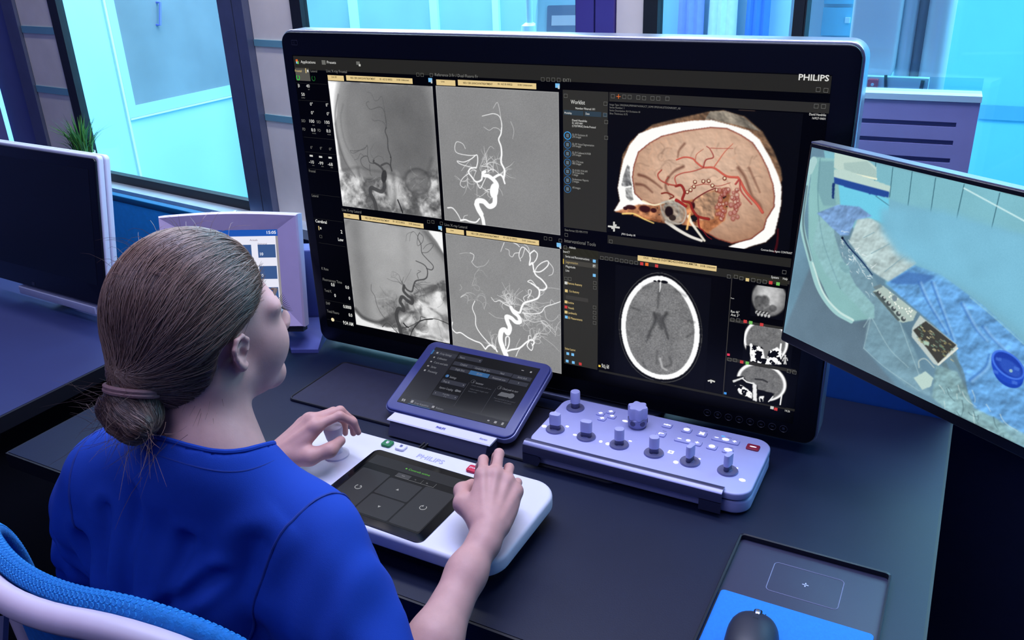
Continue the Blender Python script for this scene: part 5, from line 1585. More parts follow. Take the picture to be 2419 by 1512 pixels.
# ---- three small views
p = Pic(*box_of(D4(1390, 440), D4(1600, 690)), RES)
ny, nx = p.ny, p.nx
c0 = D4(1497, 560)
rl_ = fbm(ny, nx, 8, 91, 3)
sk_ = p.mask_ell(c0[0] + .001, c0[1] + .006, .0275, .031, .12)
sh = np.clip(0.82 - 0.45 * np.hypot((p.X - c0[0]) / .03, (p.Y - c0[1] - .012) / .04) ** 2, .15, 1)
p.put(sk_, sh * (0.8 + .3 * rl_))
p.put(p.mask_poly(L4((1408, 560), (1500, 575), (1540, 620), (1490, 655), (1412, 628)), 1), 0.70 * sh * (0.6 + .8 * rl_))
for x, y, a, b in ((1432, 555, .007, .010), (1472, 555, .008, .010), (1450, 600, .0035, .006), (1530, 605, .006, .006)):
    p.put(p.mask_ell(*D4(x, y), a, b, .4), .16 + .3 * rl_, .85)
for k in range(16):
    p.put(p.mask_ell(*D4(1412 + k * 6, 625 + (k % 4) * 6 + k), .002, .003, .4), .9 if k % 2 else .1, .8)
p.build('skull_view', big_scr, Zs)
for nm, tl, br, cx_, cy_, a_, b_, seed in (('brain_coronal', (1340, 708), (1650, 1020), 1480, 830, .036, .040, 95), ('brain_sagittal', (1225, 965), (1620, 1290), 1450, 1110, .041, .036, 97)):
    p = Pic(*box_of(D4(*tl), D4(*br)), RES)
    ny, nx = p.ny, p.nx
    cc = D4(cx_, cy_)
    p.put(p.mask_ell(cc[0], cc[1], a_, b_, .06), 1.0)
    p.put(p.mask_ell(cc[0], cc[1] - .001, a_ * .88, b_ * .88, .08), blur(0.44 + .14 * (fbm(ny, nx, 8, seed) - .5) + rng.normal(0, .06, (ny, nx)), 1))
    nf = fbm(ny, nx, 7, seed + 1, 3)
    if nm == 'brain_coronal':
        p.put(p.mask_poly(L4((1370, 850), (1450, 870), (1500, 900), (1560, 870), (1590, 900), (1590, 990), (1370, 990)), 1), (nf > .52) * 1.0)
        p.put(p.mask_poly(L4((1370, 860), (1375, 980), (1345, 990), (1345, 860)), 1), 0)
        p.put(p.mask_poly(L4((1455, 850), (1510, 850), (1490, 950), (1475, 950)), 1), .45)
        for pts, w_ in (([(1380, 850), (1378, 920), (1385, 960)], 5), ([(1585, 850), (1575, 930), (1560, 935)], 5)):
            p.put(p.mask_line(L4(*pts), w_ * W4, w_ * W4), 1.0)
        for pts, w_ in (([(1614, 935), (1614, 960), (1608, 985)], 4), ([(1614, 960), (1620, 988)], 3), ([(1598, 965), (1604, 945), (1624, 945), (1630, 962)], 3)):
            p.put(p.mask_line(L4(*pts), w_ * W4, w_ * W4), .85)
        p.put(p.mask_ell(*D4(1614, 930), .0014, .0018, .3), .85)
    else:
        p.put(p.mask_poly(L4((1225, 1075), (1330, 1070), (1350, 1110), (1420, 1130), (1425, 1160), (1540, 1190), (1480, 1275), (1225, 1275)), 1), 0)
        p.put(p.mask_poly(L4((1250, 1100), (1330, 1075), (1330, 1085), (1260, 1115)), 1), .9)
        p.put(p.mask_poly(L4((1270, 1135), (1310, 1130), (1390, 1180), (1385, 1225), (1300, 1190)), 1), (nf > .45) * 1.0)
        p.put(p.mask_poly(L4((1390, 1110), (1418, 1130), (1420, 1245), (1392, 1235)), 1), .95)
        p.put(p.mask_poly(L4((1432, 1210), (1470, 1205), (1460, 1250), (1438, 1245)), 1), (nf > .4) * 1.0)
        for pts, w_ in (([(1320, 1085), (1350, 1110), (1390, 1120)], 4), ([(1530, 1210), (1500, 1245)], 3), ([(1590, 1200), (1580, 1265)], 4), ([(1410, 1090), (1460, 1095), (1490, 1110)], 6)):
            p.put(p.mask_line(L4(*pts), w_ * W4, w_ * W4), .95 if w_ != 6 else .22)
    p.build(nm, big_scr, Zs)

# ---- window furniture on the big screen
ZF = 0.0008


def fill(name, m_, rects, dig, z=ZF):
    """each strip of the picture's frame is one part"""
    for r in rects:
        rect_tile(MB(), dig, *r, z).build(name, m_, big_scr)


M_bar = lit('bar_grey', 35, 34, 28)
M_side = lit('side_grey', 45, 44, 39)
# menu bar across the top, tool bars
a, b = D1(114, 256), D2(2105, 438)
MB().add([(a[0], a[1] - 0.0225, ZF), (1.0088, a[1] - 0.0225, ZF), (1.0088, a[1] + 0.002, ZF), (a[0], a[1] + 0.002, ZF)], [(0, 1, 2, 3)]).build('menu_bar', M_bar, big_scr)
fill('tool_bar', lit('bar_grey2', 42, 41, 37), [(440, 495, 2075, 640)], lambda x, y: (D2(x, 0)[0] if False else D2(x, y)[0], D2(440, 495)[1] if y == 495 else D2(440, 565)[1]))
fill('work_list', M_side, [(92, 478, 428, 1512)], lambda x, y: (D2(428, 1000)[0], D2(428, 1540)[1]) if x == 428 else (D2(95, 600)[0], D2(95, 478)[1]))
fill('tool_list', M_side, [(90, 205, 330, 1025)], lambda x, y: (D4(328, 620)[0], D4(328, 1028)[1]) if x == 330 else (D4(90, 400)[0], D4(90, 180)[1]))
fill('info_strip', M_bar, [(390, 100, 1660, 262)], lambda x, y: (D4(1660, 230)[0], D4(395, 158)[1]) if x == 1660 else (D4(395, 100)[0], D4(395, 102)[1]))
fill('tool_strip', M_bar, [(330, 240, 1645, 380)], lambda x, y: (D4(1645, 300)[0], D4(335, 268)[1]) if x == 1645 else (D4(90, 240)[0], D4(335, 215)[1]))
fill('view_strip', M_side, [(1, 1, 2, 2)], lambda x, y: (D4(1690, 600)[0], D4(1240, 385)[1]) if x == 2 else (D4(1252, 400)[0], D4(1252, 362)[1]))
fill('view_strip', M_side, [(1, 1, 2, 2)], lambda x, y: (D4(1690, 700)[0], D4(1225, 695)[1]) if x == 2 else (D4(1232, 680)[0], D4(1232, 674)[1]))
fill('view_strip', M_side, [(1, 1, 2, 2)], lambda x, y: (D4(1690, 1000)[0], D4(1210, 962)[1]) if x == 2 else (D4(1212, 950)[0], D4(1212, 940)[1]))
fill('bottom_strip', M_bar, [(1, 1, 2, 2)], lambda x, y: (D4(1680, 1300)[0], D4(335, 1040)[1]) if x == 2 else (D4(335, 1020)[0], D4(335, 1026)[1]))
ln_ = MB()
for x0, y0, x1, y1 in ((1248, 395, 1188, 1195),):
    q0, q1 = D4(x0, y0), D4(x1, y1)
    ln_.box(q0[0] - .0006, q0[0] + .0006, q1[1], q0[1], ZF, ZF + .0002)
ln_.build('divider', lit('divider_grey', 60, 58, 54), big_scr)
# tan patient banners
M_tan = lit('banner_tan', 226, 200, 142)
for dig, r in ((D1, (393, 402, 526, 433)), (D1, (543, 404, 1083, 452)), (D1, (1275, 438, 1431, 473)), (D1, (1450, 440, 2087, 500)),
               (D3, (403, 82, 536, 122)), (D3, (553, 102, 1084, 190)), (D3, (1275, 208, 1428, 250)), (D3, (1447, 232, 2066, 340)), (D4, (602, 240, 1143, 335))):
    q0 = dig(r[0], r[1])
    q1 = dig(r[2], r[3] if False else r[1] + 20)
    hgt = 0.0095
    xb = dig(r[2], r[3])[0]
    MB().add([(q0[0], q0[1] - hgt, ZF + .0003), (xb, q0[1] - hgt, ZF + .0003), (xb, q0[1], ZF + .0003), (q0[0], q0[1], ZF + .0003)], [(0, 1, 2, 3)]).build('patient_banner', M_tan, big_scr)
tile_ = MB()
a, b = D1(128, 342), D1(255, 452)
MB().add([(a[0], b[1], ZF), (b[0], b[1], ZF), (b[0], a[1], ZF), (a[0], a[1], ZF)], [(0, 1, 2, 3)]).build('selected_tab', lit('tab_grey', 84, 82, 76), big_scr)


def words(name, m_, items, dig, bold=False, z=ZF + .0006):
    mb = MB()
    for s, x0, y0, x1, y1, h in items:
        scr_text(mb, dig, s, x0, y0, x1, y1, h, z, bold)
    o = mb.build(name, m_, big_scr)
    o['kind'] = 'stuff'
    return o


T_w = lit('text_white', 222, 222, 218)
T_g = lit('text_grey', 120, 120, 116)
T_d = lit('text_dark', 60, 52, 30)
T_y = lit('text_tan', 220, 195, 130)
words('lettering', T_w, [('PHILIPS', 1848, 405, 2074, 412, 44)], D2, True)
words('lettering', T_w, [('Applications', 178, 305, 297, 307, 22), ('Presets', 391, 309, 463, 311, 22), ('40', 223, 503, 250, 504, 26), ('50', 184, 571, 210, 572, 26), ('0°', 254, 650, 276, 650, 26), ('0°', 382, 657, 402, 657, 26), ('0°', 262, 720, 285, 720, 26), ('0°', 390, 729, 410, 729, 26),
                         ('100', 249, 788, 288, 790, 26), ('100', 373, 797, 412, 799, 26), ('8.0', 264, 859, 297, 861, 26), ('8.0', 387, 867, 420, 869, 26), ('-10', 246, 1118, 285, 1121, 26), ('-99', 322, 1128, 361, 1132, 26), ('-68', 398, 1137, 437, 1140, 26)], D1)
words('lettering', T_w, [('Cerebral', 167, 160, 263, 173, 24), ('2', 382, 255, 396, 256, 28), ('Low', 360, 318, 405, 325, 26), ('0.0', 300, 702, 330, 706, 26), ('0.0', 422, 724, 453, 730, 26), ('0', 328, 795, 341, 796, 26), ('0', 450, 819, 463, 820, 26), ('0.0000', 404, 888, 472, 900, 26), ('0.0', 450, 960, 481, 968, 26), ('9:34 AM', 403, 1026, 488, 1040, 28)], D3, True)
words('small_lettering', T_g, [('Lateral', 258, 378, 310, 381, 18), ('Live X-ray Frontal', 385, 379, 552, 387, 22), ('Reference 3 Fr / Dual Fluoro Fr', 1266, 410, 1615, 424, 24), ('SID', 184, 783, 216, 785, 22), ('SID', 307, 792, 341, 794, 22), ('FD', 193, 851, 216, 853, 22), ('FD', 316, 861, 340, 863, 22), ('Frontal', 245, 1188, 297, 1193, 20), ('Lateral', 268, 1388, 320, 1394, 20), ('cm', 272, 812, 290, 812, 10), ('cm', 393, 818, 411, 818, 10), ('inch', 272, 878, 300, 879, 10), ('inch', 395, 888, 421, 889, 10),
                               ('cm', 270, 1138, 288, 1139, 10), ('cm', 345, 1147, 363, 1148, 10), ('cm', 420, 1155, 438, 1156, 10), ('kV', 238, 524, 250, 524, 10), ('mAs', 184, 590, 212, 591, 10), ('0°', 257, 1000, 275, 1000, 22), ('0°', 334, 1006, 352, 1006, 22), ('0°', 408, 1013, 428, 1013, 22)], D1)
words('small_lettering', T_g, [('Live X-ray Lateral', 394, 64, 557, 84, 22), ('Live X-ray Lateral', 1266, 190, 1456, 215, 22), ('K Rate', 220, 563, 277, 571, 22), ('Fluoroscopy Time', 230, 655, 392, 684, 22), ('Total K', 245, 749, 304, 758, 22), ('DAP', 258, 858, 292, 863, 22), ('Total Fluoro', 266, 925, 368, 943, 22)], D3)
words('small_lettering', T_g, [('EXT1', 98, 418, 154, 420, 24), ('Image Type: ORIGINAL\\PRIMARY\\AXIAL\\CT_SOM5 SPI\\DUAL\\STD\\DNR\\DET_AB', 444, 594, 970, 618, 14), ('Series Number: 1', 443, 615, 553, 620, 14), ('Series Description: 0.0 Occlusion AI', 443, 637, 670, 648, 14), ('Slice Thickness: 0.75', 443, 660, 577, 666, 14)], D2)
words('lettering', T_w, [('Worklist', 155, 582, 260, 588, 30), ('Number Filtered: 0/1', 190, 622, 334, 630, 15), ('Modality', 108, 656, 162, 660, 15), ('Date', 266, 663, 294, 665, 15), ('David Hendriks', 165, 712, 275, 718, 16), ('ID: 16927-0601', 165, 731, 243, 735, 13), ('(CT\\DT\\PR\\SC) Stroke Protocol', 165, 753, 340, 762, 15)], D2)
words('small_lettering', lit('text_mid', 160, 160, 156), [('01: 0V Occlusion AI', 166, 818, 278, 824, 15), ('270 images', 166, 834, 232, 838, 15), ('01: 0V Vessel Segmentation', 166, 887, 328, 896, 15), ('270 images', 166, 902, 232, 907, 15), ('01: 0V Collateral AI RGB', 166, 951, 303, 960, 15), ('270 images', 166, 967, 232, 972, 15), ('101: CTA brain', 166, 1018, 248, 1024, 15), ('490 images', 166, 1033, 232, 1038, 15), ('22-10-2021 9:34 AM', 166, 1083, 278, 1091, 15), ('VR Screen Shot', 166, 1100, 253, 1106, 15), ('1 image', 166, 1116, 209, 1119, 15), ('Strokeviewer Reports', 166, 1149, 287, 1158, 15), ('2 images', 166, 1165, 216, 1169, 15), ('All images', 166, 1211, 226, 1216, 15)], D2)
words('lettering', T_w, [('David Hendriks', 1928, 668, 2052, 674, 18), ('16927-0601', 1950, 696, 2048, 700, 16)], D2)
words('small_lettering', T_g, [('Interventional Tools', 100, 150, 314, 180, 24), ('Date format: DD-MM-YYYY', 102, 72, 260, 88, 15)], D4)
words('lettering', T_w, [('Admin', 132, 192, 176, 199, 15), ('SmartCT', 90, 220, 136, 227, 14), ('Series and Reconstructions', 106, 253, 270, 277, 15), ('Magnitude', 108, 322, 174, 330, 15), ('Live', 108, 350, 132, 354, 15), ('System', 1518, 396, 1570, 402, 17), ('Help', 1598, 406, 1630, 411, 15), ('Contrast Bolus Agent: CONTRAST', 1448, 206, 1662, 236, 13), ('JPEG Quality: 85', 490, 98, 586, 110, 12), ('Rot -24', 355, 998, 405, 1004, 15), ('Ang 80', 355, 1010, 405, 1016, 15), ('Rao 46°', 1241, 632, 1300, 640, 17), ('Ant 3°', 1241, 655, 1300, 663, 17), ('14:26', 1612, 1312, 1646, 1319, 14), ('Pause', 1242, 537, 1264, 541, 8)], D4)
words('lettering', T_y, [('Segmentation', 108, 292, 192, 304, 16), ('Remove Anatomy', 122, 438, 220, 454, 16), ('Cut Anatomy', 132, 492, 200, 503, 15), ('Isotime', 124, 570, 164, 577, 15), ('Vessels', 124, 606, 165, 613, 15), ('Landmarks', 124, 640, 184, 650, 15), ('3D Measurements', 124, 675, 222, 692, 15), ('Select Layout', 103, 885, 174, 897, 14), ('Frontal', 0, 0, 0, 0, 0)][:-1], D4)
words('lettering', T_y, [('Frontal', 132, 376, 185, 379, 18)], D1)
for dig, it in ((D1, [('Live 2K', 428, 423, 471, 425, 13), ('NEU CER LINNCAVNTREATMENT', 581, 432, 783, 441, 15), ('ID', 818, 441, 834, 441, 13), ('AZ SS 00022', 841, 443, 920, 446, 14), ('DOB', 956, 447, 985, 448, 13), ('Unknown', 992, 449, 1056, 452, 14), ('Live', 1316, 460, 1344, 461, 13), ('NEU CER LINNCAVNTREATMENT', 1495, 472, 1734, 482, 15), ('ID', 1776, 480, 1794, 481, 13), ('AZ SS 00022', 1802, 482, 1894, 487, 14), ('DOB', 1938, 488, 1970, 489, 13), ('Unknown', 1978, 490, 2056, 494, 14)]),
                (D3, [('Live', 440, 106, 463, 108, 13), ('NEU CER LINNCAVNTREATMENT', 590, 131, 795, 158, 15), ('ID', 825, 158, 840, 160, 13), ('AZ SS 00022', 848, 163, 926, 173, 14), ('DOB', 961, 178, 988, 182, 13), ('Unknown', 994, 184, 1058, 193, 14), ('Live', 1315, 234, 1342, 238, 13), ('NEU CER LINNCAVNTREATMENT', 1490, 262, 1728, 295, 15), ('ID', 1764, 294, 1782, 297, 13), ('AZ SS 00022', 1790, 300, 1880, 313, 14), ('DOB', 1924, 320, 1954, 325, 13), ('Unknown', 1964, 327, 2036, 338, 14)]),
                (D4, [('DXUS', 643, 262, 676, 266, 12), ('Patient ID: DUSHTSMG-4GU3-4X00-5G4S-MMKTS8...', 700, 270, 1018, 315, 14), ('DOB: Unknown', 1032, 318, 1136, 334, 14)])):
    words('banner_lettering', T_d, it, dig, True, ZF + .0007)
# icons: drop-downs, circles, cubes, swatches
M_ib = lit('icon_blue', 40, 110, 170)
M_dd = lit('dropdown_slate', 46, 62, 74)
for r in ((103, 632, 248, 668), (257, 640, 381, 678), (392, 650, 426, 682)):
    rect_tile(MB(), lambda x, y, r=r: (D2(x, (r[1] + r[3]) / 2)[0], D2((r[0] + r[2]) / 2, y)[1]), r[0], r[1], r[2], r[3], ZF + .0003).build('drop_down', M_dd, big_scr)
for k, y in enumerate((819, 886, 953, 1020, 1086, 1151, 1216)):
    cx, cy = D2(130.5, y)
    mb = MB().tube([(cx + .0062 * math.cos(q * math.pi / 12), cy + .0062 * math.sin(q * math.pi / 12), ZF + .0005) for q in range(24)], .0007 if k == 0 else .0005, 4, closed=True)
    mb.build('series_ring', lit('ring_bright', 50, 150, 220) if k == 0 else M_ib, big_scr)
    MB().add([(cx - .0025, cy - .003, ZF + .0005), (cx + .0025, cy - .003, ZF + .0005), (cx + .0025, cy + .003, ZF + .0005), (cx - .0025, cy + .003, ZF + .0005)], [(0, 1, 2, 3)]).build('series_icon', lit('icon_steel', 90, 110, 125), big_scr)


def sq(dig, x, y, w_, h_, m_, nm='icon'):
    cx, cy = dig(x, y)
    MB().add([(cx - w_ / 2, cy - h_ / 2, ZF + .0006), (cx + w_ / 2, cy - h_ / 2, ZF + .0006), (cx + w_ / 2, cy + h_ / 2, ZF + .0006), (cx - w_ / 2, cy + h_ / 2, ZF + .0006)], [(0, 1, 2, 3)]).build(nm, m_, big_scr)


M_lb = lit('icon_lightblue', 120, 190, 240)
M_wh = lit('icon_white', 205, 205, 200)
M_gr = lit('icon_greyed', 105, 105, 100)
sq(D1, 145, 286, .005, .005, lit('icon_orange', 230, 110, 40))
sq(D1, 154, 301, .004, .005, lit('icon_green', 110, 190, 90))
sq(D1, 144, 300, .003, .004, M_lb)
sq(D1, 363, 300, .009, .008, M_gr)
sq(D1, 642, 306, .008, .006, M_gr)
sq(D1, 655, 322, .004, .004, M_wh)
for dig, x, y in ((D1, 1228, 443), (D1, 2260, 488), (D3, 1226, 208), (D3, 2234, 352), (D4, 62, 172)):
    sq(dig, x, y, .008, .007, M_lb)
    sq(dig, x + 10, y + 12, .003, .006, M_wh)
for dig, pts in ((D1, ((1127, 399), (1162, 401), (1236, 402), (2140, 437), (2184, 439), (2226, 440), (2270, 442))), (D2, ((1995, 477), (2052, 482), (1980, 600), (2034, 602), (468, 526), (552, 530), (593, 532), (657, 536), (700, 540), (763, 541), (806, 543), (873, 545), (117, 523), (413, 582), (418, 718), (418, 835), (410, 664))), (D3, ((1128, 156), (1165, 158), (1237, 170), (2122, 297), (2164, 302), (2248, 316), (212, 282))),
                 (D4, ((112, 100), (418, 145), (1228, 386), (1608, 356), (105, 185), (356, 258), (388, 262), (420, 266), (458, 272), (492, 278), (524, 282), (558, 288), (592, 292), (1276, 388), (1314, 398), (1395, 410), (1434, 418), (1474, 422), (1252, 682), (1292, 686), (1232, 955), (1270, 960), (308, 430), (308, 463), (306, 598), (306, 634), (306, 668), (306, 704), (1640, 1036), (1678, 1044), (110, 400), (136, 402)))):
    for x, y in pts:
        cx, cy = dig(x, y)
        mb = MB()
        s_ = .0028
        mb.tube([(cx - s_, cy - s_, ZF + .0006), (cx + s_, cy - s_, ZF + .0006), (cx + s_, cy + s_, ZF + .0006), (cx - s_, cy + s_, ZF + .0006)], .00035, 4, closed=True)
        mb.build('tool_icon', M_gr, big_scr)
for x, y, c_ in ((304, 280, M_lb), (304, 314, M_wh), (304, 378, M_lb), (122, 915, M_lb), (156, 922, M_lb), (118, 966, M_lb), (160, 976, M_lb), (208, 986, lit('icon_red', 200, 60, 60)), (110, 560, T_y), (110, 595, MATS['icon_red']), (110, 630, T_y), (112, 664, M_lb), (112, 484, T_y), (110, 430, M_wh), (665, 302, MATS['icon_orange']), (732, 313, MATS['icon_red']), (630, 298, MATS['icon_red']), (1515, 428, MATS['icon_red']), (1565, 436, MATS['icon_green']), (1340, 694, MATS['icon_red']), (1378, 702, MATS['icon_green']), (1316, 972, MATS['icon_red']), (1354, 980, MATS['icon_green']), (1453, 716, MATS['icon_red']), (1524, 1286, M_wh), (1550, 1296, MATS['icon_red']), (1355, 408, T_y)):
    sq(D4, x, y, .0055, .0055, c_)
sq(D4, 1225, 922, .0045, .0042, lit('mark_pink', 225, 60, 90), 'view_mark')
sq(D4, 1203, 1187, .0045, .0042, lit('mark_blue', 70, 150, 230), 'view_mark')
sq(D4, 340, 1000, .0040, .0040, lit('mark_yellow', 235, 200, 80), 'view_mark')
sq(D4, 92, 282, .0014, .0095, MATS['mark_yellow'], 'view_mark')
sq(D4, 185, 538, .044, .0075, lit('field_grey', 60, 58, 54), 'text_field')
sq(D4, 210, 300, .066, .0090, lit('row_grey', 66, 64, 58), 'selected_row')
for x, y in ((510, 528),):
    cx, cy = D2(x, y)
    MB().box(cx - .0035, cx + .0035, cy - .0004, cy + .0004, ZF + .0005, ZF + .0007).build('pan_icon', MATS['icon_orange'], big_scr)
    MB().box(cx - .0004, cx + .0004, cy - .0035, cy + .0035, ZF + .0005, ZF + .0007).build('pan_icon', MATS['icon_orange'], big_scr)
for x, y, c_ in ((155, 422, (30, 210, 60)), (280, 429, (16, 90, 30))):
    cx, cy = D1(x, y)
    MB().tube([(cx + .0038 * math.cos(math.radians(q)), cy + .0045 * math.sin(math.radians(q)), ZF + .0006) for q in range(125, 416, 18)], .0007, 4).build('ready_ring', lit('ready_%d' % c_[1], *c_), big_scr)
for (x, y) in ((262, 1057), (338, 1066), (415, 1073)):
    sq(D1, x, y, .008, .0035, M_wh)
sq(D1, 158, 488, .0015, .007, M_wh)
sq(D1, 166, 488, .0010, .005, M_wh)
for dig, x, y in ((D1, 218, 367), (D3, 195, 210)):
    sq(dig, x, y, .0018, .009, T_y)
    sq(dig, x + 16, y + 2, .0035, .0045, M_wh)
cx, cy = D3(212, 282)
cx, cy = D3(313, 989)
MB().lathe([(.0042, 0), (.0042, .0001)], 16, (cx, cy, ZF + .0006)).build('clock_icon', lit('clock_cream', 240, 225, 180), big_scr)
for pts in ([(440, 10), (440, 75)], [(400, 40), (478, 50)], [(425, 55), (455, 30)]):
    MB().tube([(*D4(*q), ZF + .001) for q in pts], .0016, 5).build('orientation_marker', M_wh, big_scr)
for pts in ([(1085, 1102), (1105, 1098), (1132, 1108)], [(1105, 1098), (1107, 1115)]):
    MB().tube([(*D4(*q), ZF + .001) for q in pts], .0014, 5).build('orientation_marker', M_wh, big_scr)
# thin rules between the read-outs
for dig, y, x0, x1 in ((D1, 465, 135, 385), (D1, 605, 160, 395), (D1, 905, 200, 450), (D1, 1025, 215, 470), (D1, 1160, 235, 480), (D1, 1365, 262, 490), (D3, 125, 150, 395), (D3, 335, 195, 415), (D3, 820, 240, 460), (D3, 985, 268, 485)):
    q0, q1 = dig(x0, y), dig(x1, y)
    MB().box(q0[0], q1[0], q0[1] - .0003, q0[1] + .0003, ZF, ZF + .0002).build('rule', lit('rule_grey', 34, 34, 32), big_scr)
MB().tube([(0.0335 + x, 0.6265 + y, 0.0004) for x, y in rrect(0.014, 0.0085, 0.001, 3)], 0.0003, 4, closed=True).build('bezel_mark', mat('key_grey', rgb(48, 50, 66), 0.4), big, False, (-BW / 2, -0.0004, bmz0 - DESK), UP)

# ================================================================== camera view on the right monitor
rsc = MB().box(0.0045, RMW - 0.0045, 0.0145, RMH - 0.0055, 0.0, 0.0004).build('screen', mat('screen_black', rgb(2, 2, 3)), rm, False, (0, -0.0002, 0), UP)
D8 = digitiser(rsc, 1820, 320, 1.99)


def L8(*p):
    return [D8(*q) for q in p]


p = Pic(0.0045, RMW - 0.0045, 0.0145, RMH - 0.0055, 0.00075)
ny, nx = p.ny, p.nx
u = np.linspace(0, 1, nx)[None, :] * np.ones((ny, 1))
v = np.linspace(0, 1, ny)[:, None] * np.ones((1, nx))


def c8(r, g, b):
    return np.array([r, g, b]) / 255.0


n_ = fbm(ny, nx, 90, 201)[..., None]
# floor, wall
p.put(np.ones((ny, nx)), c8(104, 140, 160) * (.85 + .3 * n_))
p.put(p.mask_poly(L8((150, 0), (300, 0), (900, 200), (2600, 600), (2600, 1500), (1000, 900), (500, 560), (300, 330), (250, 60)), 1), c8(126, 186, 200) * (.94 + .12 * n_))
p.put(p.mask_poly(L8((300, 210), (460, 260), (560, 300), (560, 420), (300, 330)), 2), c8(112, 205, 232))
for x, y0, x2, y2 in ((497, 120, 490, 260), (577, 150, 562, 290), (668, 170, 648, 330), (778, 200, 755, 360), (912, 230, 875, 400), (1080, 270, 1040, 440), (1500, 380, 1450, 600)):
    p.put(p.mask_line(L8((x, y0), (x2, y2)), .0005, .0005), c8(40, 84, 100), .9)
p.put(p.mask_line(L8((912, 248), (1192, 400), (1700, 700)), .0009, .0009), c8(215, 245, 245), .8)
p.put(p.mask_line(L8((497, 285), (560, 330)), .0006, .0006), c8(60, 100, 120), .7)
# floor shade towards lower left
p.put(p.mask_poly(L8((60, 930), (200, 590), (300, 800), (400, 880), (480, 860), (440, 1000), (700, 1300), (400, 1110)), 10), c8(96, 120, 136) * (.9 + .25 * n_))
# C-arm: broad pale ring seen edge-on
p.put(p.mask_poly(L8((200, 100), (310, 110), (330, 330), (300, 460), (330, 560), (400, 700), (490, 800), (490, 860), (380, 875), (290, 800), (215, 640), (180, 500), (180, 300)), 2), c8(140, 190, 190) * (.93 + .14 * n_))
p.put(p.mask_poly(L8((230, 120), (300, 120), (310, 330), (250, 330), (220, 250)), 3), c8(122, 168, 176))
p.put(p.mask_line(crom(L8((185, 130), (160, 300), (150, 420), (190, 590), (230, 720), (300, 820), (380, 870))), .0050, .0040, 2), c8(160, 205, 205))
p.put(p.mask_line(crom(L8((172, 240), (155, 420), (190, 585))), .0018, .0018, 2), c8(96, 122, 130), .9)
p.put(p.mask_line(crom(L8((200, 600), (250, 740), (320, 825), (390, 868))), .0016, .0016, 2), c8(205, 232, 226), .9)
p.put(p.mask_line(crom(L8((235, 110), (225, 300), (250, 500), (330, 720))), .0010, .0010, 2), c8(105, 150, 158), .7)
p.put(p.mask_ell(*D8(350, 620), .010, .006, .3, -.4), c8(112, 160, 165))
p.put(p.mask_line(L8((185, 160), (205, 120)), .007, .006, 2), c8(170, 208, 208))
# detector head
p.put(p.mask_poly(L8((303, 80), (450, 110), (500, 150), (500, 205), (340, 180), (300, 150)), 1), c8(190, 214, 204))
p.put(p.mask_poly(L8((345, 130), (455, 120), (500, 165), (498, 208), (350, 178)), 1), c8(168, 196, 190))
p.put(p.mask_line(L8((350, 172), (500, 205)), .0012, .0012), c8(236, 240, 214))
p.put(p.mask_poly(L8((300, 160), (350, 160), (565, 238), (560, 272), (300, 200)), 1), c8(188, 214, 206))
p.put(p.mask_poly(L8((300, 196), (560, 264), (555, 292), (470, 276), (302, 226)), 1), c8(34, 72, 150))
p.put(p.mask_poly(L8((292, 225), (305, 222), (300, 298), (290, 296)), 1), c8(20, 50, 110))
# draped table: pillow, white sheet, blue cloth
fo = fbm(ny, nx, 34, 211, 4)
gy_, gx_ = np.gradient(blur(fo, 2))
fold = np.clip(.5 + gy_ * 10 - gx_ * 8, 0, 1)[..., None]
p.put(p.mask_poly(L8((560, 300), (900, 400), (2600, 800), (2600, 2200), (1300, 1560), (1000, 1330), (920, 1150), (870, 980), (700, 800), (540, 700), (560, 560)), 8), c8(120, 178, 200))
p.put(p.mask_poly(L8((220, 365), (320, 325), (420, 335), (480, 380), (400, 400), (370, 470), (330, 470), (280, 425)), 2), c8(120, 158, 205) * (.75 + .5 * fold))
p.put(p.mask_poly(L8((410, 395), (470, 388), (560, 440), (690, 600), (560, 690), (480, 640), (370, 500)), 3), c8(186, 208, 208) * (.80 + .35 * fold))
for a_, b_ in (((440, 480), (490, 455)), ((475, 555), (560, 510)), ((540, 640), (640, 560))):
    p.put(p.mask_line(L8(a_, b_), .0006, .0006), c8(130, 165, 175), .7)
p.put(p.mask_poly(L8((545, 695), (680, 610), (800, 650), (1000, 800), (1200, 980), (1700, 1400), (1700, 1900), (1192, 1480), (1060, 1330), (960, 1290), (900, 1130), (870, 985), (760, 880), (640, 780)), 3), c8(106, 168, 226) * (.72 + .5 * fold))
p.put(p.mask_poly(L8((560, 690), (640, 640), (780, 660), (720, 700), (600, 700)), 4), c8(66, 112, 176), .8)
for pts in ([(760, 690), (800, 800), (860, 960)], [(700, 690), (740, 780), (830, 930)], [(900, 790), (960, 900), (1010, 960)], [(940, 1150), (1010, 1090), (1030, 1030)], [(1000, 900), (1050, 960), (1200, 1100)]):
    p.put(p.mask_line(crom(L8(*pts)), .0016, .0008, 4), c8(58, 110, 185), .7)
    p.put(p.mask_line([(x + .003, y) for x, y in crom(L8(*pts))], .0016, .0008, 5), c8(160, 205, 245), .55)
p.put(p.mask_line(crom(L8((940, 760), (1060, 860), (1192, 980))), .0009, .0009, 2), c8(150, 205, 215), .6)
# soft glare over the patient
gl_ = p.mask_poly(L8((520, 340), (800, 350), (1192, 470), (1900, 700), (1900, 1300), (1192, 930), (960, 740), (760, 640), (600, 560), (520, 440)), 0)
gl_ = blur(gl_, 60)
p.put(gl_, c8(122, 186, 212) * (.92 + .16 * fbm(ny, nx, 120, 220)[..., None]), .97)
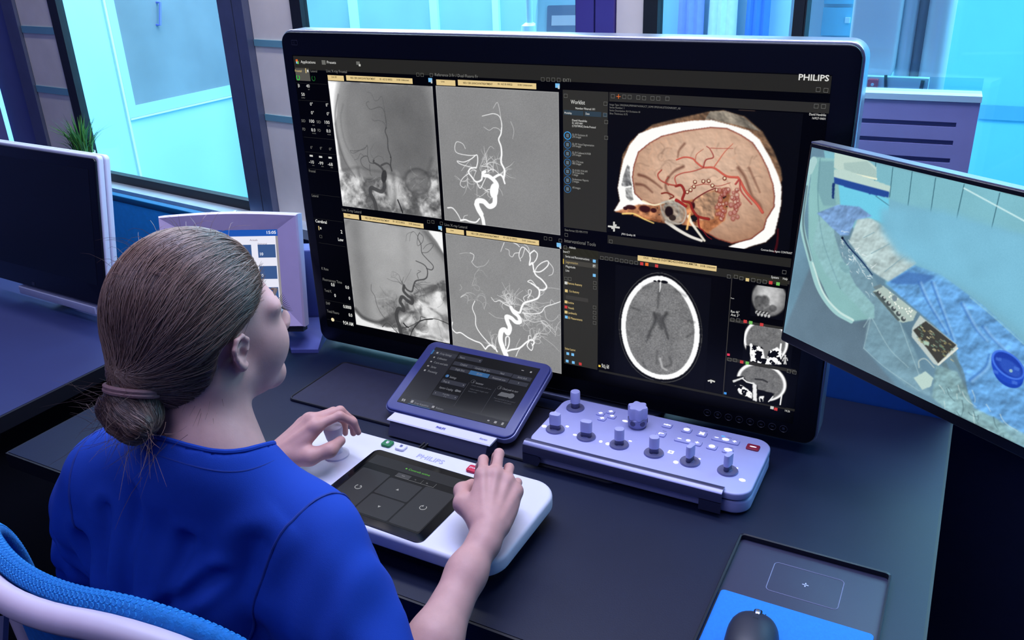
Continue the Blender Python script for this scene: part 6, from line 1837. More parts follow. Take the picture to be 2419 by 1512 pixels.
# clear plastic drape
p.put(p.mask_poly(L8((230, 380), (330, 470), (480, 660), (600, 850), (680, 1010), (760, 1230), (640, 1180), (440, 1000), (460, 860), (400, 790), (260, 650), (200, 520)), 6), c8(148, 186, 196) * (.8 + .45 * fold), .38)
for k in range(46):
    x = rng.uniform(330, 480)
    y = 500 + (x - 330) * 1.25 + rng.normal(0, 50)
    pts = wander(D8(x, y), rng.uniform(-1.2, .4), rng.uniform(.003, .012), .002, rng, .3)
    p.put(p.mask_line(pts, .0007, .0003), c8(232, 244, 244), rng.uniform(.3, .9))
for pts in ([(440, 900), (470, 860), (440, 1000)], [(440, 1000), (540, 1090), (700, 1200)], [(600, 850), (640, 960), (720, 1180)], [(480, 860), (560, 1000), (650, 1090)]):
    p.put(p.mask_line(crom(L8(*pts)), .0008, .0005, 2), c8(180, 210, 215), .5)
p.put(p.mask_line(crom(L8((340, 482), (375, 530), (430, 590), (480, 655))), .0013, .0008), c8(24, 52, 92))
p.put(p.mask_ell(*D8(340, 482), .002, .002, .3), c8(10, 20, 40))
# bedside knob module
p.put(p.mask_poly(L8((482, 735), (530, 705), (690, 830), (672, 870), (625, 880), (600, 870)), 1), c8(176, 196, 188))
p.put(p.mask_poly(L8((482, 735), (500, 735), (612, 868), (600, 872)), 1), c8(80, 96, 96))
p.put(p.mask_poly(L8((484, 712), (520, 698), (528, 712), (495, 726)), 1), c8(110, 130, 136))
for k in range(6):
    x, y = 505 + k * 23, 742 + k * 24
    p.put(p.mask_ell(*D8(x + 6, y), .0036, .0032, .3), c8(72, 82, 84))
    p.put(p.mask_ell(*D8(x + 10, y - 5), .0018, .0018, .4), c8(180, 190, 185))
for k in range(24):
    x, y = 560 + rng.uniform(0, 110), 0
    y = 745 + (x - 560) * .85 + rng.uniform(-14, 30)
    p.put(p.mask_ell(*D8(x, y), .0011, .0011, .4), c8(240, 246, 236))
p.put(p.mask_ell(*D8(585, 765), .004, .004, .3), c8(120, 140, 150))
# bedside touch screen
p.put(p.mask_poly(L8((668, 905), (705, 845), (740, 875), (880, 985), (875, 1010), (790, 1083), (770, 1075), (665, 945)), 1), c8(190, 204, 200))
p.put(p.mask_poly(L8((672, 915), (732, 872), (875, 985), (790, 1072)), 1), c8(62, 62, 56))
for k in range(60):
    x = 690 + rng.uniform(0, 165)
    y = 905 + (x - 690) * .55 + rng.uniform(-25, 60)
    w0 = rng.uniform(3, 12)
    p.put(p.mask_line(L8((x, y), (x + w0, y + w0 * .7)), .0009, .0009), c8(*[(150, 140, 96), (190, 186, 150), (110, 140, 120)][k % 3]), rng.uniform(.4, .9))
p.put(p.mask_poly(L8((720, 962), (748, 972), (745, 990), (722, 982)), 1), c8(170, 200, 180))
p.put(p.mask_line(L8((790, 1078), (880, 1000)), .0012, .0012), c8(220, 226, 216))
# small white box and cables
p.put(p.mask_poly(L8((675, 1140), (730, 1108), (768, 1140), (755, 1180), (715, 1195)), 1), c8(188, 214, 206))
p.put(p.mask_line(crom(L8((700, 1090), (700, 1060), (730, 1050), (770, 1090))), .001, .001), c8(170, 190, 190), .8)
for pts, w_ in (([(820, 1080), (860, 1180), (900, 1260), (960, 1340), (1040, 1420)], .004), ([(860, 1040), (900, 1110), (920, 1200)], .003)):
    p.put(p.mask_line(crom(L8(*pts)), w_, w_ * .8, 3), c8(96, 120, 126), .7)
# lower right: tray and crumpled plastic
p.put(p.mask_poly(L8((780, 1080), (880, 1110), (960, 1280), (1060, 1330), (1192, 1400), (1600, 1600), (1500, 1700), (1000, 1400), (900, 1350), (760, 1230)), 6), c8(138, 176, 180) * (.7 + .6 * fold), .85)
for k in range(26):
    pts = wander(D8(rng.uniform(800, 1190), 0)[0:1] + (0,), 0, .01, .003, rng) if False else wander(D8(820 + k * 12 + rng.normal(0, 20), 1180 + k * 9 + rng.normal(0, 40)), rng.uniform(-1.4, -.4), rng.uniform(.006, .03), .003, rng, .2)
    p.put(p.mask_line(pts, .0008, .0004, 1.5), c8(*[(215, 232, 228), (70, 96, 104)][k % 2]), .5)
# blue bowl
for c_, cx_, cy_, a_, b_ in (((34, 84, 205), 1118, 1085, .0215, .0150), ((24, 66, 180), 1118, 1120, .0190, .0145), ((30, 74, 196), 1116, 1100, .0205, .0150)):
    p.put(p.mask_ell(*D8(cx_, cy_), a_, b_, .08, -.32), c8(*c_))
p.put(p.mask_ell(*D8(1120, 1078), .0185, .0115, .1, -.32), c8(28, 62, 170))
p.put(p.mask_ell(*D8(1128, 1092), .014, .0075, .3, -.32), c8(44, 84, 190))
rg_ = np.clip(p.mask_ell(*D8(1118, 1078), .0212, .0138, .08, -.32) - p.mask_ell(*D8(1119, 1078), .0190, .0118, .08, -.32), 0, 1)
p.put(rg_, c8(70, 120, 232))
for x, y in ((1075, 1050), (1160, 1095), (1060, 1110), (1150, 1160)):
    p.put(p.mask_poly(L8((x - 14, y - 10), (x + 14, y - 2), (x + 12, y + 12), (x - 14, y + 6)), 1), c8(84, 132, 230), .6)
p.put(p.mask_ell(*D8(1132, 1106), .002, .002, .4), c8(150, 190, 200))
p.im += rng.normal(0, .008, (ny, nx))[..., None]
p.build('live_picture', rsc, 0.0006)

# ================================================================== picture on the small lilac display
ssc = MB().box(0.047, SW - 0.047, 0.048, SH - 0.032, 0.0, 0.0004).build('screen', lit('display_white', 232, 232, 246), sm, False, (0, 0.0135, 0), UP)
x0, x1, y0, y1 = 0.047, SW - 0.047, 0.048, SH - 0.032


def srect(nm, m_, a, b, c, d, z=.0006):
    MB().add([(a, b, z), (c, b, z), (c, d, z), (a, d, z)], [(0, 1, 2, 3)]).build(nm, m_, ssc)


srect('title_bar', lit('title_blue', 26, 84, 178), x0, y1 - .014, x1, y1)
srect('side_border', lit('border_tan', 150, 145, 150), x1 - .006, y0, x1, y1 - .014)
letters(MB(), '15:05', x1 - .024, y1 - .0095, .020, .0062, .0010, True).build('lettering', lit('clock_white', 240, 244, 255), ssc)
for r_ in range(3):
    for c_ in range(2):
        xx = x1 - .046 - c_ * .052
        yy = y1 - .060 - r_ * .046
        srect('value_tile', lit('tile_blue', 58, 88, 140), xx, yy, xx + .038, yy + .028)
        letters(MB(), '10' if r_ == 0 else '0', xx + .004, yy + .005, 0, .006, .0010, True).build('lettering', MATS['clock_white'], ssc)
letters(letters(MB(), 'Actuals', x1 - .062, y1 - .024, 0, .004, .0010), 'Delivered', x1 - .045, y1 - .032, 0, .0035, .0011).build('lettering', lit('text_mauve', 120, 90, 110), ssc)

letters(MB(), 'A5', 0.0290, 0.6245, 0.006, 0.0045, 0.0004).build('bezel_mark', MATS['key_grey'], big, False, (-BW / 2, -0.0004, bmz0 - DESK), UP)
# ================================================================== person
class Field:
    """signed distances on a grid, built from blended shapes, skinned into one continuous mesh"""

    def __init__(self, lo, hi, h):
        self.lo = np.array(lo, float)
        self.h = h
        n = np.ceil((np.array(hi) - self.lo) / h).astype(int) + 1
        self.n = n
        self.d = np.full(tuple(n), 0.5, np.float32)

    def sl(self, lo, hi, m):
        a = np.maximum(np.floor((np.array(lo) - m - self.lo) / self.h).astype(int), 0)
        b = np.minimum(np.ceil((np.array(hi) + m - self.lo) / self.h).astype(int) + 1, self.n)
        if np.any(b <= a):
            return None
        ax = [(self.lo[i] + self.h * np.arange(a[i], b[i])).astype(np.float32) for i in range(3)]
        X, Y, Z = ax[0][:, None, None], ax[1][None, :, None], ax[2][None, None, :]
        return (slice(a[0], b[0]), slice(a[1], b[1]), slice(a[2], b[2])), X, Y, Z

    def merge(self, s, v, k, sub=False):
        d = self.d[s]
        v = v.astype(np.float32)
        if sub:
            v = -v
            h = np.maximum(k - np.abs(d - v), 0) / k if k else 0
            self.d[s] = np.maximum(d, v) + (h * h * k * 0.25 if k else 0)
        else:
            h = np.maximum(k - np.abs(d - v), 0) / k if k else 0
            self.d[s] = np.minimum(d, v) - (h * h * k * 0.25 if k else 0)

    def cone(self, a, b, ra, rb, k=0.01, sub=False):
        a, b = np.array(a, float), np.array(b, float)
        r = max(ra, rb)
        q = self.sl(np.minimum(a, b) - r, np.maximum(a, b) + r, k + 0.02)
        if q is None:
            return
        s, X, Y, Z = q
        ba = b - a
        L2 = max(ba @ ba, 1e-12)
        t = np.clip(((X - a[0]) * ba[0] + (Y - a[1]) * ba[1] + (Z - a[2]) * ba[2]) / L2, 0, 1)
        v = np.sqrt((X - a[0] - t * ba[0]) ** 2 + (Y - a[1] - t * ba[1]) ** 2 + (Z - a[2] - t * ba[2]) ** 2) - (ra + (rb - ra) * t)
        self.merge(s, v, k, sub)

    def chain(self, pts, rs, k=0.008):
        for i in range(len(pts) - 1):
            self.cone(pts[i], pts[i + 1], rs[i], rs[i + 1], k)

    def ell(self, c, rad, R=None, k=0.01, sub=False):
        c = np.array(c, float)
        R = np.eye(3) if R is None else R
        rad = np.array(rad, float) * (HEAD if R is HR else 1.0)
        m = rad.max()
        q = self.sl(c - m, c + m, k + 0.02)
        if q is None:
            return
        s, X, Y, Z = q
        dx, dy, dz = X - c[0], Y - c[1], Z - c[2]
        u = [(dx * R[0, i] + dy * R[1, i] + dz * R[2, i]) for i in range(3)]
        k0 = np.sqrt(sum((u[i] / rad[i]) ** 2 for i in range(3)))
        k1 = np.sqrt(sum((u[i] / rad[i] ** 2) ** 2 for i in range(3))) + 1e-6
        self.merge(s, k0 * (k0 - 1) / k1, k, sub)

    def sample(self, P):
        q = (np.atleast_2d(P) - self.lo) / self.h
        i = np.clip(np.floor(q).astype(int), 0, self.n - 2)
        f = np.clip(q - i, 0, 1)
        out = 0
        for a in (0, 1):
            for b in (0, 1):
                for c in (0, 1):
                    w = (f[:, 0] if a else 1 - f[:, 0]) * (f[:, 1] if b else 1 - f[:, 1]) * (f[:, 2] if c else 1 - f[:, 2])
                    out = out + w * self.d[i[:, 0] + a, i[:, 1] + b, i[:, 2] + c]
        return out

    def grad(self, P):
        P = np.atleast_2d(P)
        e = self.h
        g = np.stack([self.sample(P + np.eye(3)[i] * e) - self.sample(P - np.eye(3)[i] * e) for i in range(3)], 1)
        return g / (np.linalg.norm(g, axis=1, keepdims=True) + 1e-9)

    def project(self, P, off=0.0, n=4):
        P = np.atleast_2d(P).copy()
        for _ in range(n):
            P = P - self.grad(P) * (np.clip(self.sample(P), -.02, .02) - off)[:, None]
        return P

    def march(self, start, direction, n=60, off=0.0):
        """walk from outside along a direction until the surface is met"""
        p = np.array(start, float)
        d_ = np.array(direction, float)
        d_ /= np.linalg.norm(d_)
        for _ in range(400):
            if self.sample(p)[0] - off < 0:
                break
            p = p + d_ * 0.001
        return p

    def mesh(self):
        d, h = self.d, self.h
        s = d < 0
        c = np.zeros(tuple(self.n - 1), np.uint8)
        for a in (0, 1):
            for b in (0, 1):
                for e in (0, 1):
                    c += s[a:s.shape[0] - 1 + a, b:s.shape[1] - 1 + b, e:s.shape[2] - 1 + e]
        act = (c > 0) & (c < 8)
        ijk = np.argwhere(act)
        idx = np.full(act.shape, -1, np.int32)
        idx[act] = np.arange(len(ijk))
        acc = np.zeros((len(ijk), 3))
        cnt = np.zeros(len(ijk))
        cor = [(a, b, e) for a in (0, 1) for b in (0, 1) for e in (0, 1)]
        val = {q: d[ijk[:, 0] + q[0], ijk[:, 1] + q[1], ijk[:, 2] + q[2]] for q in cor}
        for q in cor:
            for ax in range(3):
                if q[ax] == 0:
                    q2 = list(q)
                    q2[ax] = 1
                    q2 = tuple(q2)
                    va, vb = val[q], val[q2]
                    x = (va < 0) != (vb < 0)
                    t = np.where(x, va / (va - vb + 1e-12), 0)
                    pt = np.tile(np.array(q, float), (len(ijk), 1))
                    pt[:, ax] = t
                    acc += pt * x[:, None]
                    cnt += x
        V = self.lo + h * (ijk + acc / cnt[:, None])
        F = []
        for ax in range(3):
            o1, o2 = (ax + 1) % 3, (ax + 2) % 3
            sa = [slice(None)] * 3
            sb = [slice(None)] * 3
            sa[ax] = slice(0, -1)
            sb[ax] = slice(1, None)
            e = s[tuple(sa)] != s[tuple(sb)]
            p = np.argwhere(e)
            ok = (p[:, o1] > 0) & (p[:, o2] > 0) & (p[:, o1] < s.shape[o1] - 1) & (p[:, o2] < s.shape[o2] - 1)
            p = p[ok]
            quad = []
            for (u, w) in ((-1, -1), (0, -1), (0, 0), (-1, 0)):
                q = p.copy()
                q[:, o1] += u
                q[:, o2] += w
                quad.append(idx[q[:, 0], q[:, 1], q[:, 2]])
            quad = np.stack(quad, 1)
            flip = ~s[p[:, 0], p[:, 1], p[:, 2]]
            quad[flip] = quad[flip][:, ::-1]
            F.append(quad)
        F = np.concatenate(F)
        return V, F[(F >= 0).all(1)]


def relax(V, F, n):
    """even out the skin a little"""
    e = np.concatenate([F[:, [0, 1]], F[:, [1, 2]], F[:, [2, 3]], F[:, [3, 0]]])
    deg = np.bincount(e.ravel(), minlength=len(V)).astype(float)[:, None]
    for _ in range(n):
        acc = np.zeros_like(V)
        for k in range(3):
            acc[:, k] = np.bincount(e[:, 0], V[e[:, 1], k], len(V)) + np.bincount(e[:, 1], V[e[:, 0], k], len(V))
        V = 0.5 * V + 0.5 * acc / np.maximum(deg, 1)
    return V


def skin_mesh(name, V, F, material, parent=None, colors=None):
    me = bpy.data.meshes.new(name)
    me.vertices.add(len(V))
    me.vertices.foreach_set('co', V.astype(np.float32).ravel())
    me.loops.add(F.size)
    me.loops.foreach_set('vertex_index', F.astype(np.int32).ravel())
    me.polygons.add(len(F))
    me.polygons.foreach_set('loop_start', np.arange(0, F.size, 4, dtype=np.int32))
    me.polygons.foreach_set('loop_total', np.full(len(F), 4, np.int32))
    me.update(calc_edges=True)
    me.polygons.foreach_set('use_smooth', [True] * len(F))
    return link(name, me, material, parent)


def unit(v):
    v = np.array(v, float)
    return v / np.linalg.norm(v)


# pose ---------------------------------------------------------------
HC = np.array([-0.7270, 0.6170, 1.1790])           # middle of the head
hy = math.radians(-12)
hp = math.radians(2)
HR = np.array(Euler((hp, math.radians(3), hy)).to_matrix())


HEAD = 0.90                                        # size of the head


def hd(x, y, z):
    return HC + HR @ (np.array([x, y, z], float) * HEAD)


NB = np.array([-0.700, 0.562, 1.045])              # base of the neck
SR = np.array([-0.594, 0.586, 0.948])
SL = np.array([-0.855, 0.555, 0.975])
ER = np.array([-0.474, 0.545, 0.765])
EL = np.array([-0.965, 0.590, 0.780])
WRr = np.array([-0.487, 0.805, 0.848])
WRl = np.array([-0.888, 0.832, 0.832])


def draw_hand(f, W, ydir, dorsal, ts, curls, thumb, spread=1.0, s=1.0):
    """palm, four fingers with three phalanges, thumb leaving the side of the palm"""
    y = unit(ydir)
    z = unit(np.array(dorsal) - y * (np.array(dorsal) @ y))
    x = np.cross(y, z)

    def P(a, b, c):
        return W + s * (x * a + y * b + z * c)
    kx = [ts * .0255, ts * .0085, -ts * .009, -ts * .0245]
    ky = [.080, .085, .081, .072]
    kz = [.002, .005, .003, -.002]
    L = [(.040, .025, .021), (.044, .028, .022), (.041, .026, .021), (.032, .020, .019)]
    R0 = [.0080, .0082, .0078, .0070]
    f.ell(P(ts * .001, .045, -.005), (s * .0335, s * .046, s * .0125), np.stack([x, y, z], 1), k=.012)
    f.cone(P(0, -.02, -.001), P(0, .02, -.003), .0195 * s, .0205 * s, .015)
    for i in range(4):
        f.cone(P(kx[i] * .55, .012, -.002), P(kx[i], ky[i], kz[i] - .004), .013 * s, .0105 * s, .010)
        p = P(kx[i], ky[i], kz[i] - .002)
        f.ell(P(kx[i], ky[i] - .001, kz[i] + .001), (.0098 * s, .0105 * s, .0092 * s), np.stack([x, y, z], 1), k=.006)
        f.cone(P(kx[i] * .45, .012, .0130), P(kx[i], ky[i] - .008, kz[i] + .0055), .0026, .0034, .007)
        a = 0.0
        fan = (kx[i] / .027) * 0.10 * spread
        rr = R0[i] * s
        for j in range(3):
            a += math.radians(curls[i][j])
            dv = y * math.cos(a) + x * fan * math.cos(a) - z * math.sin(a)
            q = p + unit(dv) * L[i][j] * s
            f.cone(p, q, rr, rr * (.90 if j < 2 else .80), .004 if j else .007)
            rr *= .90
            p = q
    tp = [P(ts * .014, .014, -.008), P(ts * thumb[0][0], thumb[0][1], thumb[0][2]), P(ts * thumb[1][0], thumb[1][1], thumb[1][2]), P(ts * thumb[2][0], thumb[2][1], thumb[2][2])]
    f.chain(tp, [.0165 * s, .0128 * s, .0102 * s, .0082 * s], .010)
    return P


M_skin = mat('skin', rgb(208, 160, 152), 0.5, 0, 0.35, noise=0.05, nscale=60, bump=0.05, bscale=500, sss=0.08)
M_scrub = mat('royal_blue_scrub', rgb(18, 62, 166), 0.85, 0, 0.3, noise=0.05, nscale=9, bump=0.12, bscale=1100)
M_seam = mat('royal_blue_seam', rgb(13, 48, 138), 0.8)

B = Field((-1.05, 0.40, 0.70), (-0.40, 1.02, 1.34), 0.0022)
# head
B.ell(hd(0, -.016, .030), (.071, .090, .077), HR, .01)
B.ell(hd(0, .030, -.025), (.060, .064, .090), HR, .02)
for sx in (-1, 1):
    B.cone(hd(sx * .050, -.002, -.048), hd(sx * .012, .070, -.094), .018, .0145, .022)
    B.ell(hd(sx * .038, .048, -.032), (.030, .034, .036), HR, .02)
    B.ell(hd(sx * .034, .064, .018), (.026, .016, .012), HR, .016)
    B.ell(hd(sx * .031, .094, .004), (.016, .010, .009), HR, .010, sub=True)
    B.ell(hd(sx * .0105, .100, -.036), (.008, .009, .007), HR, .006)
    B.ell(hd(sx * .031, .0745, .003), (.0135, .0128, .0125), HR, .004)
B.ell(hd(0, .073, -.098), (.022, .016, .015), HR, .016)
B.cone(hd(0, .088, .012), hd(0, .106, -.030), .008, .0115, .010)
B.ell(hd(0, .093, -.060), (.022, .009, .0060), HR, .005)
B.ell(hd(0, .090, -.071), (.019, .010, .0066), HR, .005)
# ears
for sx in (-1, 1):
    def ear(y, z, o):
        return hd(sx * (.069 + o * .85), y * .74 - .002, z * .74 - .004)
    rim = [(.012, -.004, .003), (.012, .012, .006), (.002, .024, .010), (-.013, .023, .015), (-.022, .010, .019), (-.021, -.006, .019), (-.014, -.020, .014), (-.005, -.032, .008), (.004, -.032, .004)]
    B.ell(ear(-.005, -.004, .004), (.0045, .011, .019), HR, .006)
    B.chain([ear(*q) for q in rim], [.0029, .0028, .0028, .0029, .0029, .0028, .0032, .0046, .0038], .003)
    B.chain([ear(-.004, .012, .007), ear(-.012, .003, .011), ear(-.010, -.012, .010), ear(-.001, -.020, .007)], [.0022, .0024, .0024, .0022], .003)
    B.ell(ear(.006, -.006, .006), (.004, .004, .004), HR, .003)
    B.ell(ear(-.003, -.006, .011), (.0050, .0050, .0070), HR, .003, sub=True)
# neck and shoulders
B.cone(hd(0, -.030, -.030), NB + [0, 0.0, -0.01], .047, .054, .025)
for S in (SL, SR):
    B.cone(NB + (0, -0.005, 0.005), S + (0, 0, -.006), .046, .036, .03)
B.ell((NB + (SL + SR) / 2) / 2 + (0, 0.01, -0.09), (.118, .060, .12), None, .04)
for sx in (-1, 1):
    B.cone(hd(sx * .050, -.035, -.045), NB + np.array([0.012 * sx, .045, -.005]), .018, .014, .02)
# arms
B.chain([SR, SR * .5 + ER * .5 + (.004, 0, 0), ER], [.044, .040, .035], .02)
B.chain([ER, ER * .62 + WRr * .38 + (.004, 0, .002), ER * .25 + WRr * .75, WRr], [.032, .0315, .0235, .0180], .02)
B.chain([SL, SL * .5 + EL * .5, EL], [.044, .040, .035], .02)
B.chain([EL, EL * .62 + WRl * .38, EL * .25 + WRl * .75, WRl], [.032, .0315, .0235, .0180], .02)
# hands closed round the joysticks
yR = unit(np.array([JOYS[1][0] + .008, JOYS[1][1], 0.893]) - WRr)
draw_hand(B, WRr, yR, (.45, -.20, 1), -1, [(26, 55, 36), (15, 50, 34), (30, 58, 40), (34, 55, 35)], [(.040, .040, -.022), (.046, .068, -.036), (.034, .088, -.044)])
yL = unit(np.array([JOYS[0][0] - .006, JOYS[0][1] + .002, 0.893]) - WRl)
draw_hand(B, WRl, yL, (-.30, -.15, 1), 1, [(22, 50, 35), (28, 58, 40), (30, 58, 40), (30, 52, 36)], [(.040, .040, -.022), (.046, .068, -.036), (.034, .090, -.044)])
V, F = B.mesh()
V = relax(V, F, 2)
person = skin_mesh('person', V, F, M_skin)
tag(person, 'person in royal blue scrubs with brown hair in a low bun, hands on the console', 'person')

# fingernails sit on the finger ends: small pale shells
# eyes and lashes
for sx in (-1, 1):
    MB().lathe([(.001, -.0118), (.0083, -.0083), (.0118, 0), (.0083, .0083), (.001, .0118)], 16, hd(sx * .031, .0770, .003)).build('eye', mat('eye_white', rgb(215, 215, 225), 0.2), person, True)
    for k in range(11):
        t = k / 10.0
        a0 = np.array([sx * (.022 + .022 * t), .0885 - .007 * t, .0075])
        dv = np.array([sx * (.000 + .009 * t), .0125 - .003 * t, .0085 - .013 * t])
        MB().tube([hd(*a0), hd(*(a0 + dv * .55 - (0, 0, .0012))), hd(*(a0 + dv))], [.0005, .0004, .0001], 4).build('eyelash', mat('lash_dark', rgb(28, 22, 26), 0.6), person)
    MB().tube([hd(sx * .016, .0900, .024), hd(sx * .032, .0845, .030), hd(sx * .050, .066, .027)], [.0022, .0028, .0010], 6, flat=.6).build('eyebrow', mat('brow_brown', rgb(92, 66, 52), 0.8), person, True)

# hair: smooth cap drawn back to a low bun ---------------------------
M_hair = mat('hair_brown', rgb(80, 55, 47), 0.42, 0, 0.5, noise=0.22, nscale=90, bump=0.4, bscale=120)
M_hairs = [mat('hair_strand_%d' % i, rgb(*c), 0.38, 0, 0.5) for i, c in enumerate(((66, 46, 42), (102, 75, 64), (140, 110, 96)))]
TIE = hd(.016, -.110, -.018)
BUN = hd(.022, -.124, -.050)
H = Field(HC - .2, HC + .17, 0.0028)
H.ell(hd(0, -.020, .036), (.080, .099, .096), HR, .01)
H.ell(hd(0, -.048, .000), (.070, .062, .070), HR, .03)
H.cone(hd(0, -.050, -.018), TIE, .056, .022, .03)
H.ell(hd(.004, -.058, -.058), (.046, .034, .050), HR, .02)
q = H.sl(HC - .2, HC + .17, 0)
s, X, Y, Z = q
lx = (X - HC[0]) * HR[0, 0] + (Y - HC[1]) * HR[1, 0] + (Z - HC[2]) * HR[2, 0]
ly = (X - HC[0]) * HR[0, 1] + (Y - HC[1]) * HR[1, 1] + (Z - HC[2]) * HR[2, 1]
lz = (X - HC[0]) * HR[0, 2] + (Y - HC[1]) * HR[1, 2] + (Z - HC[2]) * HR[2, 2]
yh = np.interp(lz, [-.15, -.09, -.06, -.03, .010, .022, .036, .05, .07, .09, .15], [-.060, -.052, -.044, -.038, -.026, .012, .040, .058, .074, .082, .09])
H.merge(s, -(ly - yh) * 0.85, .010, sub=True)
V, F = H.mesh()
V = relax(V, F, 1)
hair = skin_mesh('hair', V, F, M_hair, person)
hair['label'] = 'brown hair smoothed back over the head'
NG = H.grad(V)


def strands(name, m_, seeds, n, L, rad, lift, target, rnd, parent, field=H, bias=None):
    vs, fs = [], []
    P = seeds[rnd.integers(0, len(seeds), n)].copy()
    P = field.project(P, 0.0, 2)
    path = [P]
    steps = 9
    ln = L * rnd.uniform(.5, 1.2, n)
    jit = rnd.normal(0, .10, (n, 3))
    for k in range(steps):
        dv = target - P
        dist = np.linalg.norm(dv, axis=1, keepdims=True)
        dv = dv / (dist + 1e-6)
        if bias is not None:
            dv = dv + bias * np.clip(dist - .10, 0, .1) * 8
        dv = dv + jit
        g = field.grad(P)
        dv = dv - g * (dv * g).sum(1, keepdims=True)
        dv /= np.linalg.norm(dv, axis=1, keepdims=True) + 1e-6
        st_ = np.minimum((ln / steps)[:, None], dist * .5)
        P = field.project(P + dv * st_, 0.0, 2)
        path.append(P)
    path = np.stack(path, 1)
    G = np.stack([field.grad(path[:, k]) for k in range(steps + 1)], 1)
    prof = np.sin(np.linspace(0.15, math.pi * .92, steps + 1))
    lf = rnd.uniform(.2, 1.0, n)[:, None, None] * lift
    path = path + G * (0.0004 + lf * prof[None, :, None])
    T = np.gradient(path, axis=1)
    T /= np.linalg.norm(T, axis=2, keepdims=True) + 1e-9
    S = np.cross(T, G)
    S /= np.linalg.norm(S, axis=2, keepdims=True) + 1e-9
    w = rad * np.clip(np.sin(np.linspace(.25, math.pi * .97, steps + 1)), .12, 1)[None, :, None] * rnd.uniform(.6, 1.3, n)[:, None, None]
    a, b, c = path - S * w, path + G * w * .9, path + S * w
    V_ = np.stack([a, b, c], 2).reshape(-1, 3)
    base = (np.arange(n)[:, None] * (steps + 1) + np.arange(steps)[None, :]).ravel() * 3
    F_ = np.concatenate([np.stack([base, base + 1, base + 4, base + 3], 1), np.stack([base + 1, base + 2, base + 5, base + 4], 1)])
    o = skin_mesh(name, V_, F_, m_, parent)
    o['kind'] = 'stuff'
    return o


ri = np.random.default_rng(3)
back_dir = HR @ np.array([0, -1.0, .55])
for i in range(3):
    strands('hair_strands', M_hairs[i], V, (5200, 4600, 2100)[i], .085, .00042, (.0010, .0013, .0022)[i], TIE + np.array([0, 0, .01]), ri, hair, H, back_dir)

# bun with hair ties
K = Field(BUN - .10, BUN + .10, 0.0024)
ex = HR[:, 0]
ez_ = HR[:, 2]
ey_ = HR[:, 1]
K.ell(BUN + ez_ * -.004, (.040, .026, .023), HR, .006)
K.cone(TIE + ez_ * .006, BUN, .0200, .026, .012)
for k in range(6):
    a0 = k * 1.05
    K.cone(BUN + ex * .028 * math.cos(a0) + ez_ * (.011 * math.sin(a0) - .004) - ey_ * .012, BUN + ex * .033 * math.cos(a0 + 1.2) + ez_ * (.014 * math.sin(a0 + 1.2) - .004) - ey_ * .011, .0115, .0095, .006)
V2_, F2_ = K.mesh()
V2_ = relax(V2_, F2_, 1)
bun = skin_mesh('hair_bun', V2_, F2_, M_hair, hair)
for i in range(3):
    vv = V2_[ri.integers(0, len(V2_), 900)]
    strands('bun_strands', M_hairs[i], vv, (1200, 1100, 700)[i], .05, .00045, .0022, BUN + ex * .05 + ez_ * -.02, ri, hair, K)
M_tie = mat('hair_tie_mauve', rgb(150, 112, 110), 0.7, noise=0.1, nscale=200, bump=.3, bscale=400)
for (c0, rr, tl) in ((TIE + ez_ * .004, .0225, .25), (TIE * .55 + BUN * .45 + ez_ * .002, .0270, .1)):
    ax_ = unit(TIE - BUN)
    e1 = unit(np.cross(ax_, ey_))
    e2 = np.cross(ax_, e1)
    for j in range(2):
        MB().tube([c0 + ax_ * (.004 * j + tl * .01 * math.sin(t_ * math.pi / 12)) + (e1 * math.cos(t_ * math.pi / 12) * rr * 1.06 + e2 * math.sin(t_ * math.pi / 12) * rr) for t_ in range(24)], .0028, 8, closed=True).build('hair_tie', M_tie, hair, True)
# loose wisps at the nape and round the bun
ws = MB()
for k in range(150):
    st0 = BUN + ex * ri.normal(0, .03) + ez_ * ri.normal(-.005, .016) + ey_ * ri.normal(-.008, .012)
    dv = unit(ex * ri.normal(-.2, .6) + ez_ * ri.normal(-.3, .6) - ey_ * abs(ri.normal(.5, .4)))
    L = ri.uniform(.02, .06)
    cv = unit(ri.normal(0, 1, 3))
    ws.tube([st0 + dv * L * t_ + cv * L * .25 * t_ * t_ for t_ in (0, .35, .7, 1)], [.00026, .00022, .00018, .00006], 3)
for k in range(70):
    st0 = hd(ri.uniform(.03, .066), ri.uniform(-.05, -.03), ri.uniform(-.075, -.04))
    dv = unit(-ey_ * .6 - ez_ * ri.uniform(.2, .9) + ex * ri.normal(.1, .2))
    L = ri.uniform(.015, .04)
    ws.tube([st0 + dv * L * t_ + ex * .010 * t_ for t_ in (0, .5, 1)], [.00032, .00028, .0001], 3)
tops = V[(V - HC) @ HR[:, 2] > .085]
for k in range(60):
    st0 = tops[ri.integers(0, len(tops))]
    dv = unit(-ey_ * ri.uniform(-.5, 1) + ex * ri.normal(0, .7) + ez_ * .15)
    L = ri.uniform(.02, .05)
    ws.tube([st0 + dv * L * t_ + ez_ * (.006 * math.sin(3 * t_)) for t_ in (0, .35, .7, 1)], [.00025, .0002, .00016, .00006], 3)
edge_l = (V - HC) @ HR / HEAD
edge_s = V[(edge_l[:, 0] > .03) & (edge_l[:, 1] > .0) & (edge_l[:, 2] > .02) & (edge_l[:, 2] < .085) & (edge_l[:, 1] > np.interp(edge_l[:, 2], [.022, .036, .05, .07, .09], [.012, .040, .058, .074, .082]) - .016)]
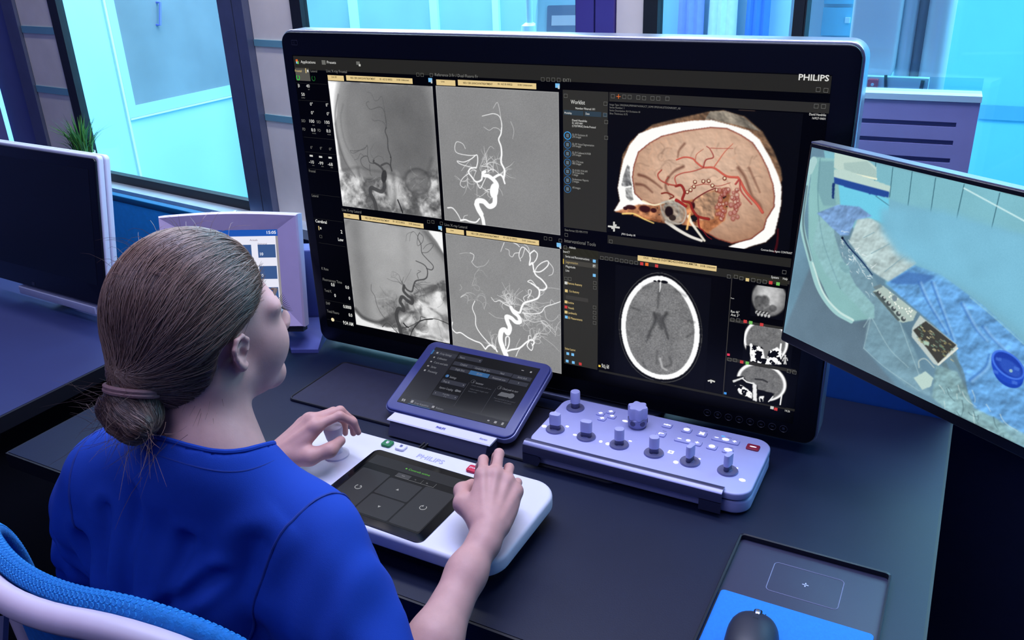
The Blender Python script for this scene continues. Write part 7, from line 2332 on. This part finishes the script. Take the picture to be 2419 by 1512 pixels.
for k in range(150):
    st0 = edge_s[ri.integers(0, len(edge_s))]
    dv = unit(-ey_ + ez_ * ri.normal(-.35, .25) + ex * ri.normal(.05, .1))
    nrm = unit(HR @ np.array([1.0, .25, .3]))
    L = ri.uniform(.02, .05)
    ws.tube([st0 - dv * .009 + nrm * -.001, st0 + nrm * .0016, st0 + dv * L * .5 + nrm * .0030, st0 + dv * L + nrm * .0005], [.00008, .00022, .00026, .00008], 3)
o = ws.build('loose_wisps', M_hairs[2], hair, False)
o['kind'] = 'stuff'

# scrub top ----------------------------------------------------------
G_ = Field((-1.16, 0.36, 0.40), (-0.36, 0.80, 1.12), 0.0042)
mid = (SL + SR) / 2
TX = unit(SR - SL) * np.array([1, 1, 0])
TR_ = np.array(Euler((0, 0, math.atan2(TX[1], TX[0]))).to_matrix())
CH = np.array([mid[0], mid[1] - .004, .84])
G_.ell(CH + (0, .006, 0), (.158, .108, .185), TR_, .05)
G_.ell(CH + (0, -.012, .05), (.150, .090, .115), TR_, .05)
G_.ell(CH + (-.005, 0, -.20), (.148, .112, .20), TR_, .05)
G_.ell(CH + (-.005, .01, -.36), (.175, .135, .14), TR_, .05)
for S in (SL, SR):
    G_.cone(NB + (0, -.006, .000), S + (0, 0, .004), .058, .054, .04)
hemR = SR * .30 + ER * .70
hemL = SL * .34 + EL * .66
G_.chain([SR + (0, 0, .0), SR * .6 + hemR * .4 + (.006, -.004, 0), hemR + (.006, -.006, 0)], [.056, .057, .064], .035)
G_.chain([SL + (0, 0, .0), SL * .6 + hemL * .4 + (-.006, -.004, 0), hemL + (-.008, -.006, 0)], [.062, .066, .072], .035)
# neckline: sloping cut round the neck
s, X, Y, Z = G_.sl(NB - .12, NB + .12, 0)
dx, dy, dz = X - NB[0], Y - (NB[1] + .012), Z - NB[2]
cyl = np.sqrt((dx / 1.08) ** 2 + dy ** 2) - .0585
up_ = -(dz + .055 + dy * .30)
G_.merge(s, np.maximum(cyl, up_ + 0 * dx), .004, sub=True)
# cut the sleeve ends open
for hem, S, E_, r_ in ((hemR, SR, ER, .060), (hemL, SL, EL, .060)):
    ax_ = unit(E_ - S)
    c0 = hem + ax_ * .045
    s, X, Y, Z = G_.sl(c0 - .14, c0 + .14, 0)
    t_ = (X - c0[0]) * ax_[0] + (Y - c0[1]) * ax_[1] + (Z - c0[2]) * ax_[2]
    rad_ = np.sqrt(np.maximum((X - c0[0]) ** 2 + (Y - c0[1]) ** 2 + (Z - c0[2]) ** 2 - t_ ** 2, 0))
    G_.merge(s, np.maximum(-t_, rad_ - .12), .004, sub=True)
    G_.cone(c0 - ax_ * .05, c0 + ax_ * .06, r_ - .006, r_ + .004, .004, sub=True)
# creases in the cloth
ax3 = [(G_.lo[i] + G_.h * np.arange(G_.n[i])) for i in range(3)]
X, Y, Z = ax3[0][:, None, None], ax3[1][None, :, None], ax3[2][None, None, :]
rip = 1.7 * (0.0022 * np.sin(26 * X + 34 * Z + 9 * np.sin(14 * Z + 6 * X)) + 0.0018 * np.sin(52 * X - 22 * Z + 4 * np.sin(30 * X + 3)) + 0.0012 * np.sin(75 * Z + 40 * X + 5 * np.sin(25 * X)) + 0.0008 * np.sin(90 * Y + 50 * Z))
low_ = np.clip((1.02 - Z) / .2, 0.15, 1)
G_.d += (rip * low_).astype(np.float32)


def crease(pts, w_, depth):
    """valley pressed into the back of the top along a line of x, z points"""
    best = None
    for i in range(len(pts) - 1):
        a, b = np.array(pts[i], float), np.array(pts[i + 1], float)
        ba = b - a
        t_ = np.clip(((X - a[0]) * ba[0] + (Z - a[1]) * ba[1]) / (ba @ ba), 0, 1)
        d2 = (X - a[0] - t_ * ba[0]) ** 2 + (Z - a[1] - t_ * ba[1]) ** 2
        best = d2 if best is None else np.minimum(best, d2)
    m_ = depth * np.exp(-best / (w_ * w_)) - 0.55 * depth * np.exp(-(np.sqrt(best) - 2.0 * w_) ** 2 / (w_ * w_))
    G_.d += (m_ * (Y < CH[1] - .02)).astype(np.float32)


crease([(-.606, .985), (-.620, .945), (-.614, .90), (-.602, .86)], .013, .007)
crease([(-.745, .87), (-.69, .915), (-.64, .955)], .008, .007)
crease([(-.745, 1.03), (-.752, .96), (-.748, .90)], .010, .006)
crease([(-.845, .94), (-.822, .85)], .011, .008)
crease([(-.675, .99), (-.690, .93), (-.720, .88)], .009, .006)
crease([(-.80, .99), (-.79, .92), (-.775, .87)], .009, .006)
V3_, F3_ = G_.mesh()
V3_ = relax(V3_, F3_, 2)
top = skin_mesh('scrub_top', V3_, F3_, M_scrub, person)
top['label'] = 'royal blue short-sleeved scrub top'


def ring_on(field, c0, ax_, n, off, r_start=.16, a0=0.0, a1=2 * math.pi):
    ax_ = unit(ax_)
    e1 = unit(np.cross(ax_, (0.13, 1, 0.2)))
    e2 = np.cross(ax_, e1)
    out = []
    for k in range(n):
        a = a0 + (a1 - a0) * k / n
        dv = e1 * math.cos(a) + e2 * math.sin(a)
        out.append(field.march(c0 + dv * r_start, -dv, off=off))
    return out


for S, E_ in ((SR, ER), (SL, EL)):
    sgn = 1 if S is SR else -1
    c0 = S + (.002 * sgn, 0, -.02)
    axs = unit(np.array([.93 * sgn, -.10, -.22]))
    pts = ring_on(G_, c0, axs, 64, .0004, .115)
    MB().tube(pts, .0016, 6, closed=True).build('sleeve_seam', M_seam, top, True)
# neck band
nb = []
for k in range(72):
    a = 2 * math.pi * k / 72
    p0 = np.array([NB[0] + .0605 * 1.08 * math.cos(a), NB[1] + .012 + .0605 * math.sin(a), NB[2] + .06])
    nb.append(G_.march(p0, (0, 0, -1)))
nbs = [sum(nb[(k + j) % 72] for j in (-2, -1, 0, 1, 2)) / 5 for k in range(72)]
MB().tube([p_ + (0, 0, .0006) for p_ in nbs], .0030, 8, closed=True).build('neck_band', M_scrub, top, True)
nb2 = []
for k in range(72):
    a = 2 * math.pi * k / 72
    p0 = np.array([NB[0] + .073 * 1.08 * math.cos(a), NB[1] + .012 + .073 * math.sin(a), NB[2] + .06])
    nb2.append(G_.march(p0, (0, 0, -1)))
nb2 = [sum(nb2[(k + j) % 72] for j in (-2, -1, 0, 1, 2)) / 5 for k in range(72)]
MB().tube([p_ + (0, 0, .0002) for p_ in nb2], .0011, 6, closed=True).build('neck_stitching', M_seam, top, True)

# trousers and shoes
Q = Field((-1.0, 0.40, 0.03), (-0.48, 1.25, 0.62), 0.0065)
for x in (-.80, -.64):
    Q.chain([(x, .56, .535), (x - .01 if x < -.7 else x + .01, .98, .525), (x, 1.02, .12)], [.095, .070, .058], .03)
Q.ell((-.72, .555, .54), (.17, .13, .085), None, .04)
V4_, F4_ = Q.mesh()
skin_mesh('scrub_trousers', relax(V4_, F4_, 1), F4_, M_scrub, person)
for x in (-.80, -.64):
    sh_ = Field((x - .08, .93, -.01), (x + .08, 1.27, .16), 0.006)
    sh_.chain([(x, 1.00, .045), (x, 1.10, .040), (x, 1.19, .034)], [.043, .040, .033], .02)
    sh_.cone((x, 1.01, .06), (x, 1.02, .11), .045, .045, .02)
    va, fa = sh_.mesh()
    va[:, 2] = np.maximum(va[:, 2], .001)
    skin_mesh('shoe', va, fa, mat('white_clog', rgb(210, 212, 225), .5), person)
